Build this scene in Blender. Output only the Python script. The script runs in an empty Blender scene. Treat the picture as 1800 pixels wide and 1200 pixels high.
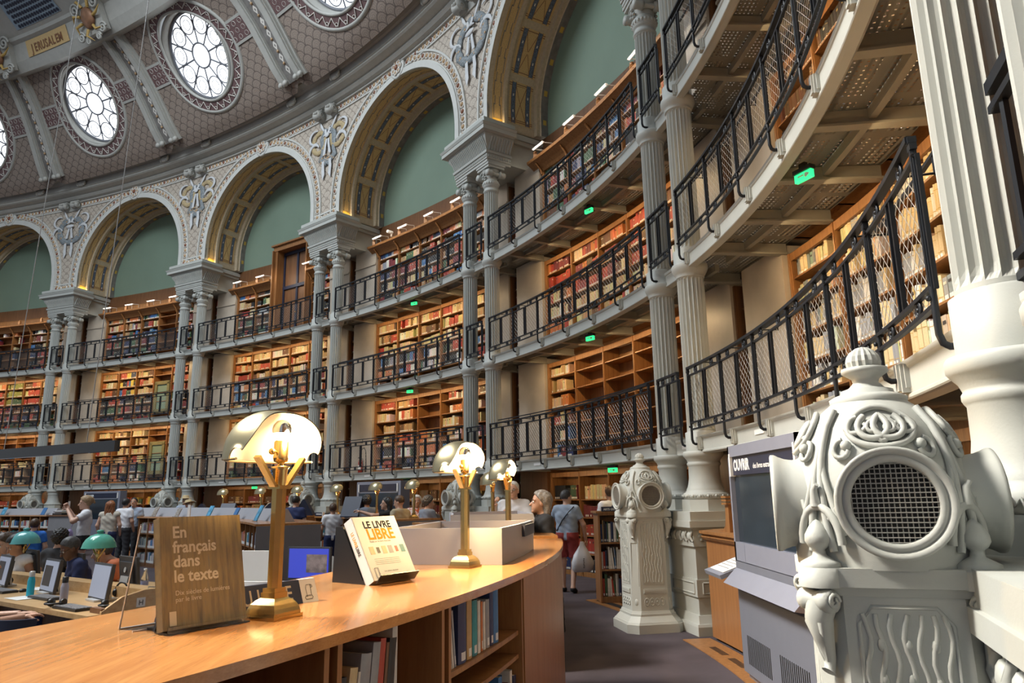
import bpy, bmesh, math, random
import numpy as np
from math import sin, cos, pi, radians, sqrt, atan2, floor
from mathutils import Vector, Matrix, Euler
rnd = random.Random(7)
SC = bpy.context.scene
COL = SC.collection
# ------------------------------------------------------------------ camera
EYE = 1.65
FPX, PITCH, ROLL = 1255.38, 0.211024952, -0.0179449774
cam = bpy.data.cameras.new('camera')
cam.sensor_width = 36.0
cam.lens = FPX * 36.0 / 1800.0
cam.clip_start = 0.05
cam.clip_end = 200
camo = bpy.data.objects.new('camera', cam)
COL.objects.link(camo)
_c, _s = cos(ROLL), sin(ROLL)
_f = Vector((0, cos(PITCH), sin(PITCH)))
_u = Vector((0, -sin(PITCH), cos(PITCH)))
_x = Vector((1, 0, 0))
_r, _up = _c * _x + _s * _u, -_s * _x + _c * _u
_M = Matrix((_r, _up, -_f)).transposed().to_4x4()
_M.translation = Vector((0, 0, EYE))
camo.matrix_world = _M
SC.camera = camo
# ------------------------------------------------------------------ world, light, exposure
W = bpy.data.worlds.new('daylight')
SC.world = W
W.use_nodes = True
_bg = W.node_tree.nodes['Background']
_bg.inputs[0].default_value = (0.86, 0.93, 1.0, 1)
_bg.inputs[1].default_value = 0.36
SC.view_settings.view_transform = 'Standard'
SC.view_settings.look = 'None'
SC.view_settings.gamma = 1.0
SC.view_settings.exposure = 0.0
SC.cycles.use_denoising = True
SC.cycles.max_bounces = 6
SC.cycles.diffuse_bounces = 3
SC.cycles.glossy_bounces = 3
SC.cycles.transmission_bounces = 4
SC.cycles.transparent_max_bounces = 12
SC.cycles.caustics_reflective = False
SC.cycles.caustics_refractive = False
SC.cycles.sample_clamp_indirect = 4.0

def area_light(name, loc, target, sx, sy, power, col):
    l = bpy.data.lights.new(name, 'AREA')
    l.shape = 'RECTANGLE'
    l.size, l.size_y = sx, sy
    l.energy = power
    l.color = col
    o = bpy.data.objects.new(name, l)
    COL.objects.link(o)
    o.location = loc
    d = Vector(target) - Vector(loc)
    o.rotation_euler = d.to_track_quat('-Z', 'Y').to_euler()
    return o
# the glass roof in the middle of the dome
area_light('skylight', (-15.5, 11.5, 19.6), (-15.5, 11.6, 0), 13, 9, 4200, (0.88, 0.95, 1.0))
# daylight falling from the round windows on the near side of the dome
_d = area_light('oculus_daylight', (-11., 4.5, 15.5), (0.6, 3.6, 1.5), 3., 3., 520, (1.0, 0.93, 0.82))
_d.data.spread = radians(46)

# ------------------------------------------------------------------ materials
def nodes_of(name):
    m = bpy.data.materials.new(name)
    m.use_nodes = True
    nt = m.node_tree
    return m, nt, nt.nodes['Principled BSDF']

class NT:
    """tiny expression helper for shader nodes"""
    def __init__(s, nt): s.nt = nt
    def n(s, t, **k):
        x = s.nt.nodes.new(t)
        for a, b in k.items(): setattr(x, a, b)
        return x
    def put(s, sock, v):
        if hasattr(v, 'is_linked') or isinstance(v, bpy.types.NodeSocket): s.nt.links.new(v, sock)
        else: sock.default_value = v
    def m(s, op, a, b=None, c=None):
        x = s.n('ShaderNodeMath', operation=op)
        s.put(x.inputs[0], a)
        if b is not None: s.put(x.inputs[1], b)
        if c is not None: s.put(x.inputs[2], c)
        return x.outputs[0]
    def mix(s, f, a, b):
        x = s.n('ShaderNodeMix', data_type='RGBA')
        s.put(x.inputs[0], f); s.put(x.inputs[6], a); s.put(x.inputs[7], b)
        return x.outputs[2]
    def ramp(s, f, pts):
        x = s.n('ShaderNodeValToRGB')
        e = x.color_ramp.elements
        while len(e) < len(pts): e.new(0.5)
        for i, (p, c) in enumerate(pts):
            e[i].position = p; e[i].color = (*c, 1) if len(c) == 3 else c
        s.put(x.inputs[0], f)
        return x.outputs[0]
    def noise(s, vec, scale, det=3, rough=.5):
        x = s.n('ShaderNodeTexNoise')
        if vec is not None: s.nt.links.new(vec, x.inputs['Vector'])
        x.inputs['Scale'].default_value = scale
        x.inputs['Detail'].default_value = det
        x.inputs['Roughness'].default_value = rough
        return x.outputs[0]
    def obj(s): return s.n('ShaderNodeTexCoord').outputs['Object']
    def uv(s): return s.n('ShaderNodeTexCoord').outputs['UV']
    def sep(s, v):
        x = s.n('ShaderNodeSeparateXYZ'); s.nt.links.new(v, x.inputs[0]); return x.outputs
    def scl(s, v, sc):
        x = s.n('ShaderNodeMapping'); s.nt.links.new(v, x.inputs[0]); x.inputs['Scale'].default_value = sc
        return x.outputs[0]
    def bump(s, h, st, dist=.01):
        x = s.n('ShaderNodeBump'); x.inputs['Strength'].default_value = st; x.inputs['Distance'].default_value = dist
        s.nt.links.new(h, x.inputs['Height']); return x.outputs[0]

def mk(name, col, rough=.5, metal=0., var=.12, scale=6., bump=0., bscale=60., spec=None, emit=None, est=0., alpha=None, trans=0.):
    m, nt, b = nodes_of(name)
    t = NT(nt)
    c = (*col, 1)
    if var:
        f = t.noise(t.obj(), scale, 4)
        lo = tuple(x * (1 - var) for x in col); hi = tuple(min(1, x * (1 + var)) for x in col)
        nt.links.new(t.ramp(f, [(.3, lo), (.7, hi)]), b.inputs['Base Color'])
    else:
        b.inputs['Base Color'].default_value = c
    b.inputs['Roughness'].default_value = rough
    b.inputs['Metallic'].default_value = metal
    if spec is not None: b.inputs['Specular IOR Level'].default_value = spec
    if bump: nt.links.new(t.bump(t.noise(t.obj(), bscale, 3), bump), b.inputs['Normal'])
    if emit:
        b.inputs['Emission Color'].default_value = (*emit, 1); b.inputs['Emission Strength'].default_value = est
    if alpha is not None: b.inputs['Alpha'].default_value = alpha
    if trans: b.inputs['Transmission Weight'].default_value = trans
    return m

def wood(name, dark, light, rough=.4, stretch=(1, 1, 8), scale=5., axis=2, coat=0.):
    m, nt, b = nodes_of(name)
    t = NT(nt)
    sc = [9., 9., 9.]; sc[axis] = .55
    f = t.noise(t.scl(t.obj(), sc), scale * .5, 5, .62)
    f2 = t.noise(t.scl(t.obj(), [x * 5 for x in sc]), scale, 2)
    g = t.m('ADD', t.m('MULTIPLY', f, .75), t.m('MULTIPLY', f2, .25))
    nt.links.new(t.ramp(g, [(.33, dark), (.66, light)]), b.inputs['Base Color'])
    b.inputs['Roughness'].default_value = rough
    if coat:
        b.inputs['Coat Weight'].default_value = coat; b.inputs['Coat Roughness'].default_value = .12
    return m

M = {}
M['stone'] = mk('painted_stone', (.475, .49, .46), .55, var=.05, scale=3, bump=.05, bscale=90)
M['stone_dark'] = mk('painted_stone_shadow_joint', (.30, .31, .29), .6, var=.05)
M['iron'] = mk('black_painted_iron', (.010, .0125, .018), .42, var=.15, spec=.35)
M['wire'] = mk('galvanised_wire', (.62, .62, .60), .35, .6, var=.05)
M['wood'] = wood('shelf_oak', (.20, .085, .028), (.36, .17, .06), .42)
M['wood_dark'] = wood('shelf_oak_dark', (.11, .048, .02), (.20, .09, .036), .45)
M['wood_top'] = wood('counter_oak', (.40, .165, .05), (.60, .29, .10), .22, axis=1, coat=.35)
M['wood_side'] = wood('counter_side_oak', (.24, .10, .035), (.36, .165, .06), .35)
M['panel'] = mk('marbled_beige_panel', (.47, .41, .34), .4, var=.1, scale=2.5)
M['green'] = mk('green_painted_lunette', (.185, .265, .205), .7, var=.06, scale=.6)
M['blind'] = mk('dark_passage', (.05, .04, .035), .7)
M['brass'] = mk('brushed_brass', (.62, .43, .17), .27, 1., var=.08, scale=20)
M['brass_pale'] = mk('satin_pale_brass', (.56, .49, .31), .33, 1., var=.06, scale=9)
M['white'] = mk('white_card', (.80, .80, .79), .5, var=.02)
M['black'] = mk('black_plastic', (.012, .012, .013), .4, var=.1)
M['navy'] = mk('navy_board', (.016, .022, .05), .45, var=.1)
M['grey_panel'] = mk('grey_lacquered_panel', (.36, .37, .41), .42, var=.03)
M['grey_felt'] = mk('grey_felt_panel', (.22, .215, .225), .7, var=.06, scale=2)
M['carpet'] = mk('aubergine_carpet', (.062, .048, .058), .95, var=.22, scale=2.2, bump=.4, bscale=260)
M['gold'] = mk('gold_mosaic', (.50, .33, .10), .5, var=.25, scale=40)
M['paper'] = mk('paper_pages', (.72, .68, .58), .7, var=.08, scale=60)
M['glass'] = mk('clear_glass', (.95, .97, .97), .03, var=0, trans=1.)
M['acrylic'] = mk('clear_acrylic', (.97, .98, .98), .02, var=0, trans=1.)
M['led'] = mk('white_led_strip', (.9, .9, .9), .4, var=0, emit=(1, .97, .9), est=1.0)
M['warm_led'] = mk('warm_led_strip', (.9, .8, .6), .4, var=0, emit=(1, .72, .36), est=38.)
M['exit_green'] = mk('green_lit_exit_panel', (.02, .5, .15), .3, var=0, emit=(.03, .9, .25), est=1.6)

def book_mat(name, col, rough=.55): return mk('binding_' + name, col, rough, var=.1, scale=25)
BC = {'cream': (.66, .52, .30), 'tan': (.44, .28, .13), 'red': (.42, .055, .035), 'orange': (.55, .17, .05), 'brown': (.15, .07, .035),
      'black': (.018, .018, .022), 'navy': (.025, .04, .11), 'blue': (.05, .17, .40), 'green': (.06, .13, .07), 'olive': (.26, .27, .06),
      'white': (.72, .70, .66), 'grey': (.30, .31, .34), 'wine': (.20, .03, .04), 'yellow': (.68, .50, .08), 'teal': (.03, .22, .26)}
BM = {k: book_mat(k, v) for k, v in BC.items()}

def attr_mat(name, rough=.6):
    m, nt, b = nodes_of(name)
    a = nt.nodes.new('ShaderNodeVertexColor'); a.layer_name = 'Col'
    t = NT(nt)
    f = t.noise(t.obj(), 30, 2)
    x = t.n('ShaderNodeMix', data_type='RGBA', blend_type='MULTIPLY')
    x.inputs[0].default_value = .35
    nt.links.new(a.outputs[0], x.inputs[6]); nt.links.new(f, x.inputs[7])
    nt.links.new(x.outputs[2], b.inputs['Base Color'])
    b.inputs['Roughness'].default_value = rough
    return m
M['bindings'] = attr_mat('assorted_bindings')

# ------------------------------------------------------------------ mesh builder
class MB:
    def __init__(s):
        s.v = []; s.f = []; s.mi = []; s.sm = []; s.uv = None; s.col = None
    def add(s, verts, faces, mi=0, sm=False, M4=None):
        b = len(s.v)
        if M4 is not None: verts = [M4 @ Vector(p) for p in verts]
        s.v.extend([tuple(p) for p in verts])
        for f in faces: s.f.append(tuple(i + b for i in f))
        s.mi += [mi] * len(faces); s.sm += [sm] * len(faces)
        return s
    def box(s, c, d, mi=0, rot=None, M4=None, taper=1.):
        x, y, z = d[0] / 2, d[1] / 2, d[2] / 2
        k = taper
        vs = [(-x, -y, -z), (x, -y, -z), (x, y, -z), (-x, y, -z), (-x * k, -y * k, z), (x * k, -y * k, z), (x * k, y * k, z), (-x * k, y * k, z)]
        R = (rot.to_matrix() if isinstance(rot, Euler) else rot) if rot is not None else None
        c = Vector(c)
        vs = [(R @ Vector(p) if R is not None else Vector(p)) + c for p in vs]
        return s.add(vs, [(0, 3, 2, 1), (4, 5, 6, 7), (0, 1, 5, 4), (1, 2, 6, 5), (2, 3, 7, 6), (3, 0, 4, 7)], mi, False, M4)
    def prism(s, poly, z0, z1, mi=0, M4=None, sm=False, k=1.):
        n = len(poly)
        vs = [(x, y, z0) for x, y in poly] + [(x * k, y * k, z1) for x, y in poly]
        s.add(vs, [(i, (i + 1) % n, n + (i + 1) % n, n + i) for i in range(n)], mi, sm, M4)
        return s.add(vs, [tuple(range(n - 1, -1, -1)), tuple(range(n, 2 * n))], mi, False, M4)
    def lathe(s, prof, n=24, mi=0, M4=None, sm=True, caps=True, a0=0., a1=2 * pi):
        full = abs(a1 - a0 - 2 * pi) < 1e-6
        k = n if full else n + 1
        vs = []
        for r, z in prof:
            for i in range(k):
                a = a0 + (a1 - a0) * i / n
                vs.append((r * cos(a), r * sin(a), z))
        fs = []
        for j in range(len(prof) - 1):
            for i in range(n):
                i2 = (i + 1) % k
                fs.append((j * k + i, j * k + i2, (j + 1) * k + i2, (j + 1) * k + i))
        s.add(vs, fs, mi, sm, M4)
        if caps and full:
            b = len(prof) - 1
            if prof[0][0] > 1e-4: s.add(vs[:k], [tuple(range(k - 1, -1, -1))], mi, False, M4)
            if prof[b][0] > 1e-4: s.add(vs[b * k:], [tuple(range(k))], mi, False, M4)
        return s
    def tube(s, path, r, n=6, mi=0, M4=None, closed=False, sm=True, flat=1.):
        P = [Vector(p) for p in path]
        L = len(P)
        rr = r if isinstance(r, (list, tuple)) else [r] * L
        up = None
        vs = []
        for i in range(L):
            a = P[(i - 1) % L] if (closed or i > 0) else P[i]
            b = P[(i + 1) % L] if (closed or i < L - 1) else P[i]
            t = (b - a)
            t = t.normalized() if t.length > 1e-9 else Vector((0, 0, 1))
            if up is None:
                up = t.orthogonal().normalized()
            up = (up - t * up.dot(t))
            up = up.normalized() if up.length > 1e-6 else t.orthogonal().normalized()
            w = t.cross(up)
            for k in range(n):
                q = 2 * pi * k / n + pi / n
                vs.append(P[i] + (up * cos(q) * flat + w * sin(q)) * rr[i])
        fs = []
        for i in range(L if closed else L - 1):
            j = (i + 1) % L
            for k in range(n):
                k2 = (k + 1) % n
                fs.append((i * n + k, i * n + k2, j * n + k2, j * n + k))
        s.add(vs, fs, mi, sm, M4)
        if not closed: s.add(vs[:n] + vs[-n:], [tuple(range(n - 1, -1, -1)), tuple(range(n, 2 * n))], mi, False, M4)
        return s
    def ball(s, c, r, n=12, m=8, mi=0, M4=None, sc=(1, 1, 1)):
        prof = [(r * sin(pi * j / m), -r * cos(pi * j / m)) for j in range(m + 1)]
        prof[0] = (1e-5, -r); prof[-1] = (1e-5, r)
        T = Matrix.Translation(c) @ Matrix.Diagonal((*sc, 1))
        if M4 is not None: T = M4 @ T
        return s.lathe(prof, n, mi, T, True, False)
    def grid(s, rows, mi=0, sm=True, closed=False, M4=None):
        n = len(rows[0]); vs = [p for r in rows for p in r]
        fs = []
        for j in range(len(rows) - 1):
            for i in range(n if closed else n - 1):
                i2 = (i + 1) % n
                fs.append((j * n + i, j * n + i2, (j + 1) * n + i2, (j + 1) * n + i))
        return s.add(vs, fs, mi, sm, M4)
    def build(s, name, mats, parent=None, off=None, link=True):
        me = s.mesh(name, mats, off if off is not None else (parent['_o'] if (parent is not None and '_o' in parent.keys()) else None))
        return link_obj(name, me, parent)
    def mesh(s, name, mats, off=None):
        me = bpy.data.meshes.new(name)
        v = np.array(s.v, dtype=np.float64).reshape(-1, 3)
        if off is not None: v = v - np.array(off)
        me.from_pydata(v.tolist(), [], s.f)
        if not isinstance(mats, (list, tuple)): mats = [mats]
        for m in mats: me.materials.append(m)
        me.polygons.foreach_set('material_index', s.mi)
        me.polygons.foreach_set('use_smooth', s.sm)
        if s.uv is not None:
            l = me.uv_layers.new(name='UVMap')
            idx = np.empty(len(me.loops), dtype=np.int32); me.loops.foreach_get('vertex_index', idx)
            l.data.foreach_set('uv', np.array(s.uv, dtype=np.float32)[idx].ravel())
        if s.col is not None:
            a = me.color_attributes.new('Col', 'FLOAT_COLOR', 'CORNER')
            cnt = [len(f) for f in s.f]
            c = np.repeat(np.array(s.col, dtype=np.float32), cnt, axis=0)
            c = np.concatenate([c, np.ones((len(c), 1), np.float32)], 1)
            a.data.foreach_set('color', c.ravel())
        me.update()
        return me

def link_obj(name, me, parent=None):
    o = bpy.data.objects.new(name, me)
    COL.objects.link(o)
    if parent is not None: o.parent = parent
    return o

def thing(name, label, cat, loc=(0, 0, 0), rz=0., group=None, world=False, mat=None):
    """an Empty at a thing's base; world=True: its parts are given in world coordinates"""
    o = bpy.data.objects.new(name, None)
    o.empty_display_size = .1
    COL.objects.link(o)
    if mat is not None: o.matrix_world = mat
    else:
        o.location = loc; o.rotation_euler = (0, 0, rz)
    o['label'] = label; o['category'] = cat
    if group: o['group'] = group
    if world: o['_o'] = list(loc)
    return o
def tag(o, label, cat, group=None, kind=None):
    o['label'] = label; o['category'] = cat
    if group: o['group'] = group
    if kind: o['kind'] = kind
    return o
def struct(o, label=None, cat=None):
    o['kind'] = 'structure'
    if label: o['label'] = label
    if cat: o['category'] = cat
    return o
def share(o, parent, name=None, loc=None, rz=None, mat=None):
    """another object on the same mesh"""
    c = bpy.data.objects.new(name or o.name.split('.')[0], o.data if hasattr(o, 'data') else o)
    COL.objects.link(c)
    if parent is not None: c.parent = parent
    if mat is not None: c.matrix_local = mat
    else:
        if loc is not None: c.location = loc
        if rz is not None: c.rotation_euler = (0, 0, rz)
    return c
def text_mesh(txt, size=1., extrude=.0001, bold=0., sx=1., align='LEFT', spacing=1., shear=0.):
    cu = bpy.data.curves.new('t', 'FONT')
    cu.body = txt; cu.size = size; cu.extrude = extrude; cu.offset = bold
    cu.align_x = align; cu.space_character = spacing; cu.shear = shear
    cu.resolution_u = 3
    o = bpy.data.objects.new('t', cu)
    COL.objects.link(o)
    dg = bpy.context.evaluated_depsgraph_get()
    me = bpy.data.meshes.new_from_object(o.evaluated_get(dg))
    bpy.data.objects.remove(o); bpy.data.curves.remove(cu)
    if sx != 1.:
        for p in me.vertices: p.co.x *= sx
    return me
def text(name, txt, mat, parent, mat4, size, **k):
    me = text_mesh(txt, size, **k)
    me.name = name
    me.materials.clear(); me.materials.append(mat)
    o = link_obj(name, me, parent)
    o.matrix_local = mat4
    return o
def frame(o, ex, ez):
    """matrix with local x along ex, local z along ez, at o"""
    ex = Vector(ex).normalized(); ez = Vector(ez); ez = (ez - ex * ez.dot(ex)).normalized()
    ey = ez.cross(ex)
    m = Matrix((ex, ey, ez)).transposed().to_4x4(); m.translation = Vector(o)
    return m

# ------------------------------------------------------------------ the oval: u counts bays (pair of columns at every whole u), n goes outwards
A_, B_, CX, CY, TH, PH, GAP, PER = 37.8564087, 22.7214506, -35.0101188, 10.2556356, -.13924259, -2.82647671, .983296714, 7.58057084
_t = np.linspace(-1.4, 2.6, 16001)
_X, _Y = A_ * np.cos(_t), B_ * np.sin(_t)
_ct, _st = cos(TH), sin(TH)
_px, _py = CX + _ct * _X - _st * _Y, CY + _st * _X + _ct * _Y
_L = np.r_[0, np.cumsum(np.hypot(np.diff(_px), np.diff(_py)))]
_L -= np.interp(0, _t, _L)
_nx, _ny = np.cos(_t) / A_, np.sin(_t) / B_
_nx, _ny = _ct * _nx - _st * _ny, _st * _nx + _ct * _ny
_nl = np.hypot(_nx, _ny); _nx /= _nl; _ny /= _nl
S0, S1, DS = _L[0], _L[-1], .02
_sg = np.arange(S0, S1, DS)
TAB = np.stack([np.interp(_sg, _L, a) for a in (_px, _py, _nx, _ny)], 1).tolist()
def P(u, n=0., z=0.):
    k = (PH + PER * u - S0) / DS
    i = int(k); f = k - i
    a, b = TAB[i], TAB[i + 1]
    nx, ny = a[2] * (1 - f) + b[2] * f, a[3] * (1 - f) + b[3] * f
    return Vector((a[0] * (1 - f) + b[0] * f + nx * n, a[1] * (1 - f) + b[1] * f + ny * n, z))
def nrm(u):
    i = int((PH + PER * u - S0) / DS)
    return Vector((TAB[i][2], TAB[i][3], 0)).normalized()
def tan(u):
    n = nrm(u); return Vector((-n.y, n.x, 0))       # towards growing u
def rzof(u):
    """rotation that turns local -y inwards (to the hall) and local x against u (viewer's right when facing outwards)"""
    n = nrm(u); return atan2(n.y, n.x) - pi / 2
def csweep(mb, prof, u0, u1, du=.02, mi=0, sm=False, closed=False, caps=True, uv=False):
    k = max(1, int(math.ceil((u1 - u0) / du - 1e-6)))
    us = [u0 + (u1 - u0) * i / k for i in range(k + 1)]
    b = len(mb.v)
    rows = [[P(u, n, z) for n, z in prof] for u in us]
    m = len(prof)
    fs = []
    for j in range(k):
        for i in range(m if closed else m - 1):
            i2 = (i + 1) % m
            fs.append((j * m + i, j * m + i2, (j + 1) * m + i2, (j + 1) * m + i))
    mb.add([p for r in rows for p in r], fs, mi, sm)
    if closed and caps:
        mb.add(rows[0] + rows[-1], [tuple(range(m - 1, -1, -1)), tuple(range(m, 2 * m))], mi, False)
    return mb
def cbox(mb, u0, u1, n0, n1, z0, z1, du=.03, mi=0):
    return csweep(mb, [(n0, z0), (n1, z0), (n1, z1), (n0, z1)], u0, u1, du, mi, False, True)
# ================================================================== shell of the hall
H = [0., 2.144, 4.573, 7.033]                 # mark of each gallery (middle of the torus on the columns)
FL = [0.] + [h + .20 for h in H[1:]]           # floors
ZE0, ZE1 = 9.5, 10.5                            # entablature over each pair of columns
ZC, RA = 11.0, 3.02                             # arch centre and radius
NF = -.2                                        # face of the arcade
UA, UB = .5, 6.6                                # extent of the upper zone
D2U = 1. / PER

def scales(name, base, line, base2, cell=.30, dark=1.0):
    m, nt, b = nodes_of(name)
    t = NT(nt)
    s = t.sep(t.uv())
    x, y = t.m('DIVIDE', s[0], cell), t.m('DIVIDE', s[1], cell)
    r = t.m('MULTIPLY', y, 2.)
    row = t.m('FLOOR', r)
    fy = t.m('MULTIPLY', t.m('SUBTRACT', r, row), .5)
    sh = t.m('MULTIPLY', t.m('FLOORED_MODULO', row, 2.), .5)
    xr = t.m('ADD', x, sh)
    dx = t.m('ABSOLUTE', t.m('SUBTRACT', t.m('FRACT', xr), .5))
    d1 = t.m('SQRT', t.m('ADD', t.m('MULTIPLY', dx, dx), t.m('MULTIPLY', fy, fy)))
    ex, ey = t.m('SUBTRACT', .5, dx), t.m('SUBTRACT', .5, fy)
    d2 = t.m('SQRT', t.m('ADD', t.m('MULTIPLY', ex, ex), t.m('MULTIPLY', ey, ey)))
    ins = t.m('LESS_THAN', d1, .5)
    d = t.m('ADD', t.m('MULTIPLY', ins, d1), t.m('MULTIPLY', t.m('SUBTRACT', 1., ins), d2))
    ln = t.m('GREATER_THAN', d, .445)
    ln = t.m('MULTIPLY', ln, t.m('LESS_THAN', d, .52))
    arc = t.m('GREATER_THAN', t.m('FRACT', t.m('MULTIPLY', d, 7.)), .72)
    tess = t.noise(t.scl(t.uv(), (38, 38, 38)), 1., 2)
    c = t.ramp(tess, [(.35, base2), (.65, base)])
    c = t.mix(t.m('MULTIPLY', arc, .38), c, (*line, 1))
    c = t.mix(t.m('MULTIPLY', ln, .85), c, (*line, 1))
    nt.links.new(c, b.inputs['Base Color'])
    b.inputs['Roughness'].default_value = .6
    return m
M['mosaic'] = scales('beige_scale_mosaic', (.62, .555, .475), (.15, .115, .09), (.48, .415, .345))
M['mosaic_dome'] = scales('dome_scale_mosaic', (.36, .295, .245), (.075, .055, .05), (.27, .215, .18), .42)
M['trim_paint'] = mk('pale_grey_trim_paint', (.60, .61, .58), .5, var=.04)
M['rib'] = mk('dome_rib_paint', (.43, .43, .40), .5, var=.05)
M['soffit'] = mk('ochre_soffit', (.50, .42, .30), .6, var=.10, scale=14)
M['gold_mos'] = mk('gold_ground_mosaic', (.60, .42, .19), .5, var=.22, scale=70)
M['in_blue'] = mk('blue_inlay', (.10, .13, .19), .5, var=.45, scale=30)
M['in_brown'] = mk('brown_inlay', (.22, .10, .045), .5, var=.2)
M['in_grey'] = mk('grey_inlay', (.20, .19, .18), .5, var=.2)
M['in_yellow'] = mk('yellow_inlay', (.60, .40, .08), .5, var=.1)
M['bead'] = mk('ochre_bead', (.47, .31, .17), .45, var=.2, scale=8)
M['bead_red'] = mk('russet_bead', (.24, .09, .045), .45, var=.2)
M['bead_white'] = mk('white_bead_rim', (.74, .71, .66), .5, var=.05)
M['wreath'] = mk('blue_grey_leaf_mosaic', (.22, .25, .27), .6, var=.4, scale=22)
M['wreath_gold'] = mk('straw_mosaic', (.46, .36, .20), .6, var=.25, scale=22)
M['ribbon'] = mk('pale_blue_ribbon_mosaic', (.62, .64, .66), .6, var=.08)
M['violet'] = mk('plum_tile', (.15, .085, .085), .5, var=.3, scale=30)

# floor
mb = MB(); mb.add([(-45, -6, 0), (12, -6, 0), (12, 50, 0), (-45, 50, 0)], [(0, 1, 2, 3)])
struct(mb.build('floor', M['carpet']), 'aubergine carpet of the reading room', 'floor')
# back wall behind the bookcases
mb = MB(); cbox(mb, -.6, 7.0, 1.42, 1.6, 0, ZE1, .02)
struct(mb.build('wall_back', M['wood_dark']), 'dark wall behind the bookcases', 'wall')

def arch_s(b, r, s, n, dz=0.):
    """point on an arch outline: s runs up the left jamb (towards u+1), over and down"""
    st = ZC - ZE1; L = pi * r
    if s < st: x, z = r, ZE1 + s
    elif s < st + L:
        a = (s - st) / r; x, z = r * cos(a), ZC + r * sin(a)
    else: x, z = -r, ZC - (s - st - L)
    return P(b + .5 + x * D2U, n, z + dz)
def arch_len(r): return 2 * (ZC - ZE1) + pi * r
def arch_path(r, k=56):
    st = ZC - ZE1
    return [0] + [st + pi * r * i / k for i in range(k + 1)] + [arch_len(r)]

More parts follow.
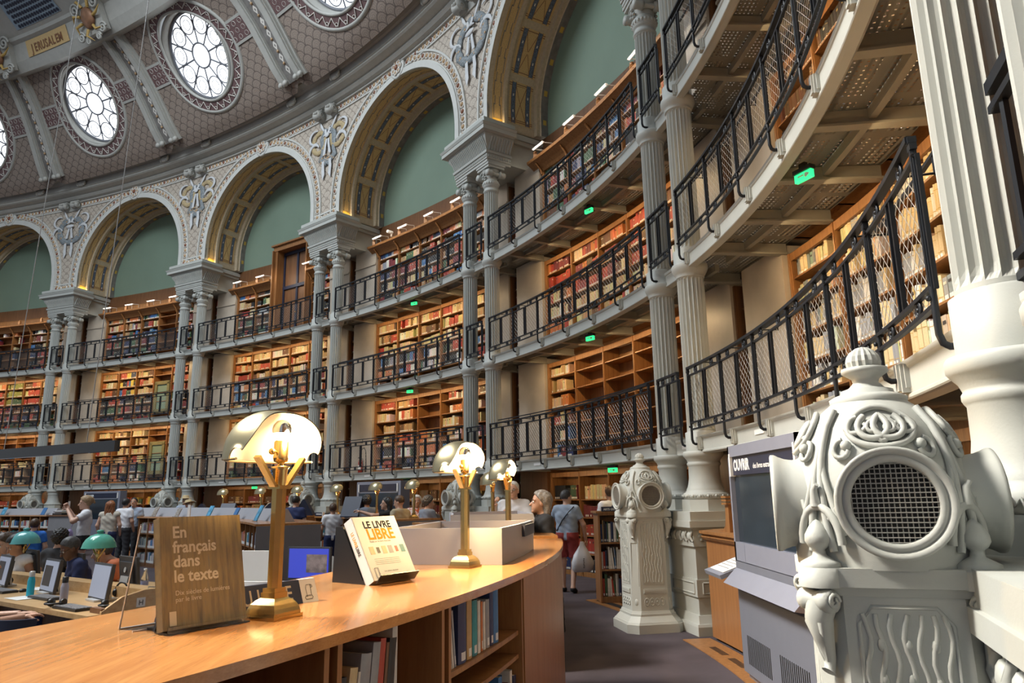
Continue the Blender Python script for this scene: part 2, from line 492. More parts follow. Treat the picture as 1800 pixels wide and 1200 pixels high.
ZT = 14.5
for b in range(1, 6):
    # spandrel wall with its arched opening
    mb = MB(); uv = []
    xs = [-.5, -.47] + [-(RA + .0) * D2U * cos(pi * i / 72) for i in range(73)] + [.47, .5]
    def zlow(x):
        X = x * PER
        if abs(X) >= RA - 1e-6: return ZE1
        return ZC + sqrt(max(0, RA * RA - X * X))
    prev = None
    rows = []
    for k, x in enumerate(xs):
        zl = zlow(x)
        col = []
        for j in range(7):
            z = zl + (ZT - zl) * j / 6
            col.append(P(b + .5 + x, NF, z)); uv.append((x * PER, z))
        rows.append(col)
    mb.grid(rows, sm=False)
    # jamb step at both ends is the vertical edge from ZE1 to ZC
    mb.uv = uv
    w = struct(mb.build('wall_arcade', M['mosaic']), 'spandrels of beige scale mosaic over the arch', 'wall')
    # archivolt: pale mouldings, beads, borders
    m2 = MB()
    def ring(mb, r0, r1, n0, n1, mi=0, k=56):
        st = ZC - ZE1
        ss = [0.] + [1.] * 0
        A = arch_path(1., k)
        rows = []
        for i in range(k + 3):
            f0 = arch_path(r0, k)[i]; f1 = arch_path(r1, k)[i]
            rows.append([arch_s(b, r0, f0, n0), arch_s(b, r0, f0, n1), arch_s(b, r1, f1, n1), arch_s(b, r1, f1, n0)])
        mb.grid(rows, mi, False)
    ring(m2, RA - .02, RA + .16, NF, NF - .07)
    ring(m2, RA + .16, RA + .20, NF, NF - .03)
    ring(m2, RA + .44, RA + .50, NF, NF - .05)
    # beads along the archivolt
    rb = RA + .32
    mbd = MB()
    L = arch_len(rb); nb = int(L / .22)
    def bead(p, nv, red=False, R=.098):
        fr = frame(p, Vector((-nv.y, nv.x, 0)), nv)
        mbd.lathe([(R, -.0), (R, .02), (R * .78, .035), (R * .7, .02)], 9, 2, fr, True, False)
        mbd.lathe([(R * .72, .01), (R * .5, .045), (.001, .06)], 9, 1 if red else 0, fr, True, False)
    for i in range(nb + 1):
        s = L * i / nb
        p = arch_s(b, rb, s, NF - .005)
        uu = b + .5
        q = p - P(uu, 0, p.z)
        if abs(q.dot(tan(uu))) < .40 and p.z > ZC: continue
        bead(p, -nrm(uu), i % 4 == 0)
    # beads under the cornice and at the foot of each spandrel
    for i in range(34):
        x = -.44 + .88 * i / 33
        if abs(x) < .055: continue
        bead(P(b + .5 + x, NF - .005, 14.36), -nrm(b + .5 + x), i % 4 == 0)
    for sd in (-1, 1):
        for i in range(3):
            u = b + .5 + sd * (.5 - .008 - .028 * i)
            bead(P(u, NF - .005, ZE1 + .14), -nrm(u), i == 2)
    cbox(m2, b + .03, b + .97, NF - .04, NF, 14.20, 14.245, .02)
    for sd in (-1, 1):
        cbox(m2, *sorted((b + .5 + sd * .5, b + .5 + sd * .41)), NF - .04, NF, ZE1 + .25, ZE1 + .30, .03)
    o = m2.build('archivolt_moulding', M['trim_paint'], w)
    mbd.build('bead_border', [M['bead'], M['bead_red'], M['bead_white']], w)

    # vault of the arch: a stepped soffit with inlaid coffers
    mv = MB()
    def strip(n0, r0, n1, r1, mi=0, k=56):
        a0, a1 = arch_path(r0, k), arch_path(r1, k)
        mv.grid([[arch_s(b, r0, a0[i], n0), arch_s(b, r1, a1[i], n1)] for i in range(k + 3)], mi, True)
    strip(NF - .07, RA - .02, -.12, RA - .02); strip(-.12, RA - .02, -.10, RA + .03)
    strip(-.10, RA + .03, .20, RA + .03, 1); strip(.20, RA + .03, .22, RA - .03); strip(.22, RA - .03, .30, RA - .03)
    strip(.30, RA - .03, .31, RA + .05); strip(.31, RA + .05, 1.16, RA + .05); strip(1.16, RA + .05, 1.17, RA - .06)
    strip(1.17, RA - .06, 1.27, RA - .06); strip(1.27, RA - .06, 1.28, RA - .10); strip(1.28, RA - .10, 1.50, RA - .10, 2)
    def patch(r, s0, s1, n0, n1, mi, k=3):
        mv.grid([[arch_s(b, r, s0 + (s1 - s0) * i / k, n0), arch_s(b, r, s0 + (s1 - s0) * i / k, n1)] for i in range(k + 1)], mi, True)
    R1 = RA + .025
    Lr = arch_len(R1)
    # greek border on the front band
    nk = 17
    for i in range(nk):
        s0, s1 = .2 + (Lr - .4) * i / nk, .2 + (Lr - .4) * (i + 1) / nk
        sm_ = s0 + (s1 - s0) * .62
        for n0, dn in ((-.055, .035), (.14, -.035)):
            patch(R1, s0, sm_, n0, n0 + .02, 4); patch(R1, sm_, s1, n0 + dn, n0 + dn + .02, 4)
            patch(R1, sm_ - .015, sm_ + .015, min(n0, n0 + dn), max(n0, n0 + dn) + .02, 4, 1)
    for s_ in (.02, Lr - .2): patch(R1 - .002, s_, s_ + .18, -.08, .18, 5)
    R2 = RA + .045
    Lr = arch_len(R2); npan = 8
    for i in range(npan):
        s0 = .12 + (Lr - .24) * i / npan + .09; s1 = .12 + (Lr - .24) * (i + 1) / npan - .09
        patch(R2, s0, s1, .40, 1.08, 1)
        r3 = R2 - .004
        for n0 in (.47, .90):
            patch(r3, s0 + .02, s1 - .02, n0, n0 + .11, 3)
            k2 = 5
            for j in range(k2):
                sc_ = s0 + .02 + (s1 - s0 - .04) * (j + .5) / k2
                patch(r3 - .003, sc_ - .035, sc_ + .035, n0 + .04, n0 + .07, 7, 1)
            for e in (-.012, .11): patch(r3, s0, s1, n0 + e, n0 + e + .012, 6)
        for sa in (s0 + .10, s1 - .12, s0 + .05, s1 - .07): patch(r3 - .001, sa, sa + .02, .38, 1.10, 6, 1)
        for (na, nb_) in ((.59, .89), (.89, .59)):
            q = 6
            for j in range(q):
                fa, fb = j / q, (j + 1) / q
                n_0, n_1 = na + (nb_ - na) * fa, na + (nb_ - na) * fb
                sa, sb = s0 + .12 + (s1 - s0 - .24) * fa, s0 + .12 + (s1 - s0 - .24) * fb
                mv.add([arch_s(b, r3 - .002, sa, n_0 - .008), arch_s(b, r3 - .002, sa, n_0 + .008), arch_s(b, r3 - .002, sb, n_1 + .008), arch_s(b, r3 - .002, sb, n_1 - .008)], [(0, 1, 2, 3)], 6)
    R4 = RA - .105
    Lr = arch_len(R4)
    for i in range(13):
        s = Lr * (i + .5) / 13
        patch(R4, s - .07, s + .07, 1.34, 1.44, 5, 2)
    struct(mv.build('ceiling_vault', [M['soffit'], M['gold_mos'], M['in_grey'], M['in_blue'], M['in_grey'], M['in_yellow'], M['in_brown'], M['bead_white']]), 'gilded arch soffit with inlaid coffers', 'ceiling')
    # green lunette with the pale rim
    ml = MB()
    rl = RA - .10
    pts = [arch_s(b, rl, s, 1.49) for s in arch_path(rl, 40)]
    vs = []; k = len(pts)
    for i in range(k // 2 + 1):
        a, c_ = pts[i], pts[k - 1 - i]
        row = []
        for j in range(9):
            x = (rl * (1 - 2 * j / 8)) if a.z <= ZC + 1e-6 else sqrt(max(0, rl * rl - (a.z - ZC) ** 2)) * (1 - 2 * j / 8)
            row.append(P(b + .5 + x * D2U, 1.49, a.z))
        vs.append(row)
    low = [[P(b + .5 + RA * (1 - 2 * j / 8) * D2U, 1.49, 9.3) for j in range(9)]]
    ml.grid(low + vs, 0, True)
    struct(ml.build('wall_lunette', M['green']), 'green painted lunette under the arch', 'wall')

# pier mass over each entablature, behind the spandrel
for i in range(1, 7):
    mb = MB()
    cbox(mb, i - (PER / 2 - RA - .06) * D2U, i + (PER / 2 - RA - .06) * D2U, NF + .01, 1.6, ZE1 - .02, ZC, .05)
    struct(mb.build('wall_pier', M['soffit']), 'pier between two arches above the paired columns', 'wall')

# cornice
mb = MB()
prof = [(NF, 14.43), (-.30, 14.44), (-.30, 14.50), (-.42, 14.53), (-.50, 14.60), (-.50, 14.66), (-.74, 14.70), (-.80, 14.74), (-.80, 14.78),
        (-.84, 14.80), (-.86, 15.02), (-.93, 15.04), (-1.02, 15.12), (-1.12, 15.17), (-1.12, 15.22), (-1.30, 15.24), (-1.30, 15.30), (NF, 15.34)]
csweep(mb, prof, UA, UB, .02)
struct(mb.build('trim_cornice', M['rib']), 'moulded cornice ring above the arches', 'cornice')

# ------------------------------------------------------------------ dome
DP = [(-1.15, 14.9), (-1.45, 15.15), (-1.78, 15.6), (-2.15, 16.2), (-2.58, 16.87), (-3.05, 17.48), (-3.55, 18.02), (-4.1, 18.5), (-4.7, 18.9)]
_ds = [0.]
for a, b_ in zip(DP, DP[1:]): _ds.append(_ds[-1] + sqrt((a[0] - b_[0]) ** 2 + (a[1] - b_[1]) ** 2))
def dprof(s):
    n = float(np.interp(s, _ds, [p[0] for p in DP])); z = float(np.interp(s, _ds, [p[1] for p in DP])); return n, z
def US(u, n):
    """the ribs draw together towards the top of the dome"""
    k = .055 * max(0., -n - .5)
    f = 4.35 - u if u > 3.5 else .85 * max(0., u - 1.8) / 1.7
    return u + k * f
def dpt(u, s, h=0.):
    n, z = dprof(s)
    a, b_ = dprof(s - .25), dprof(s + .25)
    tx, tz = b_[0] - a[0], b_[1] - a[1]; l = sqrt(tx * tx + tz * tz)
    # inward normal: towards the hall and down
    nn, nz = -tz / l, tx / l
    return P(US(u, n), n + nn * h, z + nz * h)
SO, RO = 2.62, 1.50                                     # oculus: height along the dome and radius of the glass
SMAX = _ds[-2]
for b in range(2, 6):
    wid = (P(b + 1, dprof(SO)[0]) - P(b, dprof(SO)[0])).length
    K = 64
    rows, uv = [], []
    for k in range(K + 1):
        a = 2 * pi * k / K
        cx_, sy_ = cos(a), sin(a)
        # outer boundary: rectangle xn +-.5, s 0..SMAX
        hx, hy0, hy1 = wid / 2, SO, SMAX - SO
        tx = hx / abs(cx_) if abs(cx_) > 1e-6 else 1e9
        ty = (hy1 if sy_ > 0 else hy0) / abs(sy_) if abs(sy_) > 1e-6 else 1e9
        R = min(tx, ty); r0 = RO + .06
        row = []
        for j in range(9):
            r = r0 + (R - r0) * j / 8
            x, s = r * cx_, SO + r * sy_
            row.append(dpt(b + .5 + x / wid, s)); uv.append((x, s))
        rows.append(row)
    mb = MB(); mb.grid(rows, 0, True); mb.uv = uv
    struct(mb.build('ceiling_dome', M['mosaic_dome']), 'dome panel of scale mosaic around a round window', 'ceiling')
    # window
    win = MB()
    o = dpt(b + .5, SO); ex = -tan(b + .5); ez = (dpt(b + .5, SO + .3) - dpt(b + .5, SO - .3)).normalized()
    fr = frame(o, ex, ez)                                # local y = ez x ex
    ydir = fr.col[1].to_3d()
    inn = 1. if ydir.dot(Vector((-nrm(b + .5).x, -nrm(b + .5).y, -.5))) > 0 else -1.
    # rotate so lathe z axis -> towards the hall
    zx = ydir * inn
    fl = frame(o, ex, zx)
    root = MB()
    root.lathe([(RO, -.30), (RO, .02), (RO + .06, .04), (RO + .10, .04), (RO + .12, .02)], 56, 0, fl, True, False)
    def dq(r, a, h): return dpt(b + .5 + r * cos(a) / wid, SO + r * sin(a), h)
    KA = 64
    root.grid([[dq(r, 2 * pi * k / KA, h) for r, h in ((RO + .44, .0), (RO + .44, .05), (RO + .50, .06), (RO + .55, .03), (RO + .56, .0))] for k in range(KA + 1)], 0, True)
    root.grid([[dq(r, 2 * pi * k / KA, h) for r, h in ((RO + .03, .0), (RO + .04, .06), (RO + .10, .06), (RO + .12, .02))] for k in range(KA + 1)], 0, True)
    wo = struct(root.build('window_%d' % (b - 1), M['rib']), 'round rose window in the dome', 'window')
    mo = MB(); mo.grid([[dq(r, 2 * pi * k / KA, .012) for r in (RO + .10, RO + .45)] for k in range(KA + 1)], 0, True)
    mo.build('ornament_band', M['violet'], wo)
    mo = MB()
    for k in range(30):
        a = 2 * pi * k / 30
        mo.tube([dq(RO + .17 + .20 * abs(q), a + .075 * q, .025) for q in (-1.2, -.7, -.3, 0, .3, .7, 1.2)], .016, 4)
        mo.tube([dq(RO + .34 + .05 * sin(g), a + pi / 30 + .03 * cos(g), .025) for g in [j * .9 for j in range(7)]], .011, 4, 0, None, True)
    mo.build('scroll_border', M['bead_white'], wo)
    mo = MB()
    zf = -.26
    def circ(cx_, cy_, r, k=24): return [(cx_ + r * cos(2 * pi * i / k), cy_ + r * sin(2 * pi * i / k), zf) for i in range(k)]
    mo.tube(circ(0, 0, RO - .04, 48), .06, 5, 0, fl, True)
    mo.tube(circ(0, 0, .42, 28), .035, 5, 0, fl, True)
    for k in range(10):
        a = 2 * pi * k / 10
        mo.tube([(.42 * cos(a), .42 * sin(a), zf), (RO * cos(a), RO * sin(a), zf)], .034, 4, 0, fl)
        a += pi / 10
        rr = .31
        mo.tube(circ(1.06 * cos(a), 1.06 * sin(a), rr, 18), .022, 4, 0, fl, True)
        mo.tube(circ(1.06 * cos(a), 1.06 * sin(a), rr * .55, 14), .012, 3, 0, fl, True)
    mo.build('tracery', mk('leaded_window_bars', (.20, .21, .24), .5, var=.1), wo)
    mo = MB(); mo.lathe([(.001, -.29), (RO, -.29)], 40, 0, fl, False, False)
    mo.build('glass', M.setdefault('sky_glass', mk('daylit_glass', (.8, .9, 1.), .3, var=0, emit=(.93, .97, 1.), est=2.1)), wo)

# ribs in pairs with a lozenge band between
def dstrip(mb, u, x0, x1, h, s0, s1, mi=0, k=22, base=0.):
    rows = []
    for i in range(k + 1):
        s = s0 + (s1 - s0) * i / k
        sc = PER * (1 + 0 * s)
        wid = (P(u + .25, dprof(s)[0]) - P(u - .25, dprof(s)[0])).length * 2
        rows.append([dpt(u + x0 / wid, s, base), dpt(u + x0 / wid, s, h), dpt(u + x1 / wid, s, h), dpt(u + x1 / wid, s, base)])
    mb.grid(rows, mi, False)
for i in range(2, 7):
    t_ = thing('dome_rib', 'pair of grey dome ribs with a lozenge band above the %s pier' % {2: 'second nearest', 3: 'third nearest', 4: 'fourth nearest', 5: 'farthest left', 6: 'hidden far left'}[i], 'rib', P(i, -2, 15), world=True)
    for sd in (-1, 1):
        mb = MB()
        dstrip(mb, i, *sorted((sd * .26, sd * .58)), .16, .35, SMAX)
        dstrip(mb, i, *sorted((sd * .30, sd * .54)), .22, .35, SMAX)
        dstrip(mb, i, *sorted((sd * .58, sd * .66)), .07, .35, SMAX)
        # scroll foot
        f = frame(dpt(i + sd * .42 * D2U, .42, .20), -tan(i), Vector((0, 0, 1)))
        for sx in (-.12, .12):
            mb.lathe([(.001, -.06), (.09, -.06), (.11, 0), (.09, .06), (.04, .075), (.001, .09)], 12, 0, f @ Matrix.Translation((sx, 0, 0)) @ Matrix.Rotation(pi / 2, 4, 'X') @ Matrix.Rotation(0, 4, 'Z'))
        mb.build('rib_moulding', M['rib'], t_)
    mb = MB(); dstrip(mb, i, -.26, .26, .05, .35, SMAX); mb.build('rib_band', M['in_grey'], t_)
    mb = MB()
    for k in range(9):
        s = .75 + k * (SMAX - 1.0) / 9
        wid = PER
        for (dx, ds_, mi) in ((.10, .17, 0), (.035, .06, 1)):
            h = .058 + .004 * mi
            mb.add([dpt(i, s - ds_, h), dpt(i + dx * D2U, s, h), dpt(i, s + ds_, h), dpt(i - dx * D2U, s, h)], [(0, 1, 2, 3)], mi)
        s2 = s + (SMAX - 1.0) / 18
        mb.ball(dpt(i, s2, .06), .05, 8, 5, 2)
    mb.build('lozenge', [M['bead_white'], M['in_grey'], M['bead']], t_)
# plum lattice blocks beside the ribs
for b in range(2, 6):
    mb = MB()
    for xn in (-.355, .355):
        wid = PER
        for k in range(2):
            pass
        a = b + .5 + xn
        def q(x0, x1, s0, s1, h, mi):
            mb.add([dpt(a + x0 * D2U, s0, h), dpt(a + x1 * D2U, s0, h), dpt(a + x1 * D2U, s1, h), dpt(a + x0 * D2U, s1, h)], [(0, 1, 2, 3)], mi)
        q(-.62, .62, SO - .42, SO + .42, .03, 1); q(-.62, .62, SO - .33, SO + .33, .036, 0)
        for ix in range(4):
            for iy in range(3):
                x_, s_ = -.5 + ix * .33, SO - .22 + iy * .22
                mb.tube([dpt(a + (x_ + .09 * cos(g)) * D2U, s_ + .08 * sin(g), .045) for g in [2 * pi * j / 8 for j in range(8)]], .012, 3, 2, None, True)
    struct(mb.build('trim_%d' % (b + 10), [M['violet'], M['rib'], M['bead_white']]), 'plum lattice tiles beside a dome window', 'tiles')

# ring beam at the top of the dome sector with the name tablet
mb = MB()
s0 = SMAX
prof = []
n0, z0 = dprof(SMAX)
ringp = [(n0 + .25, z0 - .30), (n0 - .05, z0 - .42), (n0 - .15, z0 - .30), (n0 - .30, z0 - .10), (n0 - .55, z0 + .45), (n0 - .70, z0 + .50), (n0 - .75, z0 + .62), (n0 - 1.9, z0 + 1.35), (n0 - 1.9, z0 + 2.2), (n0 + .3, z0 + 1.2)]
csweep(mb, ringp, 3.4, 6.4, .02)
struct(mb.build('trim_ring', M['rib']), 'ring beam at the top of the dome ribs', 'ring beam')
# gold tablet lettering on the sloping face between (n0-.30,z0-.10) and (n0-.55,z0+.45)
pa, pb = Vector((n0 - .30, z0 - .10)), Vector((n0 - .55, z0 + .45))
def rp(u, f, h=.02):
    n_ = pa.x + (pb.x - pa.x) * f; z_ = pa.y + (pb.y - pa.y) * f
    return P(US(u, n_), n_ - h * .9, z_ - h * .4)
tab = thing('name_tablet', 'gilded tablet lettered with a city name on the dome ring', 'tablet', rp(4.52, .5), world=True)
mb = MB(); rows = [[rp(4.30 + .44 * i / 12, f, .03) for f in (.02, .98)] for i in range(13)]
mb.grid(rows); mb.build('tablet_ground', M['gold_mos'], tab)
letters = 'JERUSALEM'
for k, ch in enumerate(letters):
    u = 4.70 - .34 * (k + .5) / len(letters)
    o = rp(u, .2, .045)
    ez = (rp(u, .9, .045) - rp(u, .1, .045))
    f = frame(o, -tan(u), ez.normalized())
    # text lies in local xy: want local y = ez, local z = towards the hall
    X = -tan(u); Y = ez.normalized(); Zv = X.cross(Y)
    m4 = Matrix((X, Y, Zv)).transposed().to_4x4(); m4.translation = o - Vector(tab['_o'])
    text('letter', ch, M['in_brown'], tab, m4, .42, bold=.008, sx=.72, align='CENTER', extrude=.004)
# openwork blue grille above the tablet
mb = MB()
qa, qb = Vector((n0 - .78, z0 + .64)), Vector((n0 - 1.85, z0 + 1.32))
def gp(u, f, h=.02):
    n_ = qa.x + (qb.x - qa.x) * f; z_ = qa.y + (qb.y - qa.y) * f
    return P(US(u, n_), n_ - h * .5, z_ - h * .85)
gr = thing('dome_grille', 'pale blue openwork grille above the gilded tablet', 'grille', gp(4.5, .5), world=True)
mb.grid([[gp(4.25 + .5 * i / 10, f, .02) for f in (.1, .95)] for i in range(11)])
mb.build('grille_plate', mk('pale_blue_grille', (.30, .40, .50), .5, var=.1), gr)
mb = MB()
for i in range(16):
    for j in range(6):
        u, f = 4.27 + .46 * (i + .5 * (j % 2)) / 16, .17 + .7 * j / 5
        c0 = gp(u, f, .03); X = -tan(u); Y = (gp(u, f + .1, .03) - gp(u, f - .1, .03)).normalized()
        mb.add([c0 + X * .07 * cos(a) + Y * .07 * sin(a) for a in [2 * pi * g / 8 for g in range(8)]], [tuple(range(8))])
mb.build('grille_hole', M['navy'], gr)
# scroll cartouches where ribs meet the ring
for i in (4, 5):
    t_ = thing('scroll_cartouche', 'gilded scroll cartouche on the dome ring %s the lettered tablet' % ('right of' if i == 4 else 'left of'), 'ornament', rp(i, .5), world=True)
    mb = MB()
    c0 = rp(i, .3, .25); X = -tan(i); Y = (rp(i, .9) - rp(i, .1)).normalized(); Zv = X.cross(Y)
    f = Matrix((X, Y, Zv)).transposed().to_4x4(); f.translation = c0
    mb.box((0, .1, -.12), (1.3, 1.1, .22), 0, None, f)
    for sx in (-1, 1):
        for (cx_, cy_, r) in ((.55, .5, .26), (.62, -.42, .20), (.30, -.62, .14)):
            sp = [(sx * cx_ + r * (1 - j / 22) * cos(j * .6 * sx), cy_ + r * (1 - j / 22) * sin(j * .6), .06) for j in range(20)]
            mb.tube(sp, .045, 5, 0, f)
    mb.build('scroll', M['rib'], t_)
    mb = MB(); mb.ball((0, .1, .05), .34, 14, 8, 0, f, (1, 1.15, .35)); mb.build('boss', mk('russet_gilt_boss', (.26, .13, .07), .4, .3, var=.2), t_)
    mb = MB()
    for k in range(7):
        a = -pi * .9 + k * pi * .3
        mb.tube([(.35 * cos(a), .1 + .4 * sin(a), .08), (.62 * cos(a), .1 + .62 * sin(a), .16), (.8 * cos(a + .3), .1 + .8 * sin(a + .3), .05)], [.06, .05, .01], 5, 0, f)
    mb.build('leaf', M['gold'], t_)
# ================================================================== columns, galleries, railings, bookcases
ORD = ['first', 'second', 'third', 'fourth', 'fifth', 'sixth', 'seventh', 'eighth', 'ninth', 'tenth', 'eleventh', 'twelfth', 'thirteenth', 'fourteenth', 'fifteenth', 'sixteenth', 'seventeenth', 'eighteenth', 'nineteenth', 'twentieth'] + ['%dth' % i for i in range(21, 60)]
PIERN = {0: 'nearest right', 1: 'second nearest', 2: 'third nearest', 3: 'fourth nearest', 4: 'fifth nearest', 5: 'farthest left', 6: 'hidden far left'}
BAYN = {0: 'nearest bay at right', 1: 'second bay from right', 2: 'third bay from right', 3: 'fourth bay from right', 4: 'fifth bay from right', 5: 'farthest bay at left'}
GALN = {0: 'ground floor', 1: 'first gallery', 2: 'second gallery', 3: 'top gallery'}
RS = .178
def fluted(z0, z1, r=RS, nf=20):
    mb = MB(); n = nf * 4
    rows = []
    def ringp(z, d):
        out = []
        for i in range(n):
            ph_ = (i % 4)
            k = [0, .75, 1., .75][ph_] if ph_ else 0
            out.append(((r - d * k) * cos(2 * pi * i / n), (r - d * k) * sin(2 * pi * i / n), z))
        return out
    dep = .030
    for z, d in ((z0, 0), (z0 + .02, 0), (z0 + .05, dep * .7), (z0 + .09, dep), (z1 - .07, dep), (z1 - .03, dep * .7), (z1 - .01, 0), (z1, 0)): rows.append(ringp(z, d))
    mb.grid(rows, 0, False, True)
    return mb
def col_parts():
    out = {}
    mb = MB()
    # octagonal plinth, carved torus, waisted drum and lip
    mb.prism([(.30 * cos(pi / 8 + pi * k / 4), .30 * sin(pi / 8 + pi * k / 4)) for k in range(8)], 1.41, 1.55)
    mb.lathe([(.262, 1.55), (.278, 1.565), (.284, 1.59), (.278, 1.62), (.262, 1.63), (.248, 1.635), (.248, 1.65), (.236, 1.655), (.236, 1.67), (.220, 1.70), (.206, 1.75), (.196, 1.82), (.193, 1.955), (.200, 1.965),
              (.208, 1.98), (.208, 2.0), (.200, 2.012), (.202, 2.02), (.212, 2.045), (.238, 2.075), (.250, 2.09), (.252, 2.13), (.242, 2.147), (.20, 2.15)], 40)
    for k in range(18):
        a = 2 * pi * k / 18
        mb.ball((.280 * cos(a), .280 * sin(a), 1.592), .021, 6, 5, 0, None, (1, 1, 1))
        a += pi / 18
        mb.tube([(.286 * cos(a + d), .286 * sin(a + d), 1.592 + .018 * sin(d * 60)) for d in (-.07, -.035, 0, .035, .07)], .006, 4)
    out['base'] = mb
    def collar(z0, z1, rr=.205):
        m = MB(); m.lathe([(rr, z0), (rr, z1 - .012), (rr - .012, z1), (RS - .01, z1)], 36, 0, None, True, False); return m
    def torus(h):
        m = MB()
        m.lathe([(RS - .02, h - .14), (RS + .005, h - .135), (RS + .012, h - .115), (RS + .008, h - .10), (.205, h - .075), (.226, h - .035), (.238, h - .005), (.240, h + .035), (.232, h + .055), (.205, h + .06), (.205, h + .25), (RS, h + .27)], 40)
        return m
    m = MB(); m.lathe([(.205, 2.145), (.205, 2.385), (RS, 2.40)], 36, 0, None, True, False); out['collar1'] = m
    out['shaft1'] = fluted(2.40, H[2] - .13); out['collar2'] = torus(H[2])
    out['shaft2'] = fluted(H[2] + .26, H[3] - .13, RS - .004); out['collar3'] = torus(H[3])
    out['shaft3'] = fluted(H[3] + .26, 8.80, RS - .008)
    c = MB()
    c.lathe([(RS - .02, 8.79), (RS, 8.80), (RS + .01, 8.83), (RS, 8.86), (.165, 8.87), (.165, 8.92), (.185, 8.93), (.185, 8.95), (.19, 8.96), (.205, 9.0), (.20, 9.06), (.175, 9.10), (.16, 9.12)], 30)
    for k in range(22):
        a = 2 * pi * k / 22
        c.ball((.196 * cos(a), .196 * sin(a), 9.01), .022, 6, 5, 0, None, (1, 1, 1.5))
    c.lathe([(.16, 9.1), (.17, 9.2), (.20, 9.30), (.22, 9.36)], 24, 0, None, True, False)
    for sx in (-1, 1):
        for sy in (-1, 1):                                # volutes on the diagonals, faces turned to front and back
            f = Matrix.Translation((sx * .205, sy * .175, 9.22)) @ Matrix.Rotation(pi / 2, 4, 'X')
            c.lathe([(.001, -.085), (.075, -.08), (.082, -.04), (.07, 0), (.082, .04), (.075, .08), (.001, .085)], 14, 0, f)
            for r in (.055, .03):
                c.tube([(r * cos(g), r * sin(g), -.085 * -sy * 1.0) for g in [2 * pi * j / 10 for j in range(10)]], .010, 4, 0, f, True)
            c.tube([(sx * .205, sy * .16, 9.31), (sx * .12, sy * .17, 9.34), (0, sy * .18, 9.33)], .03, 6)
        c.lathe([(.055, -.16), (.04, 0), (.055, .16)], 12, 0, Matrix.Translation((sx * .205, 0, 9.22)) @ Matrix.Rotation(pi / 2, 4, 'X'), True, False)
    for sy in (-1, 1):
        for k in range(7): c.ball((random.Random(k).uniform(-.05, .05), sy * (.19 + .01 * (k % 2)), 9.10 + .032 * k), .03, 6, 5)
    c.box((0, 0, 9.40), (.50, .46, .06)); c.box((0, 0, 9.46), (.54, .50, .06))
    out['capital'] = c
    return out
CP = {k: m.mesh(k, M['stone']) for k, m in col_parts().items()}
for i in range(0, 6):
    for sd in (1, -1):
        u = i + sd * GAP / 2 / PER
        side = 'left' if sd > 0 else 'right'
        if i == 0 and sd < 0: side = 'right'
        t_ = thing('column', '%s fluted grey column of the %s pair' % (side, PIERN[i]), 'column', P(u), rzof(i), 'fluted cast iron columns')
        for k, nm in (('base', 'base'), ('collar1', 'collar'), ('shaft1', 'shaft'), ('collar2', 'collar'), ('shaft2', 'shaft'), ('collar3', 'collar'), ('shaft3', 'shaft'), ('capital', 'capital')):
            share(CP[k], t_, nm)

# pedestal shared by each pair
def pedestal():
    out = {}
    m = MB()
    def blk(hx, hy, z0, z1, k=1.): m.box((0, 0, (z0 + z1) / 2), (2 * hx, 2 * hy, z1 - z0), 0, None, None, k)
    blk(.86, .40, 0, .10); blk(.86, .40, .10, .13, .985); blk(.83, .37, .13, .22, .95)
    blk(.77, .33, .22, 1.02); blk(.79, .35, .42, .62); 
    blk(.80, .36, 1.0, 1.04); blk(.84, .39, 1.20, 1.225); blk(.88, .43, 1.225, 1.30); blk(.86, .41, 1.30, 1.41)
    out['die'] = m
    m = MB()
    m.box((0, 0, 1.12), (1.60, .72, .16))
    for x in [(-.72 + .16 * k) for k in range(10)]:
        for sy in (-1, 1):
            m.ball((x, sy * .37, 1.12), .055, 8, 6, 0, None, (1, .6, 1))
            m.tube([(x + .08, sy * .37, 1.06), (x + .05, sy * .385, 1.12), (x + .08, sy * .37, 1.18)], .018, 5)
    for y in (-.25, -.08, .09, .26):
        for sx in (-1, 1):
            m.ball((sx * .81, y, 1.12), .055, 8, 6, 0, None, (.6, 1, 1))
            for k in range(6): m.ball((sx * .83, y + .045 * cos(k * pi / 3), 1.12 + .045 * sin(k * pi / 3)), .022, 6, 4)
    out['carved_frieze'] = m
    m = MB()
    for sx in (-1, 1):
        for (y0, y1) in ((-.27, .27),):
            for a, b in (((sx * .792, y0, .46), (sx * .792, y1, .46)), ((sx * .792, y1, .46), (sx * .792, y1, .58)), ((sx * .792, y1, .58), (sx * .792, y0, .58)), ((sx * .792, y0, .58), (sx * .792, y0, .46))):
                m.tube([a, b], .012, 4)
    for sy in (-1, 1):
        for x0, x1 in ((-.72, -.1), (.1, .72)):
            for a, b in (((x0, sy * .352, .46), (x1, sy * .352, .46)), ((x1, sy * .352, .46), (x1, sy * .352, .58)), ((x1, sy * .352, .58), (x0, sy * .352, .58)), ((x0, sy * .352, .58), (x0, sy * .352, .46))):
                m.tube([a, b], .012, 4)
    out['panel_moulding'] = m
    return {k: q.mesh(k, M['stone']) for k, q in out.items()}
PD = pedestal()
for i in range(0, 6):
    t_ = thing('pedestal', 'moulded grey pedestal carrying the %s pair of columns' % PIERN[i], 'pedestal', P(i), rzof(i))
    for k in PD: share(PD[k], t_, k)

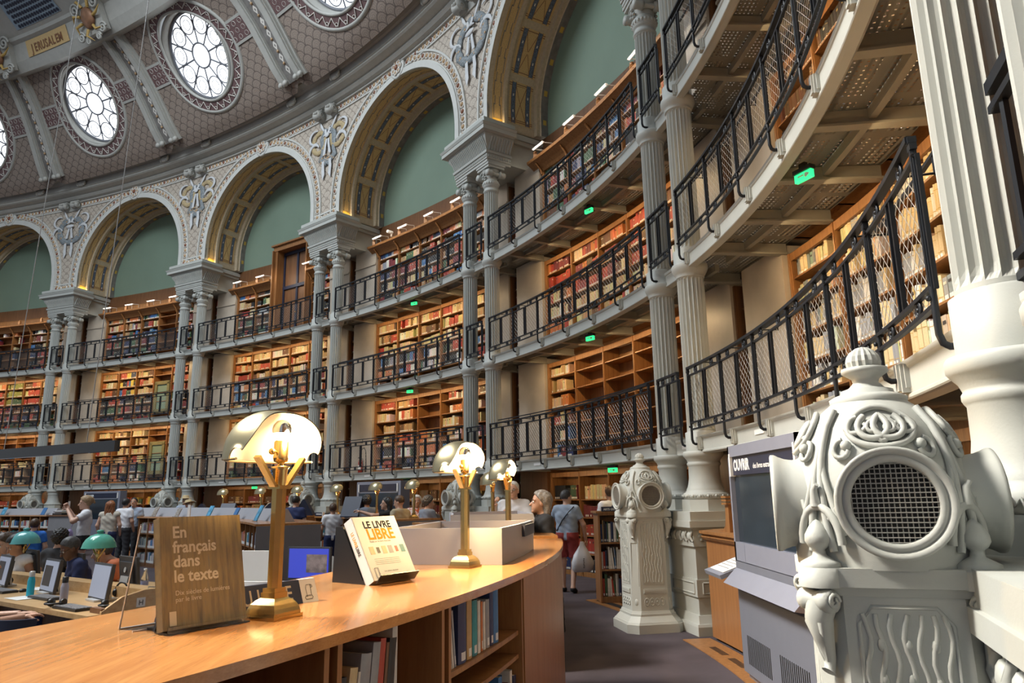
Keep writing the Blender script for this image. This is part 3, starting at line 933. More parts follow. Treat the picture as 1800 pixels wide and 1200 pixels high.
# entablature block over each pair
def entab():
    out = {}
    def ring(m, e0, e1, z0, z1, y1=.42):
        a0, a1 = .74 + e0, .74 + e1
        f0, f1 = -.27 - e0, -.27 - e1
        vs = [(-a0, f0, z0), (a0, f0, z0), (a0, y1, z0), (-a0, y1, z0), (-a1, f1, z1), (a1, f1, z1), (a1, y1, z1), (-a1, y1, z1)]
        m.add(vs, [(0, 3, 2, 1), (4, 5, 6, 7), (0, 1, 5, 4), (1, 2, 6, 5), (2, 3, 7, 6), (3, 0, 4, 7)])
    m = MB()
    ring(m, .0, .0, 9.49, 9.56); ring(m, .02, .02, 9.56, 9.70); ring(m, .05, .06, 9.70, 9.76)
    arch_ = m
    m = MB()
    ring(m, .0, .03, 9.76, 9.84)
    ring(m, .03, .06, 9.84, 9.92); ring(m, .06, .13, 9.92, 10.04); ring(m, .13, .15, 10.04, 10.12)
    def rib(x, y, nx, ny):
        pts = [(.02, 9.80), (.045, 9.86), (.075, 9.95), (.135, 10.03), (.155, 10.09)]
        m.tube([(x + nx * d, y + ny * d, z) for d, z in pts], .024, 5)
    for k in range(24): rib(-.74 + 1.48 * k / 23, -.27, (-.74 + 1.48 * k / 23) * .16, -1)
    for sx in (-1, 1):
        for k in range(9): rib(sx * .74, -.22 + .60 * k / 8, sx, 0)
    out['fluted_frieze'] = m
    m = arch_
    for k in range(26): m.box((-.72 + 1.44 * k / 25, -.27 - .025, 9.63), (.030, .03, .05))
    for sx in (-1, 1):
        for k in range(10): m.box((sx * .765, -.24 + .62 * k / 9, 9.63), (.03, .03, .05))
    out['architrave'] = arch_
    m = MB()
    ring(m, .16, .16, 10.12, 10.15); ring(m, .27, .27, 10.17, 10.27); ring(m, .19, .24, 10.15, 10.17); ring(m, .28, .31, 10.27, 10.33); ring(m, .20, .20, 10.33, 10.40); ring(m, .22, .22, 10.40, 10.50)
    out['cornice'] = m
    m = MB()
    m.box((0, 1.0, 9.90), (1.30, 1.22, .62)); m.box((0, 1.0, 9.60), (1.36, 1.22, .05))
    m.box((0, 1.0, 10.24), (1.46, 1.22, .10)); m.box((0, 1.0, 10.36), (1.56, 1.22, .14))
    out['rear_beam'] = m
    return {k: q.mesh(k, M['stone']) for k, q in out.items()}
EN = entab()
for i in range(1, 7):
    t_ = thing('entablature', 'fluted grey entablature block above the %s pair of columns' % PIERN[i], 'entablature', P(i), rzof(i))
    for k in EN: share(EN[k], t_, k)
    mb = MB()
    mb.box((.80, .02, 10.515), (.03, .42, .025)); mb.box((-.80, .02, 10.515), (.03, .42, .025))
    mb.build('lit_strip', M['warm_led'], t_)

# brackets, leaf bosses, wreaths and rosettes of the arcade
def bracket():
    m = MB()
    for sx in (-.34, .34):
        f = Matrix.Translation((sx, -.42, 14.28)) @ Matrix.Rotation(pi / 2, 4, 'Y')
        m.lathe([(.001, -.17), (.13, -.165), (.16, -.12), (.11, -.05), (.10, .05), (.14, .13), (.16, .165), (.001, .17)], 16, 0, f)
        for e in (-.172, .172): m.tube([(.09 * cos(g) * (1 - g / 9), .09 * sin(g) * (1 - g / 9), e) for g in [j * .5 for j in range(13)]], .018, 4, 0, f)
        m.prism([(-.40, 14.50), (-.40, 14.28), (-.30, 14.16), (-.1, 14.10), (.05, 14.10), (.05, 14.50)], -.14, .14, 0, Matrix.Translation((sx, 0, 0)) @ Matrix(((0, 0, 1, 0), (1, 0, 0, 0), (0, 1, 0, 0), (0, 0, 0, 1))))
        for k in range(3): m.ball((sx - .1 + .1 * k, -.52, 14.36), .06, 7, 5)
    m.box((0, -.12, 14.30), (1.05, .2, .34)); m.box((0, -.16, 14.14), (1.10, .16, .05))
    return m.mesh('bracket', M['rib'])
def boss():
    m = MB(); m.ball((0, 0, 0), .14, 10, 6, 0, None, (1.9, .6, .9))
    for sx in (-1, 1):
        m.ball((sx * -.18, -.02, 0), .09, 8, 5, 0, None, (.6, .8, 1.4))
    m.tube([(.3 - .14 * k / 6 - .04 * cos(k), -.06, .07 * sin(k)) for k in range(7)], .03, 5)
    return m.mesh('leaf_boss', M['rib'])
BRK, BOS = bracket(), boss()
def wreath(kind):
    out = {}
    m = MB()
    if kind == 0:
        m.tube([(.50 * cos(a), -.02, .50 * sin(a)) for a in [2 * pi * k / 30 for k in range(30)]], [.10 + .018 * (k % 3) for k in range(30)], 7, 0, None, True)
        for k in range(36): m.ball((.5 * cos(k * .35) + .05 * sin(k * 2.3), -.10, .5 * sin(k * .35) + .05 * cos(k * 1.7)), .035, 5, 4, 1)
    else:
        for sx in (-1, 1):
            m.tube([(sx * (.38 + .26 * cos(a)), -.02, .18 + .34 * sin(a)) for a in [2 * pi * k / 22 for k in range(22)]], [.07 + .014 * (k % 3) for k in range(22)], 6, 2, None, True)
            m.tube([(sx * .10, -.03, .55), (sx * .24, -.03, .25), (sx * .22, -.03, -.2), (sx * .30, -.03, -.42), (0, -.03, -.66)], [.10, .11, .07, .10, .09], 6, 0)
        for k in range(16): m.ball((rnd.uniform(-.3, .3), -.10, rnd.uniform(-.6, -.3)), .03, 5, 4, 1)
    out['garland'] = (m, [M['wreath'], M['bead'], M['wreath_gold']])
    m = MB()
    def rib(pts, w): 
        rows = [[Vector((x - w[i] / 2, y, z)), Vector((x + w[i] / 2, y, z))] for i, (x, y, z) in enumerate(pts)]
        m.grid(rows, 0, True)
        m.grid([[p + Vector((0, .02, 0)) for p in r] for r in rows], 0, True)
    for sx in (-1, 1):
        rib([(sx * .04, -.10, .18), (sx * .06, -.13, .0), (sx * .12, -.12, -.35)], [.07, .08, .10])
        rib([(sx * .14, -.13, -.55), (sx * .15, -.10, -.8), (sx * .13, -.11, -1.0), (sx * .16, -.08, -1.15)], [.10, .11, .12, .01])
        m.tube([(sx * (.55 + .22 * sin(a)), -.09, .42 + .22 * cos(a)) for a in [-.6 + .35 * k for k in range(13)]], [.02 + .028 * sin(pi * k / 12) for k in range(13)], 5)
        m.tube([(sx * (.55 + .2 * sin(a)), -.10, -.06 + .22 * cos(a)) for a in [-1.2 + .3 * k for k in range(11)]], [.02 + .04 * sin(pi * k / 10) for k in range(11)], 5)
        m.tube([(sx * .35, -.08, .85), (sx * .26, -.10, .66), (sx * .16, -.1, .48)], [.02, .05, .03], 5)
        m.tube([(sx * .10, -.11, .50), (sx * .04, -.14, .34), (sx * .16, -.13, .30)], [.05, .06, .02], 5)
    m.ball((0, -.15, .16 if kind == 0 else .28), .09, 8, 6, 0, None, (2.0 if kind == 0 else 1, .6, .8))
    out['ribbon'] = (m, [M['ribbon']])
    return {k: q.mesh(k, mm) for k, (q, mm) in out.items()}
WR = [wreath(0), wreath(1)]
def rosette():
    a, b_ = MB(), MB()
    a.lathe([(.34, 0), (.34, -.05), (.30, -.06), (.001, -.05)], 26, 0, Matrix.Rotation(pi / 2, 4, 'X') @ Matrix.Scale(-1, 4, (0, 0, 1)))
    for k in range(7):
        g = 2 * pi * k / 7
        b_.tube([(.17 * cos(g) + .07 * cos(q), -.08, .17 * sin(g) + .07 * sin(q)) for q in [2 * pi * j / 9 for j in range(9)]], .022, 5, 0, None, True)
        b_.ball((.17 * cos(g), -.07, .17 * sin(g)), .05, 7, 5, 1, None, (1, .5, 1))
    b_.ball((0, -.09, 0), .085, 10, 6, 2, None, (1, .6, 1))
    return a.mesh('medallion_disc', M['trim_paint']), b_.mesh('flower', [M['bead_white'], M['bead'], M['bead_red']])
RD, RF = rosette()
for i in range(1, 7):
    for dx in (-1.25, 1.25):
        side = 'left' if dx > 0 else 'right'
        tag(share(BOS, None, 'leaf_boss', P(i + dx * D2U, -.90, 14.92), rzof(i)), 'grey leaf boss on the cornice, %s of the %s pier' % (side, PIERN[i]), 'ornament', 'leaf bosses on the cornice')
    tag(share(BRK, None, 'scroll_bracket', P(i), rzof(i)), 'double scroll bracket under the cornice at the %s pier' % PIERN[i], 'bracket')
    t_ = thing('wreath_relief', 'ribboned wreath relief on the spandrel above the %s pier' % PIERN[i], 'relief', P(i, NF - .01, 13.22), rzof(i))
    t_.scale = (1.32, .55, 1.08)
    for k, me in WR[0 if i in (2, 5, 1) else 1].items(): share(me, t_, k)
for b in range(1, 6):
    t_ = thing('rosette_medallion', 'flower medallion crowning the arch of the %s' % BAYN[b], 'medallion', P(b + .5, NF - .03, 14.30), rzof(b + .5))
    share(RD, t_); share(RF, t_)

# ------------------------------------------------------------------ galleries
M['deck'] = None
def deck_mat():
    m, nt, b = nodes_of('perforated_cast_deck')
    t = NT(nt)
    s = t.sep(t.uv())
    x, y = s[0], s[1]
    px = t.m('ABSOLUTE', t.m('SUBTRACT', t.m('FRACT', t.m('DIVIDE', x, .058)), .5))
    py = t.m('ABSOLUTE', t.m('SUBTRACT', t.m('FRACT', t.m('DIVIDE', y, .050)), .5))
    hole = t.m('MULTIPLY', t.m('LESS_THAN', px, .12), t.m('LESS_THAN', py, .17))
    fx = t.m('ABSOLUTE', t.m('SUBTRACT', t.m('FRACT', t.m('DIVIDE', x, .62)), .5))
    fy = t.m('ABSOLUTE', t.m('SUBTRACT', t.m('FRACT', t.m('DIVIDE', y, .36)), .5))
    inside = t.m('MULTIPLY', t.m('LESS_THAN', fx, .42), t.m('LESS_THAN', fy, .40))
    hole = t.m('MULTIPLY', hole, inside)
    nt.links.new(t.m('SUBTRACT', 1., hole), b.inputs['Alpha'])
    g = t.m('MULTIPLY', t.m('SINE', t.m('MULTIPLY', y, 101.)), inside)
    b.inputs['Base Color'].default_value = (.21, .20, .175, 1)
    b.inputs['Roughness'].default_value = .6
    nt.links.new(t.bump(t.m('ADD', t.m('MULTIPLY', g, .3), t.m('MULTIPLY', inside, 1.5)), .9, .02), b.inputs['Normal'])
    return m
M['deck'] = deck_mat()
M['beam'] = mk('gallery_beam_paint', (.27, .255, .215), .55, var=.06)
def hook_post():
    m = MB()
    m.tube([(0, .10, -.115), (0, .035, -.115), (0, .012, -.10), (0, 0, -.06), (0, 0, .0), (0, 0, .80)], .016, 8)
    m.box((0, 0, .50), (.026, .026, .70)); m.box((.046, .004, .44), (.016, .018, .62))
    m.box((0, 0, .80), (.05, .03, .03)); m.box((0, .0, .835), (.034, .034, .03))
    m.ball((0, -.02, .10), .014, 6, 4); m.tube([(0, 0, .76), (.05, -.02, .74), (.07, -.02, .745)], .006, 4)
    return m.mesh('post', M['iron'])
def dbl():
    m = MB()
    for x in (-.034, .034): m.box((x, 0, .445), (.020, .022, .60))
    m.box((0, 0.004, .445), (.012, .010, .60))
    return m.mesh('baluster', M['iron'])
def rosd():
    m = MB()
    f = Matrix.Rotation(pi / 2, 4, 'X')
    for r, q in ((.040, .009), (.024, .007)):
        m.tube([(r * cos(a), r * sin(a) * 1.15, 0) for a in [2 * pi * j / 14 for j in range(14)]], q, 5, 0, f, True)
    m.ball((0, 0, 0), .013, 7, 5, 0, f); m.tube([(.02, 0, 0), (.035, .03, 0)], .006, 4, 0, f)
    return m.mesh('rosette', M['iron'])
def blk():
    m = MB()
    m.box((0, 0, .095), (.085, .05, .16)); m.box((.0, -.012, .10), (.055, .055, .15)); m.box((-.055, .005, .105), (.014, .03, .13)); m.box((.055, .005, .105), (.014, .03, .13))
    return m.mesh('post_bracket', M['stone'])
HP, DB, RO_, BK = hook_post(), dbl(), rosd(), blk()
NR = -.21
def wiremesh(u0, u1, z0, z1, n, sp=.062):
    mb = MB(); L = (u1 - u0) * PER; h = z1 - z0
    r = .0022 if u0 < 1.5 else .0017
    st = sp * 1.414
    k = int((L + h) / st)
    def seg(x0, za, x1, zb):
        q = 2
        pts = []
        for j in range(q + 1):
            f = j / q
            pts.append(P(u0 + (x0 + (x1 - x0) * f) * D2U, n, za + (zb - za) * f))
        mb.tube(pts, r, 3, 0, None, False, True)
    for i in range(1, k + 1):
        c = i * st
        for d in (1, -1):
            # line x = c - (z - z0) * 1.0 for d=1 ; mirrored for d=-1
            xa, za = c, z0
            xb, zb = c - h, z1
            if xa > L: za = z0 + (xa - L); xa = L
            if xb < 0: zb = z1 + xb; xb = 0
            if zb - za < .02: continue
            if d < 0: xa, xb = L - xa, L - xb
            seg(xa, za, xb, zb)
    return mb
def railing(u0, u1, lev, npost, label, tall=True, mesh=True):
    F = FL[lev]
    t_ = thing('balcony_railing', label, 'railing', P((u0 + u1) / 2, NR, F), world=True, group='iron gallery railings')
    for nm, z0, z1, n0, n1 in (('top_rail', .83, .858, -.024, .024), ('upper_bar', .735, .755, -.013, .013), ('lower_bar', .14, .16, -.013, .013), ('bottom_bar', .055, .075, -.013, .013)):
        mb = MB(); cbox(mb, u0, u1, NR + n0, NR + n1, F + z0, F + z1, .03); mb.build(nm, M['iron'], t_)
    if tall:
        mb = MB(); cbox(mb, u0, u1, NR + .20, NR + .225, F + .935, F + .955, .03)
        for k in range(npost): 
            u = u0 + (u1 - u0) * (k + .5) / npost
            p = P(u, NR + .21, F); mb.box((p.x, p.y, F + .89), (.012, .012, .11)); 
            q = P(u, NR + .0, F); mb.tube([p + Vector((0, 0, .845)), q + Vector((0, 0, .845))], .007, 4)
        mb.build('hand_rail', M['iron'], t_)
    us = [u0 + (u1 - u0) * k / (npost - 1) for k in range(npost)]
    org = Vector(t_['_o'])
    def put(me, nm, u, n, z, rr=None):
        share(me, t_, nm, P(u, n, z) - org, rzof(u))
    for k, u in enumerate(us):
        put(HP, 'post', u, NR, F)
        if k < npost - 1:
            d = (us[1] - us[0])
            put(DB, 'baluster', u + d / 2, NR, F)
            for f in (.25, .75):
                put(RO_, 'rosette', u + d * f, NR, F + .79); put(RO_, 'rosette', u + d * f, NR, F + .108)
    if mesh:
        mb = wiremesh(u0, u1, F + .075, F + .74, NR + .012)
        o = mb.build('wire_mesh', M['wire'], t_); o['label'] = 'pale diamond wire mesh'
    return us
def balcony(u0, u1, lev, us, label, nbeam, ends=True):
    h = H[lev]
    t_ = thing('balcony', label, 'balcony', P((u0 + u1) / 2, 0, h), world=True, group='gallery walkways')
    mb = MB()
    n0 = -.10 if ends else -.02
    csweep(mb, [(n0 + .06, h - .02), (n0, h - .02), (n0 - .006, h - .012), (n0 - .006, h + .004), (n0 + .006, h + .012), (n0 + .006, h + .148), (n0 - .004, h + .156), (n0 - .008, h + .17), (n0 - .008, h + .195), (n0 + .06, h + .20)], u0, u1, .02, 0, False, True)
    csweep(mb, [(n0 + .03, h - .02), (n0 + .09, h - .032), (n0 + .12, h), (n0 + .06, h + .02)], u0, u1, .02, 0, False, True)
    mb.build('fascia', M['stone'], t_)
    mb = MB(); uv = []
    k = max(2, int((u1 - u0) / .02)); L = (u1 - u0) * PER
    rows = []
    for i in range(k + 1):
        u = u0 + (u1 - u0) * i / k
        rows.append([P(u, n, h + .15) for n in (n0 + .05, .35, .7, 1.02)]); uv += [(u * PER, n) for n in (n0 + .05, .35, .7, 1.02)]
    mb.grid(rows, 0, False); mb.uv = uv
    if not ends:                                            # the walkway widens behind the columns
        for ua, ub in ((u0 - .052, u0), (u1, u1 + .052)):
            mb.grid([[P(u, n, h + .151) for n in (.215, .6, 1.02)] for u in (ua, (ua + ub) / 2, ub)], 0, False); uv += [(u * PER, n) for u in (ua, (ua + ub) / 2, ub) for n in (.215, .6, 1.02)]
    o = mb.build('deck', M['deck'], t_); o['label'] = 'perforated cast iron deck'
    for i in range(nbeam):
        u = u0 + (u1 - u0) * (i + .5) / nbeam
        mb = MB()
        w = .032 * D2U
        pr = [(u - w, n0 + .05), (u + w, n0 + .05), (u + w, 1.0), (u - w, 1.0)]
        for (za, zb, q) in ((h - .01, h + .012, 1.6), (h + .012, h + .14, .5)):
            vs = [P(u + (uu - u) * q, n, za) for uu, n in pr] + [P(u + (uu - u) * q, n, zb) for uu, n in pr]
            mb.add(vs, [(3, 2, 1, 0), (4, 5, 6, 7), (0, 1, 5, 4), (1, 2, 6, 5), (2, 3, 7, 6), (3, 0, 4, 7)])
        mb.build('beam', M['beam'], t_)
    mb = MB(); cbox(mb, u0, u1, .44, .50, h + .05, h + .145, .04); mb.build('joist', M['beam'], t_)
    org = Vector(t_['_o'])
    if ends:
        for u in us: share(BK, t_, 'post_bracket', P(u, n0 - .01, h) - org, rzof(u))
    if lev == 1:
        u = u0 + (u1 - u0) * (.72 if ends else .5)
        mb = MB(); cbox(mb, u - (.13 if ends else .09) * D2U, u + (.13 if ends else .09) * D2U, n0 - .004, n0 + .01, h + .065, h + .115, .03)
        o = mb.build('name_plate', M['white'], t_); o['label'] = 'small white plate on the fascia'
g2 = GAP / 2 / PER
for b in range(0, 6):
    for lev in (1, 2, 3):
        if b == 0 and lev == 3: pass
        u0, u1 = b + g2 + .021, b + 1 - g2 - .021
        us = railing(u0 + .004, u1 - .004, lev, 7, 'black iron railing of the %s in the %s' % (GALN[lev], BAYN[b]), True)
        balcony(b + g2 + .024, b + 1 - g2 - .024, lev, us, 'grey walkway of the %s in the %s' % (GALN[lev], BAYN[b]), 6)
for i in range(0, 6):
    for lev in (1, 2, 3):
        u0, u1 = i - g2 + .022, i + g2 - .022
        railing(u0 - .002, u1 + .002, lev, 2, 'short iron railing between the %s columns on the %s' % (PIERN[i], GALN[lev]), False, False) if i else None
        balcony(u0 - .004, u1 + .004, lev, [], 'short walkway between the %s columns at the %s' % (PIERN[i], GALN[lev]), 1, False)
# the right-hand railing beside the nearest column
for lev in (1, 2):
    F = FL[lev] if lev == 1 else FL[2]
    u0, u1 = -g2 + .024, g2 - .024
    t_ = thing('balcony_railing', 'short iron railing between the nearest right columns on the %s' % GALN[lev], 'railing', P(0, 0, F), world=True, group='iron gallery railings')
    for nm, z0, z1 in (('top_rail', .81, .86), ('upper_bar', .73, .76), ('lower_bar', .13, .16), ('bottom_bar', .05, .08)):
        mb = MB(); cbox(mb, u0, u1, -.02, .02, F + z0, F + z1, .05); mb.build(nm, M['iron'], t_)
    for k in range(3):
        mb = MB(); p = P(u0 + (u1 - u0) * (.18 + .32 * k), 0, F + .445); mb.box(p, (.022, .022, .6)); mb.build('baluster', M['iron'], t_)

# ------------------------------------------------------------------ bookcases, panels and books
NB0, NB1 = 1.0, 1.40
UP = [.165, .298, .432, .568, .702, .835]
BOOKS = []                     # every shelved volume: (centre on shelf u, n, z, w, h, d, colour, lean, where)
def top_of(st): return [2.10, H[2] - .02, H[3] - .02, 9.48][st]
PAL = {'old': ['cream'] * 4 + ['tan'] * 3 + ['red', 'brown', 'orange', 'white'], 'red': ['red'] * 4 + ['wine', 'orange', 'cream', 'brown'], 'mix': ['cream', 'red', 'navy', 'blue', 'green', 'white', 'brown', 'black', 'tan', 'orange', 'grey', 'wine'],
       'dark': ['black', 'navy', 'brown', 'wine', 'green', 'navy', 'black', 'red'], 'cream': ['cream'] * 6 + ['tan', 'white'], 'bright': ['red', 'orange', 'yellow', 'blue', 'navy', 'green', 'black', 'red'], 'box': ['cream', 'cream', 'grey', 'cream', 'white'],
       'green': ['olive', 'olive', 'green'], 'brown': ['brown', 'brown', 'black', 'tan'], 'lib': ['white', 'white', 'blue', 'grey', 'navy', 'white', 'red', 'black', 'teal', 'white', 'orange']}
def shelf_row(b, ua, ub, z, hmax, pal, fill, where, front=NB0 + .05, rr=None, wmin=.022, wmax=.06, run=True, dep=.20):
    rr = rr or rnd
    L = (ub - ua) * PER
    x = .01
    end = L * fill if fill < 1 else L - .02
    if fill < .95 and rr.random() < .3: x = L * (1 - fill) * rr.random()
    end = min(L - .02, x + end)
    c = rr.choice(PAL[pal]); nrun = 0; w0 = .03; h0 = hmax * .8; k = 0
    while x < end:
        if nrun <= 0:
            c = rr.choice(PAL[pal]); nrun = rr.randint(2, 9) if run else rr.randint(1, 2)
            w0 = rr.uniform(wmin, wmax); h0 = hmax * rr.uniform(.62, .92)
        nrun -= 1
        w = w0 * rr.uniform(.85, 1.15); h = h0 * rr.uniform(.96, 1.0)
        if x + w > L - .01: break
        k += 1
        # u grows to the viewer's left: count from the left
        BOOKS.append((ub - (x + w / 2) * D2U, front, z, w * .96, h, dep, c, 0 if rr.random() < .94 else rr.uniform(-.12, .12), where + (k,)))
        x += w
        if rr.random() < .02: x += rr.uniform(.03, .15)

M['shade'] = M['wood_dark']
for b in range(0, 6):
    for st in range(4):
        z0, z1 = FL[st], top_of(st)
        rows = [z0 + .09 + .36 * r for r in range(9) if z0 + .09 + .36 * r < z1 - .22]
        lab = 'oak bookcase on the %s of the %s' % (GALN[st], BAYN[b])
        t_ = thing('bookcase', lab, 'bookcase', P(b + .5, NB0, z0), world=True, group='wall bookcases')
        gap = (1, 2) if (b, st) == (3, 3) else ()          # compartments given up to the door
        spans = [(UP[0], UP[-1])] if not gap else [(UP[0], UP[1]), (UP[3], UP[-1])]
        mb = MB()
        for sa, sb in spans: cbox(mb, b + sa, b + sb, NB1 - .02, NB1, z0, z1, .03)
        mb.build('back_panel', M['wood'], t_)
        for k, u in enumerate(UP):
            if gap and k == 2: continue
            mb = MB(); w = (.022 if 0 < k < 5 else .04) * D2U
            cbox(mb, b + u - w, b + u + w, NB0, NB1 - .02, z0, z1, .2); cbox(mb, b + u - w * .5, b + u + w * .5, NB0 - .012, NB0, z0 + .05, z1, .2)
            mb.build('upright', M['wood'], t_)
        mb = MB()
        for sa, sb in spans: cbox(mb, b + sa, b + sb, NB0 + .01, NB1 - .02, z0, z0 + .085, .03)
        mb.build('plinth', M['wood'], t_)
        for r, z in enumerate(rows):
            mb = MB()
            for k in range(5):
                if k in gap: continue
                cbox(mb, b + UP[k] + .003, b + UP[k + 1] - .003, NB0 + .015, NB1 - .02, z - .022, z, .05)
            mb.build('shelf', M['wood'], t_)
        mb = MB()
        if st < 3: cbox(mb, b + UP[0], b + UP[-1], NB0, NB0 + .04, z1 - .10, z1, .03)
        else:
            for sa, sb in ([(.13, .87)] if not gap else [(.13, .30), (.566, .87)]): csweep(mb, [(NB0 - .0, 9.30), (NB0 - .04, 9.36), (NB0 - .10, 9.42), (NB0 - .22, 9.50), (NB0 - .26, 9.52), (NB0 - .28, 9.58), (NB0 - .22, 9.60), (NB1 - .02, 9.60), (NB1 - .02, 9.30)], b + sa, b + sb, .02, 0, False, True)
            for sa, sb in ([(.13, .87)] if not gap else [(.13, .30), (.566, .87)]): csweep(mb, [(1.36, 9.60), (1.36, 9.95), (1.40, 10.0), (1.44, 10.0), (1.44, 9.60)], b + sa, b + sb, .02, 0, False, True)
            for u in UP:
                if gap and u == UP[2]: continue
                mb.tube([P(b + u, NB0 - .02, 9.22), P(b + u, NB0 - .06, 9.34), P(b + u, NB0 - .2, 9.47)], .028, 6)
            for k in range(5):
                if gap and k in (1, 2): continue
                p = P(b + .16 + .17 * k, NB0 - .18, 9.66); mb.box(p, (.09, .09, .14)); mb.ball(p + Vector((0, 0, .10)), .05, 8, 6)
        mb.build('cornice' if st == 3 else 'head_rail', M['wood'], t_)
        # books
        for k in range(5):
            if k in gap: continue
            cidx = 4 - k                                      # 0 = leftmost compartment for the viewer
            for r, z in enumerate(rows):
                hm = min(.33, (rows[r + 1] if r + 1 < len(rows) else z1) - z - .03)
                pal, fill, wmax = 'mix', .93, .06
                if st == 0: pal, fill = ('red' if (r + cidx) % 2 else 'brown'), .95
                if st == 1: pal, fill = ('old' if r > 1 else 'mix'), .72
                if st == 2: pal, fill = ('old' if r > 2 else 'mix'), .96
                if st == 3: pal, fill = ('mix' if r > 2 else 'dark'), .95
                if b == 0 and st == 1: pal, fill, wmax = 'box', .80, .085
                if b == 0 and st == 2: pal, fill = ('brown' if cidx < 3 else 'cream'), .98
                if b == 1 and st == 1 and cidx > 0: fill = 0
                if b == 1 and st == 2: pal = ('red' if r > 2 else 'old')
                if b == 1 and st == 0: pal, fill = [('brown', .98), ('cream', .98), ('cream', .95), ('brown', .9), ('red', .9)][cidx] if r > 3 else (('red' if r > 0 else 'dark'), .95)
                if b == 1 and st == 0 and cidx == 0 and r > 2: pal = 'dark'
                if b == 2 and st == 1 and cidx == 2 and r > 2: fill = 0
                if b == 2 and st == 3: pal = 'mix'
                if b in (3,) and st == 1 and cidx < 2: fill = .2
                if b == 5 and st == 1: fill = .0 if r > 2 else .5
                if b == 5 and st == 3 and cidx < 3: fill = .12
                if b in (4, 5) and st == 2: pal = ['bright', 'old', 'green', 'red', 'old'][(cidx + b) % 5] if r > 2 else 'dark'
                if b in (4, 5) and st == 0: pal = 'bright' if r > 3 else 'dark'
                if fill <= 0 or (b in (4,) and cidx == 3 and st in (1, 2, 3)): continue
                fill *= rnd.uniform(.86, 1.02)
                shelf_row(b, b + UP[k] + .005, b + UP[k + 1] - .005, z + .002, hm, pal, fill, (b, st, cidx, r), wmax=wmax, run=not (b == 0 and st == 1))
# pier panels and the dark narrow shelves between them
for i in range(0, 6):
    for st in range(4):
        z0, z1 = (FL[st], [H[1], H[2], H[3], 9.46][st] - .0)
        for sd in (-1, 1):
            if i == 0 and sd < 0: continue
            ua, ub = sorted((i + sd * .022, i + sd * .158))
            mb = MB(); cbox(mb, ua, ub, .93, 1.40, z0 + .02, z1 + .12, .03)
            o = struct(mb.build('wall_pier_panel', M['panel'] if st else M['wood_dark']), None)
            if st == 3: 
                mb = MB(); cbox(mb, ua, ub, .90, .93, 9.0, 9.05, .03); mb.build('moulding', M['panel'], o)
        t_ = thing('narrow_bookcase', 'narrow dark bookcase behind the %s columns on the %s' % (PIERN[i], GALN[st]), 'bookcase', P(i, 1., z0), world=True)
        for sd in (-1, 1):
            mb = MB(); ua, ub = sorted((i + sd * .017, i + sd * .0215)); cbox(mb, ua, ub, .97, 1.40, z0, z1, .1); mb.build('upright', M['wood_dark'], t_)
        for r in range(6):
            z = z0 + .09 + .36 * r
            if z > z1 - .2: break
            mb = MB(); cbox(mb, i - .017, i + .017, 1.08, 1.4, z - .02, z, .1); mb.build('shelf', M['wood_dark'], t_)
            shelf_row(i, i - .0165, i + .0165, z, .3, 'dark' if i != 1 else 'box', .8, (i, st, 9, r), front=1.12)
# door in the fourth bay, top gallery; green display niches in the fifth bay
t_ = thing('gallery_door', 'tall oak door with dark glass breaking into the green lunette', 'door', P(3.433, .98, FL[3]), rzof(3.433))
mb = MB()
for x in (-.90, .90): mb.box((x, .1, 1.72), (.18, .4, 3.44)); mb.box((x * 1.06, .0, 1.72), (.05, .44, 3.44))
mb.box((0, .1, 3.52), (2.06, .44, .18)); mb.box((0, .05, 3.64), (2.18, .5, .06)); mb.build('door_frame', M['wood'], t_)
mb = MB(); mb.box((0, .26, 1.72), (1.62, .04, 3.4)); mb.build('door_leaf', M['wood_dark'], t_)
mb = MB()
for x in (-.78, -.02, .78): mb.box((x, .22, 1.72), (.09, .05, 3.4))
mb.box((0, .21, 2.05), (1.62, .05, .12)); mb.box((0, .21, 3.36), (1.62, .05, .12)); mb.build('glazing_bar', M['navy'], t_)
mb = MB(); mb.ball((.1, .10, 1.0), .03, 8, 6); mb.build('handle', M['brass'], t_)
M['olive_paint'] = mk('olive_painted_frame', (.17, .15, .06), .5, var=.1)
for st in (1, 2):
    t_ = thing('framed_hatch', 'olive framed hatch among the shelves on the %s at left' % GALN[st], 'hatch', P(4 + .365, NB0 + .02, FL[st] + .35), rzof(4.365))
    mb = MB()
    for x in (-.36, .36): mb.box((x, 0, .62), (.14, .05, 1.2))
    for z in (.06, 1.2): mb.box((0, 0, z), (.86, .05, .14))
    mb.build('hatch_frame', M['olive_paint'], t_)
    mb = MB(); mb.box((0, .03, .63), (.6, .03, 1.05)); mb.build('hatch_panel', M['green'], t_)

# ---- volumes: the ones that show largest are objects of their own, the others one shelf-filling mass
def vol_mesh(c):
    m = MB()
    m.box((0, .5, .5), (1, 1, 1))
    m.tube([(0, 0, 0), (0, 0, 1)], .0, 3) if False else None
    k = 6
    arc = [(-.5 + i / k, -.09 * sin(pi * i / k)) for i in range(k + 1)]
    m.grid([[(x, y, 0.) for x, y in arc], [(x, y, 1.) for x, y in arc]], 0, True)
    m.add([(x, y, 1.) for x, y in arc], [tuple(range(k + 1))])
    for z in (.2, .8): m.grid([[(x, y - .012, z - .012) for x, y in arc], [(x, y - .012, z + .012) for x, y in arc]], 2, True)
    m.grid([[(x * .9, y - .014, .03) for x, y in arc[1:-1]], [(x * .9, y - .014, .13) for x, y in arc[1:-1]]], 1, True)
    return m.mesh('volume', [BM[c], M['white'], M['gold']])
VOL = {c: vol_mesh(c) for c in BC}
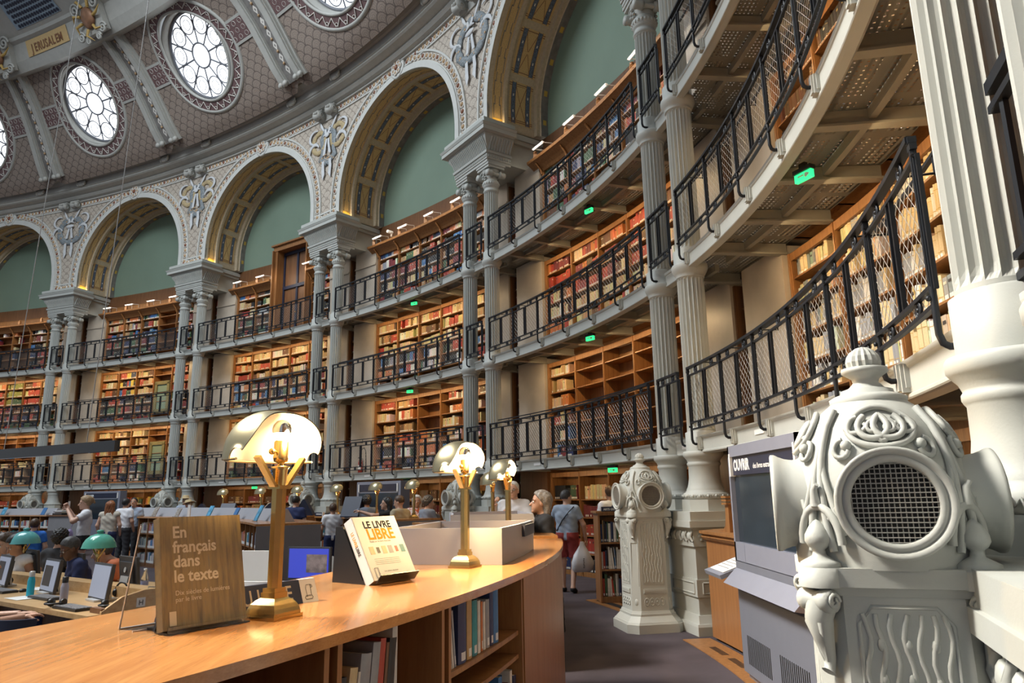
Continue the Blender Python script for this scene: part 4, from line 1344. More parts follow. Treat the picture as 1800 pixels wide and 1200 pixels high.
def seen_size(bk):
    u, n, z, w, h, d, c, lean, wh = bk
    p = P(u, n, z + h / 2) - Vector((0, 0, EYE))
    y = p.dot(_f)
    if y < .5: return 0
    X, Y = 900 + FPX * p.dot(_r) / y, 600 - FPX * p.dot(_up) / y
    if not (0 < X < 1655 and 0 < Y < 900): return 0
    if wh[0] == 0 and (wh[1] == 0 or Y < 40): return 0
    if wh[0] == 0 and wh[2] == 9: return 0
    if wh[2] == 9: return 0
    fac = abs((P(u, n).normalized()).dot(nrm(u)))
    return w * h * fac / (y * y)
NIND = 214
order = sorted(range(len(BOOKS)), key=lambda i: -seen_size(BOOKS[i]))
ind = set(order[:NIND])
mass = MB(); mass.col = []
for i, (u, n, z, w, h, d, c, lean, wh) in enumerate(BOOKS):
    f = Matrix.Translation(P(u, n, z)) @ Matrix.Rotation(rzof(u), 4, 'Z')
    if i in ind:
        b, st, ci, r, k = wh
        lab = '%s volume, %s on shelf %s up, %s compartment, %s, %s' % (c, ORD[k - 1], ['one', 'two', 'three', 'four', 'five', 'six', 'seven'][r], ORD[ci], GALN[st], BAYN[b].replace(' from right', '').replace(' at right', ''))
        o = share(VOL[c], None, 'book')
        o.matrix_world = f @ Matrix.Rotation(lean, 4, 'Y') @ Matrix.Diagonal((w, d, h, 1))
        tag(o, lab, 'book', 'volumes on the gallery shelves')
        continue
    col = [min(1, q * rnd.uniform(.8, 1.2)) for q in BC[c]]
    x = w / 2
    if lean: f = f @ Matrix.Rotation(lean, 4, 'Y')
    vs = [(-x, 0, 0), (x, 0, 0), (x, 0, h), (-x, 0, h), (-x, d, 0), (x, d, 0), (x, d, h), (-x, d, h)]
    mass.add(vs, [(0, 1, 2, 3), (4, 0, 3, 7), (1, 5, 6, 2)], 0, False, f); mass.col += [col] * 3
    mass.add(vs, [(3, 2, 6, 7)], 0, False, f); mass.col += [[.55, .5, .42]]
    if rnd.random() < .75 and w > .015:
        mass.add([(-x * .85, -.003, .012), (x * .85, -.003, .012), (x * .85, -.003, .05), (-x * .85, -.003, .05)], [(0, 1, 2, 3)], 0, False, f); mass.col += [[.75, .74, .70]]
    if rnd.random() < .35:
        mass.add([(-x * .7, -.003, h * .7), (x * .7, -.003, h * .7), (x * .7, -.003, h * .82), (-x * .7, -.003, h * .82)], [(0, 1, 2, 3)], 0, False, f); mass.col += [rnd.choice([[.55, .4, .15], [.7, .65, .5], [.05, .04, .04]])]
tag(mass.build('shelved_volumes', M['bindings']), 'rows of old bound volumes filling the farther gallery shelves', 'books', kind='stuff')

# ---- lights of the galleries
for b in range(0, 6):
    for st in range(4):
        z = top_of(st) - .03
        pw = [18, 52, 52, 28][st]
        for s_ in (.33, .67):
            u = b + s_
            a, c_ = P(u - .15, .80, 0), P(u + .15, .80, 0)
            zz = z if st < 3 else 9.85
            nn = .36 if st < 3 else .4
            l = area_light('shelf_light', P(u, nn, zz), P(u, 1.25, zz - 1.5), (c_ - a).length, .04, pw * .5, (1., .70, .36) if st < 3 else (1, .86, .66))
# lamps on the top cornice
def lampbar():
    a, b_ = MB(), MB()
    a.box((0, 0, 0), (.46, .05, .035)); a.tube([(-.2, .02, 0), (-.2, .30, .05), (-.2, .30, -.12)], .008, 5); a.tube([(.2, .02, 0), (.2, .30, .05), (.2, .30, -.12)], .008, 5)
    for k in range(12): b_.box((-.2 + .036 * k, -.004, -.02), (.022, .03, .012))
    return a.mesh('lamp_bar', M['white']), b_.mesh('lamp_diffuser', M['led'])
LB, LD = lampbar()
for b in range(1, 5):
    for k in range(4):
        u = b + .80 - .17 * k
        if b == 3 and k in (2,): continue
        t_ = thing('cornice_lamp', 'white bar lamp, %s from left on the top cornice, %s' % (ORD[k], BAYN[b]), 'lamp', P(u, NB0 - .30, 9.78), rzof(u), 'bar lamps over the top shelves')
        share(LB, t_); share(LD, t_)
# green exit lights under the galleries
def exitl():
    a, b_, c_ = MB(), MB(), MB()
    a.box((0, 0, .03), (.30, .10, .06)); a.box((0, 0, .09), (.10, .06, .08))
    b_.box((0, 0, -.06), (.28, .06, .11))
    c_.box((-.03, -.032, -.05), (.10, .004, .02)); c_.box((.05, -.032, -.06), (.03, .004, .06)); c_.prism([(.07, -.03), (.12, -.06), (.07, -.09)], 0, .004, 0, Matrix.Translation((0, -.034, 0)) @ Matrix.Rotation(pi / 2, 4, 'X'))
    return a.mesh('housing', M['black']), b_.mesh('lit_panel', M['exit_green']), c_.mesh('pictogram', M['white'])
EX = exitl()
for (u, lev, wh) in ((.52, 2, 'second gallery of the nearest bay'), (1.42, 3, 'top gallery of the second bay'), (1.44, 2, 'second gallery of the second bay'), (1.36, 1, 'first gallery behind the walking man'),
                     (2.44, 3, 'top gallery of the third bay'), (2.46, 2, 'second gallery of the third bay'), (2.47, 1, 'first gallery of the third bay'), (3.47, 2, 'second gallery of the fourth bay'), (3.48, 1, 'first gallery of the fourth bay')):
    t_ = thing('exit_light', 'green lit exit light hanging under the %s' % wh, 'exit light', P(u, .12, H[lev] - .075), rzof(u) + (.5 if u < 1 else 0.3), 'green exit lights')
    t_.scale = (.68, .68, .68)
    for me in EX: share(me, t_)
# ================================================================== ground floor: vents, kiosk, counters, desks
def px_u(px, n, z=1.6, lo=-.3, hi=6.):
    """u on the line n where it meets the pixel column px (used once, to survey positions)"""
    best, bu = 1e9, lo
    for i in range(1200):
        u = lo + (hi - lo) * i / 1200
        p = P(u, n, z) - Vector((0, 0, EYE)); y = p.dot(_f)
        if y < .5: continue
        e = abs(900 + FPX * p.dot(_r) / y - px)
        if e < best: best, bu = e, u
    return bu
M['mesh_dark'] = mk('dark_grille_back', (.012, .012, .012), .6)
M['grille_wire'] = mk('steel_grille_wire', (.45, .44, .41), .4, .5)
def vent():
    out = {}
    def octo(h, c): return [(-h + c, -h), (h - c, -h), (h, -h + c), (h, h - c), (h - c, h), (-h + c, h), (-h, h - c), (-h, -h + c)]
    m = MB()
    for (h, c, z0, z1, k) in ((.365, .11, 0, .10, 1), (.357, .11, .10, .125, .97), (.34, .105, .125, .185, .86), (.292, .095, .185, .21, 1), (.28, .09, .21, .24, .97)): m.prism(octo(h, c), z0, z1, 0, None, False, k)
    out['base'] = m
    m = MB()
    m.prism(octo(.262, .085), .24, 1.32, 0, None, False, .95); m.prism(octo(.252, .06), 1.32, 1.348, 0, None, False, 1.06)
    m.prism(octo(.274, .045), 1.348, 1.405)
    for sx in (-1, 1):
        for sy in (-1, 1): m.lathe([(.070, 1.345), (.070, 1.405), (.001, 1.41)], 20, 0, Matrix.Translation((sx * .222, sy * .222, 0)))
    out['body'] = m
    m = MB()                                              # one relief panel on the -y face
    fr = [(-.09, .86), (.09, .86), (.13, .81), (.13, .12), (-.13, .12), (-.13, .81)]
    y = -.008
    m.tube([(x, y, z + .43) for x, z in fr], .008, 4, 0, None, True)
    for k in range(7):
        x = -.111 + .037 * k
        m.tube([(x + .010 * sin(q * 1.15 + k), y, .57 + .70 * q / 20) for q in range(21)], .0095, 5)
    for k in range(3):
        for q in range(7): m.ball((-.074 + .074 * k, y - .001,   .58 + .10 * q), .016, 6, 4, 0, None, (.8, .6, 1.3))
    m.box((0, y, .47), (.27, .03, .05)); m.box((0, y - .008, .475), (.25, .02, .018))
    for k in range(4):
        g = -.10 + .066 * k
        m.tube([(g + .03 * cos(a), y, .345 + .045 * sin(a)) for a in [2 * pi * j / 8 for j in range(8)]], .010, 4, 0, None, True); m.ball((g, y, .345), .014, 6, 4)
    out['relief_panel'] = m
    m = MB()                                              # corner scroll on the (-x,-y) chamfer, local: faces -y
    m.lathe([(.012, -.06), (.034, -.058), (.038, -.03), (.028, 0), (.038, .03), (.034, .058), (.012, .06)], 14, 0, Matrix.Translation((0, -.040, 1.305)) @ Matrix.Rotation(pi / 2, 4, 'Y'))
    for e in (-.062, .062): m.tube([(e, -.040 + .025 * cos(g) * (1 - g / 11), 1.305 + .025 * sin(g) * (1 - g / 11)) for g in [j * .6 for j in range(14)]], .008, 4)
    m.tube([(0, -.030, 1.29), (0, -.045, 1.25), (0, -.032, 1.19), (0, -.016, 1.13), (0, -.018, 1.10), (0, -.026, 1.09)], [.048, .044, .032, .020, .017, .022], 10)
    for e in (-.028, .028): m.tube([(e, -.045, 1.28), (e * .9, -.066, 1.24), (e * .5, -.046, 1.18), (e * .2, -.028, 1.12)], [.012, .012, .01, .006], 5)
    m.tube([(-.045, 0, 1.04), (-.045, 0, .53), (.045, 0, .53), (.045, 0, 1.04)], .008, 4, 0, None, True)
    m.ball((0, -.002, .34), .03, 8, 5, 0, None, (1, .5, 1.6)); m.tube([(-.04, .002, .42), (-.04, .002, .27), (.04, .002, .27), (.04, .002, .42)], .007, 4, 0, None, True)
    out['corner_scroll'] = m
    m = MB(); m.lathe([(.062, 1.405), (.062, 1.418), (.05, 1.425), (.022, 1.44), (.018, 1.458), (.032, 1.468), (.042, 1.485), (.040, 1.505), (.026, 1.53), (.010, 1.548), (.001, 1.553)], 18)
    out['acorn'] = m
    dome = [(.285, 1.40), (.290, 1.50), (.288, 1.58), (.276, 1.68), (.252, 1.77), (.215, 1.85), (.168, 1.91), (.125, 1.945), (.11, 1.955)]
    m = MB(); m.lathe(dome, 40); out['dome'] = m
    def dp(a, z, h=0.):
        r = float(np.interp(z, [d[1] for d in dome], [d[0] for d in dome]))
        return Vector(((r + h) * cos(a), (r + h) * sin(a), z + h * .3))
    m = MB()
    for q in range(4):
        a0 = -pi / 2 + q * pi / 2
        for sd in (-1, 1):                                # double ring of interlaced scrolls over each drum
            m.tube([dp(a0 + sd * .10 + .19 * sin(g * sd), 1.845 + .042 * cos(g), .014) for g in [.6 + 5.2 * j / 24 for j in range(25)]], .011, 6)
            m.tube([dp(a0 + sd * (.10 + .09 * (1 - g / 9) * sin(g)), 1.84 + .022 * cos(g) * (1 - g / 9), .014) for g in [j * .5 for j in range(13)]], .008, 5)
            m.tube([dp(a0 + sd * (.32 + .14 * sin(g)), 1.845 + .034 * cos(g) * (1 - g / 9), .012) for g in [j * .45 for j in range(13)]], .009, 5)
            m.tube([dp(a0 + sd * (.50 + .10 * sin(g)), 1.775 + .03 * cos(g), .010) for g in [j * .5 for j in range(10)]], .009, 5)
            m.ball(dp(a0 + sd * .44, 1.785, .01), .018, 8, 5)
            m.tube([dp(a0 + sd * (.12 - .05 * k), 1.80 + .008 * sin(k * 2), .012) for k in range(4)], .010, 5)
            # ribs beside each corner
            m.tube([dp(a0 + sd * (.78 - .14 * (1 - k / 8) ** 2), 1.45 + .46 * k / 8, .010) for k in range(9)], .013, 6)
            m.tube([dp(a0 + sd * (.50 + .28 * k / 7), 1.50 + .25 * k / 7, .008) for k in range(8)], .011, 5)
            m.tube([dp(a0 + sd * (.76 - .30 * k / 6), 1.47 + .20 * k / 6 + .02 * sin(k), .008) for k in range(7)], .010, 5)
        m.tube([dp(a0 + .44 * sin(g), 1.845 + .068 * cos(g), .010) for g in [2 * pi * j / 30 for j in range(30)]], .011, 6, 0, None, True)
        ac = a0 + pi / 4                                  # small shell niche over each acorn
        m.tube([dp(ac + .26 * cos(g), 1.47 + .12 * sin(g), .016) for g in [pi * j / 12 for j in range(13)]], .014, 6)
        m.tube([dp(ac, 1.59, .02), dp(ac, 1.64, .03), dp(ac + .05, 1.655, .035)], [.02, .012, .008], 6)
    out['dome_scrollwork'] = m
    m = MB()                                              # air drum on the -y side
    f = Matrix.Translation((0, 0, 1.605)) @ Matrix.Rotation(pi / 2, 4, 'X')
    m.lathe([(.160, .12), (.156, .24), (.150, .275), (.154, .30), (.162, .32), (.170, .335), (.170, .347), (.162, .351), (.150, .343), (.146, .337), (.144, .337), (.142, .343), (.126, .343), (.122, .335), (.120, .32)], 44, 0, f, True, False)
    out['air_drum'] = m
    m = MB(); m.lathe([(.125, .308), (.001, .308)], 30, 1, f, False, False)
    for k in range(17):
        c = -.118 + .236 * k / 16
        h = sqrt(max(0, .122 ** 2 - c * c))
        m.tube([(c, -h, .327), (c, h, .327)], .0020, 4, 0, f); m.tube([(-h, c, .330), (h, c, .330)], .0020, 4, 0, f)
    out['air_grille'] = m
    m = MB()
    m.lathe([(.125, 1.945), (.128, 1.962), (.110, 1.972), (.088, 1.980), (.086, 1.992), (.06, 2.0), (.042, 2.02), (.046, 2.035), (.068, 2.05), (.078, 2.058), (.076, 2.072), (.058, 2.076)], 28)
    n = 32
    rows = []
    for z, r in ((2.074, .056), (2.095, .060), (2.115, .055), (2.133, .042), (2.147, .022), (2.152, .002)):
        rows.append([((r * (1 - .09 * (i % 2))) * cos(2 * pi * i / n), (r * (1 - .09 * (i % 2))) * sin(2 * pi * i / n), z) for i in range(n)])
    m.grid(rows, 0, False, True)
    out['finial'] = m
    return out
_v = vent()
VM = {k: m.mesh('vent_' + k, [M['stone'] if k != 'air_grille' else M['grille_wire'], M['mesh_dark']]) for k, m in _v.items()}
VMG = VM
def put_vent(i, loc, lab, V):
    t_ = thing('vent_pillar', lab, 'vent pillar', loc, rzof(i) + pi / 2, 'ornate air vent pillars')
    for k in ('base', 'body', 'dome', 'dome_scrollwork', 'finial'): share(V[k], t_, k)
    for q in range(4):
        R = Matrix.Rotation(q * pi / 2, 4, 'Z')
        share(V['relief_panel'], t_, 'relief_panel', mat=R @ Matrix.Translation((0, -.255, 0)) @ Matrix.Rotation(-.012, 4, 'X'))
        d = share(V['air_drum'], t_, 'air_drum', mat=R); share(V['air_grille'], d, 'air_grille')
        share(V['acorn'], t_, 'acorn', mat=R @ Matrix.Translation((.222, -.222, 0)))
        share(V['corner_scroll'], t_, 'corner_scroll', mat=R @ Matrix.Rotation(pi / 4, 4, 'Z') @ Matrix.Translation((0, -.300, 0)))
put_vent(0, (1.27, 2.55, 0), 'large cream vent pillar with round mesh openings, filling the right foreground', VM)
put_vent(1, (1.63, 9.42, 0), 'whole grey vent pillar on the carpet in front of the second nearest columns', VMG)
for i, w in ((2, 'behind the nearer desk lamps'), (3, 'left of the dark lectern boxes, below the fourth columns'), (4, 'beside the straw hats'), (5, 'above the left counter')):
    put_vent(i, P(i, -.65), 'grey vent pillar %s' % w, VMG)

# ------------------------------------------------------------------ kiosk, lectern, cabinet, floor grille
K = thing('information_kiosk', 'tall blue-grey kiosk headed OUVRIR with a dark screen and sloping ledge', 'kiosk', (2.05, 6.95, 0), -pi / 2)
# local x runs along the front (towards the camera), local y away from the hall
M['kiosk'] = mk('blue_grey_lacquer', (.215, .23, .295), .38, var=.03)
M['kiosk_dark'] = mk('blue_grey_lacquer_lower', (.15, .163, .205), .42, var=.03)
M['screen'] = mk('dark_screen_glass', (.022, .032, .045), .12, var=.2, scale=2)
mb = MB(); mb.box((.86, .18, .54), (1.72, .36, .96)); mb.box((.86, .18, .03), (1.64, .30, .06)); mb.build('lower_cabinet', M['kiosk_dark'], K)
mb = MB()
mb.box((.86, .20, 1.54), (1.72, .30, 1.04)); 
for x in (.02, 1.70): mb.box((x, .03, 1.54), (.04, .06, 1.04))
mb.box((.86, .03, 2.01), (1.72, .06, .10)); mb.box((.86, .03, 1.10), (1.72, .06, .17)); mb.box((.30, -.001, 1.10), (.003, .002, .15))
mb.build('upper_frame', M['kiosk'], K)
mb = MB(); mb.box((.86, .045, 1.48), (1.64, .01, .62)); mb.build('screen', M['screen'], K)
mb = MB(); mb.box((.86, .035, 1.885), (1.58, .03, .19)); mb.build('title_band', M['navy'], K)
mb = MB()
for x in (.06, 1.66): mb.box((x, .02, 1.885), (.035, .05, .21))
mb.build('title_clip', M['white'], K)
def lay(x, y, z): return Matrix.Translation((x, y, z)) @ Matrix.Rotation(pi / 2, 4, 'X')
text('title_text', 'OUVRIR', M['white'], K, lay(.11, .018, 1.835), .135, bold=.006, sx=.92)
text('title_text', 'des livres extraordinaires', M['white'], K, lay(.66, .018, 1.838), .062, bold=.0012, sx=1.05)
mb = MB(); mb.prism([(-.13, .82), (-.005, .95), (0, .95), (0, .80)], 0, 1.72, 0, Matrix(((0, 0, 1, 0), (1, 0, 0, 0), (0, 1, 0, 0), (0, 0, 0, 1)))); mb.build('sloping_ledge', M['kiosk'], K)
for x0 in (.18, .98):
    mb = MB()
    for k in range(15): mb.box((x0 + .04 * k, -.001, .27), (.014, .004, .24))
    mb.build('vent_slots', M['mesh_dark'], K)
L = thing('sloping_display_desk', 'small sloping grey desk with a printed sheet beside the kiosk', 'display desk', (1.98, 7.05, 0), -pi / 2)
mb = MB(); R = Euler((radians(20), 0, 0)); mb.box((-.28, .16, .93), (.56, .46, .04), 0, R); mb.box((-.28, .34, .48), (.5, .06, .96)); mb.build('desk_top', M['kiosk'], L)
mb = MB(); mb.box((-.26, .15, .955), (.46, .36, .006), 0, R); mb.build('printed_sheet', M['white'], L)
mb = MB(); mb.box((-.10, .30, 1.012), (.2, .10, .006), 0, R); mb.build('red_label', BM['red'], L)
mb = MB()
for k in range(6): mb.box((-.27, .05 + .045 * k, .924 + .0164 * k), (.36, .004, .004), 0, R)
mb.build('print_line', M['in_grey'], L)
t_ = thing('radiator_cabinet', 'low oak radiator cabinet with scrolled ends between the pedestals', 'cabinet', P(.5, -.2), world=True)
mb = MB(); cbox(mb, .17, .862, -.27, .05, .03, 1.10, .02); mb.build('oak_front', M['wood_side'], t_)
mb = MB(); csweep(mb, [(-.27, 1.08), (-.30, 1.10), (-.32, 1.13), (-.30, 1.15), (-.34, 1.17), (-.34, 1.20), (.05, 1.22), (.05, 1.08)], .17, .866, .02, 0, False, True); mb.build('cap_moulding', M['wood'], t_)
mb = MB(); f_ = Matrix.Translation(P(.787, -.02)) @ Matrix.Rotation(rzof(.787), 4, 'Z') @ Matrix(((1, 0, 0, 0), (0, 0, 1, 0), (0, 1, 0, 0), (0, 0, 0, 1)))
mb.prism([(-.34, 1.20), (-.10, 1.22), (-.03, 1.27), (.0, 1.36), (.004, 1.50), (.10, 1.50), (.10, 1.20)], -.22, .02, 0, f_)
for z in (1.50, 1.535, 1.57): mb.prism([(-.02, z), (.12, z), (.12, z + .022), (-.02, z + .022)], -.25, .03, 0, f_)
mb.build('scrolled_end', M['wood'], t_)
mb = MB(); cbox(mb, .15, .865, -.62, -.30, .001, .012, .02)
t_ = thing('floor_grille', 'oak bordered floor grille with slots in front of the radiator cabinet', 'grille', P(.5, -.45), world=True); mb.build('border', M['wood'], t_)
mb = MB()
for s in range(9):
    for k in range(16):
        u = .80 - .075 * s - .0035 * k
        mb.add([P(u - .0009, -.50, .0135), P(u + .0009, -.50, .0135), P(u + .0012, -.42, .0135), P(u - .0006, -.42, .0135)], [(0, 1, 2, 3)])
mb.build('slots', M['mesh_dark'], t_)
t_ = thing('floor_grille', 'oak floor grille beside the small bookcase behind the grey vent pillar', 'grille', P(1.22, -.5), world=True)
mb = MB(); cbox(mb, 1.12, 1.32, -.62, -.30, .001, .012, .02); mb.build('border', M['wood'], t_)
mb = MB(); cbox(mb, 1.14, 1.30, -.52, -.40, .012, .014, .02); mb.build('slots', M['mesh_dark'], t_)

# ------------------------------------------------------------------ loose books as objects with cover and pages
NBK = [0]
def loose_book(loc, rz, w, h, d, c, label, lean=0., group=None, sticker=True):
    """spine at local -y; w thickness, h height, d depth"""
    NBK[0] += 1
    t_ = bpy.data.objects.new('book', None); COL.objects.link(t_)
    t_.matrix_world = Matrix.Translation(loc) @ Matrix.Rotation(rz, 4, 'Z') @ Matrix.Rotation(lean, 4, 'Y')
    tag(t_, label, 'book', group)
    m = MB(); e = min(.004, w * .15)
    for sx in (-1, 1): m.box((sx * (w / 2 - e / 2), d / 2, h / 2), (e, d, h))
    k = 5; arc = [(-w / 2 + w * i / k, -.10 * w * sin(pi * i / k)) for i in range(k + 1)]
    m.grid([[(x, y, 0.) for x, y in arc], [(x, y, h) for x, y in arc]], 0, True)
    if sticker: m.grid([[(x * .85, y - .0008, .012) for x, y in arc[1:-1]], [(x * .85, y - .0008, .045) for x, y in arc[1:-1]]], 1, True)
    m.build('cover', [BM[c], M['white']], t_)
    m = MB(); m.box((0, d / 2 + .002, h / 2), (w - 2 * e, d - .006, h - .008)); m.build('pages', M['paper'], t_)
    return t_

# ------------------------------------------------------------------ counters
def counter(nm, label, u0, u1, nin, nout, z=1.25, rows=3, face='in', groups=None, slope=0., step=.085, panel_end=(), blank=None, group='low oak bookcase counters'):
    """nin/nout may be functions of u"""
    fi = nin if callable(nin) else (lambda u: nin)
    fo = nout if callable(nout) else (lambda u: nout)
    t_ = thing(nm, label, 'counter', P((u0 + u1) / 2, (fi(u0) + fo(u0)) / 2), world=True, group=group)
    def cb(mb, ua, ub, na, nb, za, zb, du=.03):
        k = max(1, int(math.ceil((ub - ua) / du)))
        rows_ = []
        for i in range(k + 1):
            u = ua + (ub - ua) * i / k
            a, b_ = na(u), nb(u)
            rows_.append([P(u, a, za), P(u, b_, za), P(u, b_, zb), P(u, a, zb)])
        m_ = 4
        fs = []
        for j in range(k):
            for i in range(4): fs.append((j * 4 + i, j * 4 + (i + 1) % 4, (j + 1) * 4 + (i + 1) % 4, (j + 1) * 4 + i))
        mb.add([p for r in rows_ for p in r], fs)
        mb.add(rows_[0] + rows_[-1], [(3, 2, 1, 0), (4, 5, 6, 7)])
    mid = lambda u: (fi(u) + fo(u)) / 2
    mb = MB(); cb(mb, u0 - .004, u1 + .004, lambda u: fi(u) - .02, lambda u: fo(u) + .02, z - .035, z); mb.build('top', M['wood_top'], t_)
    mb = MB(); cb(mb, u0, u1, lambda u: mid(u) - .01, lambda u: mid(u) + .01, .02, z - .035); mb.build('back_panel', M['wood_dark'], t_)
    mb = MB(); cb(mb, u0, u1, lambda u: fi(u) + .02, lambda u: fo(u) - .02, 0, .10); mb.build('plinth', M['wood_dark'], t_)
    nU = max(1, int(round((u1 - u0) / step))); us = [u0 + (u1 - u0) * k / nU for k in range(nU + 1)]
    if groups: us = groups
    w = .014 * D2U
    for u in us:
        mb = MB(); cb(mb, u - w, u + w, fi, fo, .05, z - .035); mb.build('upright', M['wood_side'], t_)
    zs = [.10 + (z - .15) * r / rows for r in range(rows)]
    for r, zz in enumerate(zs):
        if r == 0: continue
        mb = MB(); cb(mb, u0, u1, lambda u: fi(u) + .02, lambda u: fo(u) - .02, zz - .02, zz); mb.build('shelf', M['wood'], t_)
    for (ue, matn) in panel_end:
        mb = MB(); s_ = .006 if ue > (u0 + u1) / 2 else -.006
        cb(mb, *sorted((ue + s_ * .3, ue + s_)), lambda u: fi(u) + .0, lambda u: fo(u) - .0, .02, z - .036); mb.build('end_panel', M[matn], t_)
    if blank:
        mb = MB(); cb(mb, blank[0], blank[1], lambda u: fo(u) - .03, lambda u: fo(u) + .006, .02, z - .036); mb.build('blank_panel', M['wood_side'], t_)
    return t_, us, zs, fi, fo
def fill_counter(us, zs, z, fi, fo, face, where, indiv, pal='lib', mass=None, fill=.9, skip=lambda k, r: False):
    """books on a counter: returns list of (loc, rz, w, h, d, c, label)"""
    for r, zz in enumerate(zs):
        for k in range(len(us) - 1):
            ua, ub = us[k] + .004, us[k + 1] - .004
            if skip(k, r): continue
            x = .01; L = (ub - ua) * PER; kk = 0
            hm = (zs[1] - zs[0]) - .06
            end = L * fill
            nrun = 0
            while True:
                if nrun <= 0: c = rnd.choice(PAL[pal]); nrun = rnd.randint(1, 3); w0 = rnd.uniform(.014, .045); h0 = hm * rnd.uniform(.6, .9)
                nrun -= 1
                w = w0 * rnd.uniform(.8, 1.2); h = h0 * rnd.uniform(.95, 1.)
                if x + w > end: break
                kk += 1
                lean = 0 if rnd.random() < .93 else rnd.uniform(-.12, .12)
                if face == 'in':
                    u = ua + (x + w / 2) * D2U      # facing inwards, viewer in the hall looking outwards: u grows to the left
                    u = ub - (x + w / 2) * D2U
                    loc, rz = P(u, fi(u) + .03, zz + .002), rzof(u)
                else:
                    u = ua + (x + w / 2) * D2U
                    loc, rz = P(u, fo(u) - .03, zz + .002), rzof(u) + pi
                x += w
                if indiv(k, r): loose_book(loc, rz, w * .95, h, .17, c, '%s book, %s from left, %s shelf, section %d of %s' % (c, ORD[kk - 1], ['bottom', 'middle', 'upper', 'top'][r], (len(us) - 1 - k) if face == 'in' else k + 1, where), lean, 'library books in the counters')
                else: mass.append((loc, rz, w * .95, h, .17, c, lean))
CM = []
# the near counter (long oak top, open shelves towards the aisle)
NI, NO = -3.235, -2.215
cF = counter('book_counter', 'long polished oak counter in the foreground with open shelves facing the aisle', -.46, .60, NI, NO, groups=[-.46, -.38, -.30, -.205, -.122, -.112, -.004, .006, .165, .60], blank=(.168, .60))
# front shelf of the near counter: bottom row left empty where the photograph cuts it
cG = counter('book_counter', 'oak counter behind the nearest grey divider box', .68, 1.42, NI, NO, blank=(.68, 1.42))
cC = counter('book_counter', 'oak counter below the row of small brass lamps, its books facing the desks', 1.70, 2.33, NI + .25, NO + .05, panel_end=((1.70, 'grey_felt'),), step=.105)
fB = lambda u: -5.41 + (u - 1.69) * (.97 / 1.9)
cB = counter('book_counter', 'long oak counter with low grey divider and leaning blue books, left of centre', 1.69, 3.58, fB, lambda u: fB(u) + 1.05, panel_end=((1.69, 'grey_felt'),), step=.09)
fA = lambda u: -3.5 + (u - 4.2) * .9
cA = counter('book_counter', 'oak counter with grey divider at the far left', 4.24, 5.0, fA, lambda u: fA(u) + 1.05, panel_end=((4.24, 'grey_felt'),), step=.10)
fill_counter(cC[1], cC[2], 1.25, cC[3], cC[4], 'in', 'the counter under the small lamps', lambda k, r: False, mass=CM)
fill_counter(cB[1], cB[2], 1.25, cB[3], cB[4], 'in', 'the left counter', lambda k, r: False, mass=CM)
fill_counter(cA[1], cA[2], 1.25, cA[3], cA[4], 'in', 'the far left counter', lambda k, r: False, mass=CM)
# mid aisle partition with a hanging plum of felt: grey ends between counter B and A
mb = MB()
for k, (u, n) in enumerate(((4.02, -3.9),)):
    pass
ga = thing('felt_screen', 'grey felt screen closing the gap left of the woman taking a photograph', 'screen', P(4.10, -3.6), world=True)
mb = MB(); cbox(mb, 3.96, 4.20, -3.66, -3.60, .02, 1.22, .05); mb.build('felt_panel', M['grey_felt'], ga)
mb = MB(); cbox(mb, 3.95, 4.21, -3.70, -3.56, 1.22, 1.26, .05); mb.build('top_rail', M['wood_dark'], ga)
# desk-side felt panel behind the dark haired head
gb = thing('felt_screen', 'wide grey felt screen standing behind the computer desks at left', 'screen', (-8.9, 13.1, 0), .52)
mb = MB(); mb.box((0, 0, .60), (1.5, .05, 1.12)); mb.build('felt_panel', M['grey_felt'], gb)
mb = MB(); 
for x in (-.6, .6): mb.box((x, 0, .03), (.06, .4, .06))
mb.build('foot', M['black'], gb)

# near counter books (seen from along the shelf)
zF = cF[2]
SH1 = .95                                       # the shelf that shows in the right section
def shelf_plank(u0, u1, z):
    mb = MB(); cbox(mb, u0, u1, NI + .5, NO - .02, z - .022, z, .03); mb.build('shelf', M['wood'], cF[0])
shelf_plank(.006, .164, SH1)
def aisle_book(u, z, w, h, d, c, label, lean=0., inset=.04, st=True):
    return loose_book(P(u, NO - inset, z + .002), rzof(u) + pi, w, h, d, c, label, lean, 'books in the near counter', st)
row = [('orange', .022, .22, 'thin orange book leaning at the left of the near counter right section', .16), ('white', .026, .245, 'white book leaning beside the thin orange one in the near counter', .15), ('white', .018, .235, 'second white book leaning in the near counter, right of the first', .14),
       ('grey', .016, .23, 'thin grey book leaning against the navy atlas in the near counter', .12), ('navy', .09, .265, 'large navy atlas showing its cover in the near counter', 0), ('tan', .06, .262, 'tall tan book behind the navy atlas in the near counter', 0),
       ('teal', .06, .235, 'teal and green paperback standing in the near counter', 0), ('white', .035, .225, 'white paperback right of the teal one in the near counter', 0), ('orange', .022, .215, 'narrow orange paperback in the near counter, right section', 0), ('white', .03, .21, 'pale paperback right of the narrow orange one in the near counter', 0), ('grey', .05, .215, 'grey book between orange and blue spines in the near counter', 0), ('navy', .05, .255, 'dark volume left of the tall blue one in the near counter', 0), ('blue', .075, .268, 'tall blue volume at the right end of the near counter shelf', 0)]
u = .009
for c, w, h, lab, ln in row:
    aisle_book(u + w / 2 * D2U + ln * 1.0 * D2U * .25, SH1, w, h, .22 if c != 'navy' else .32, c, lab, -ln * 1.3)
    u += (w * 1.12 + .012 + (.05 if lab.startswith('thin grey book leaning') else 0)) * D2U
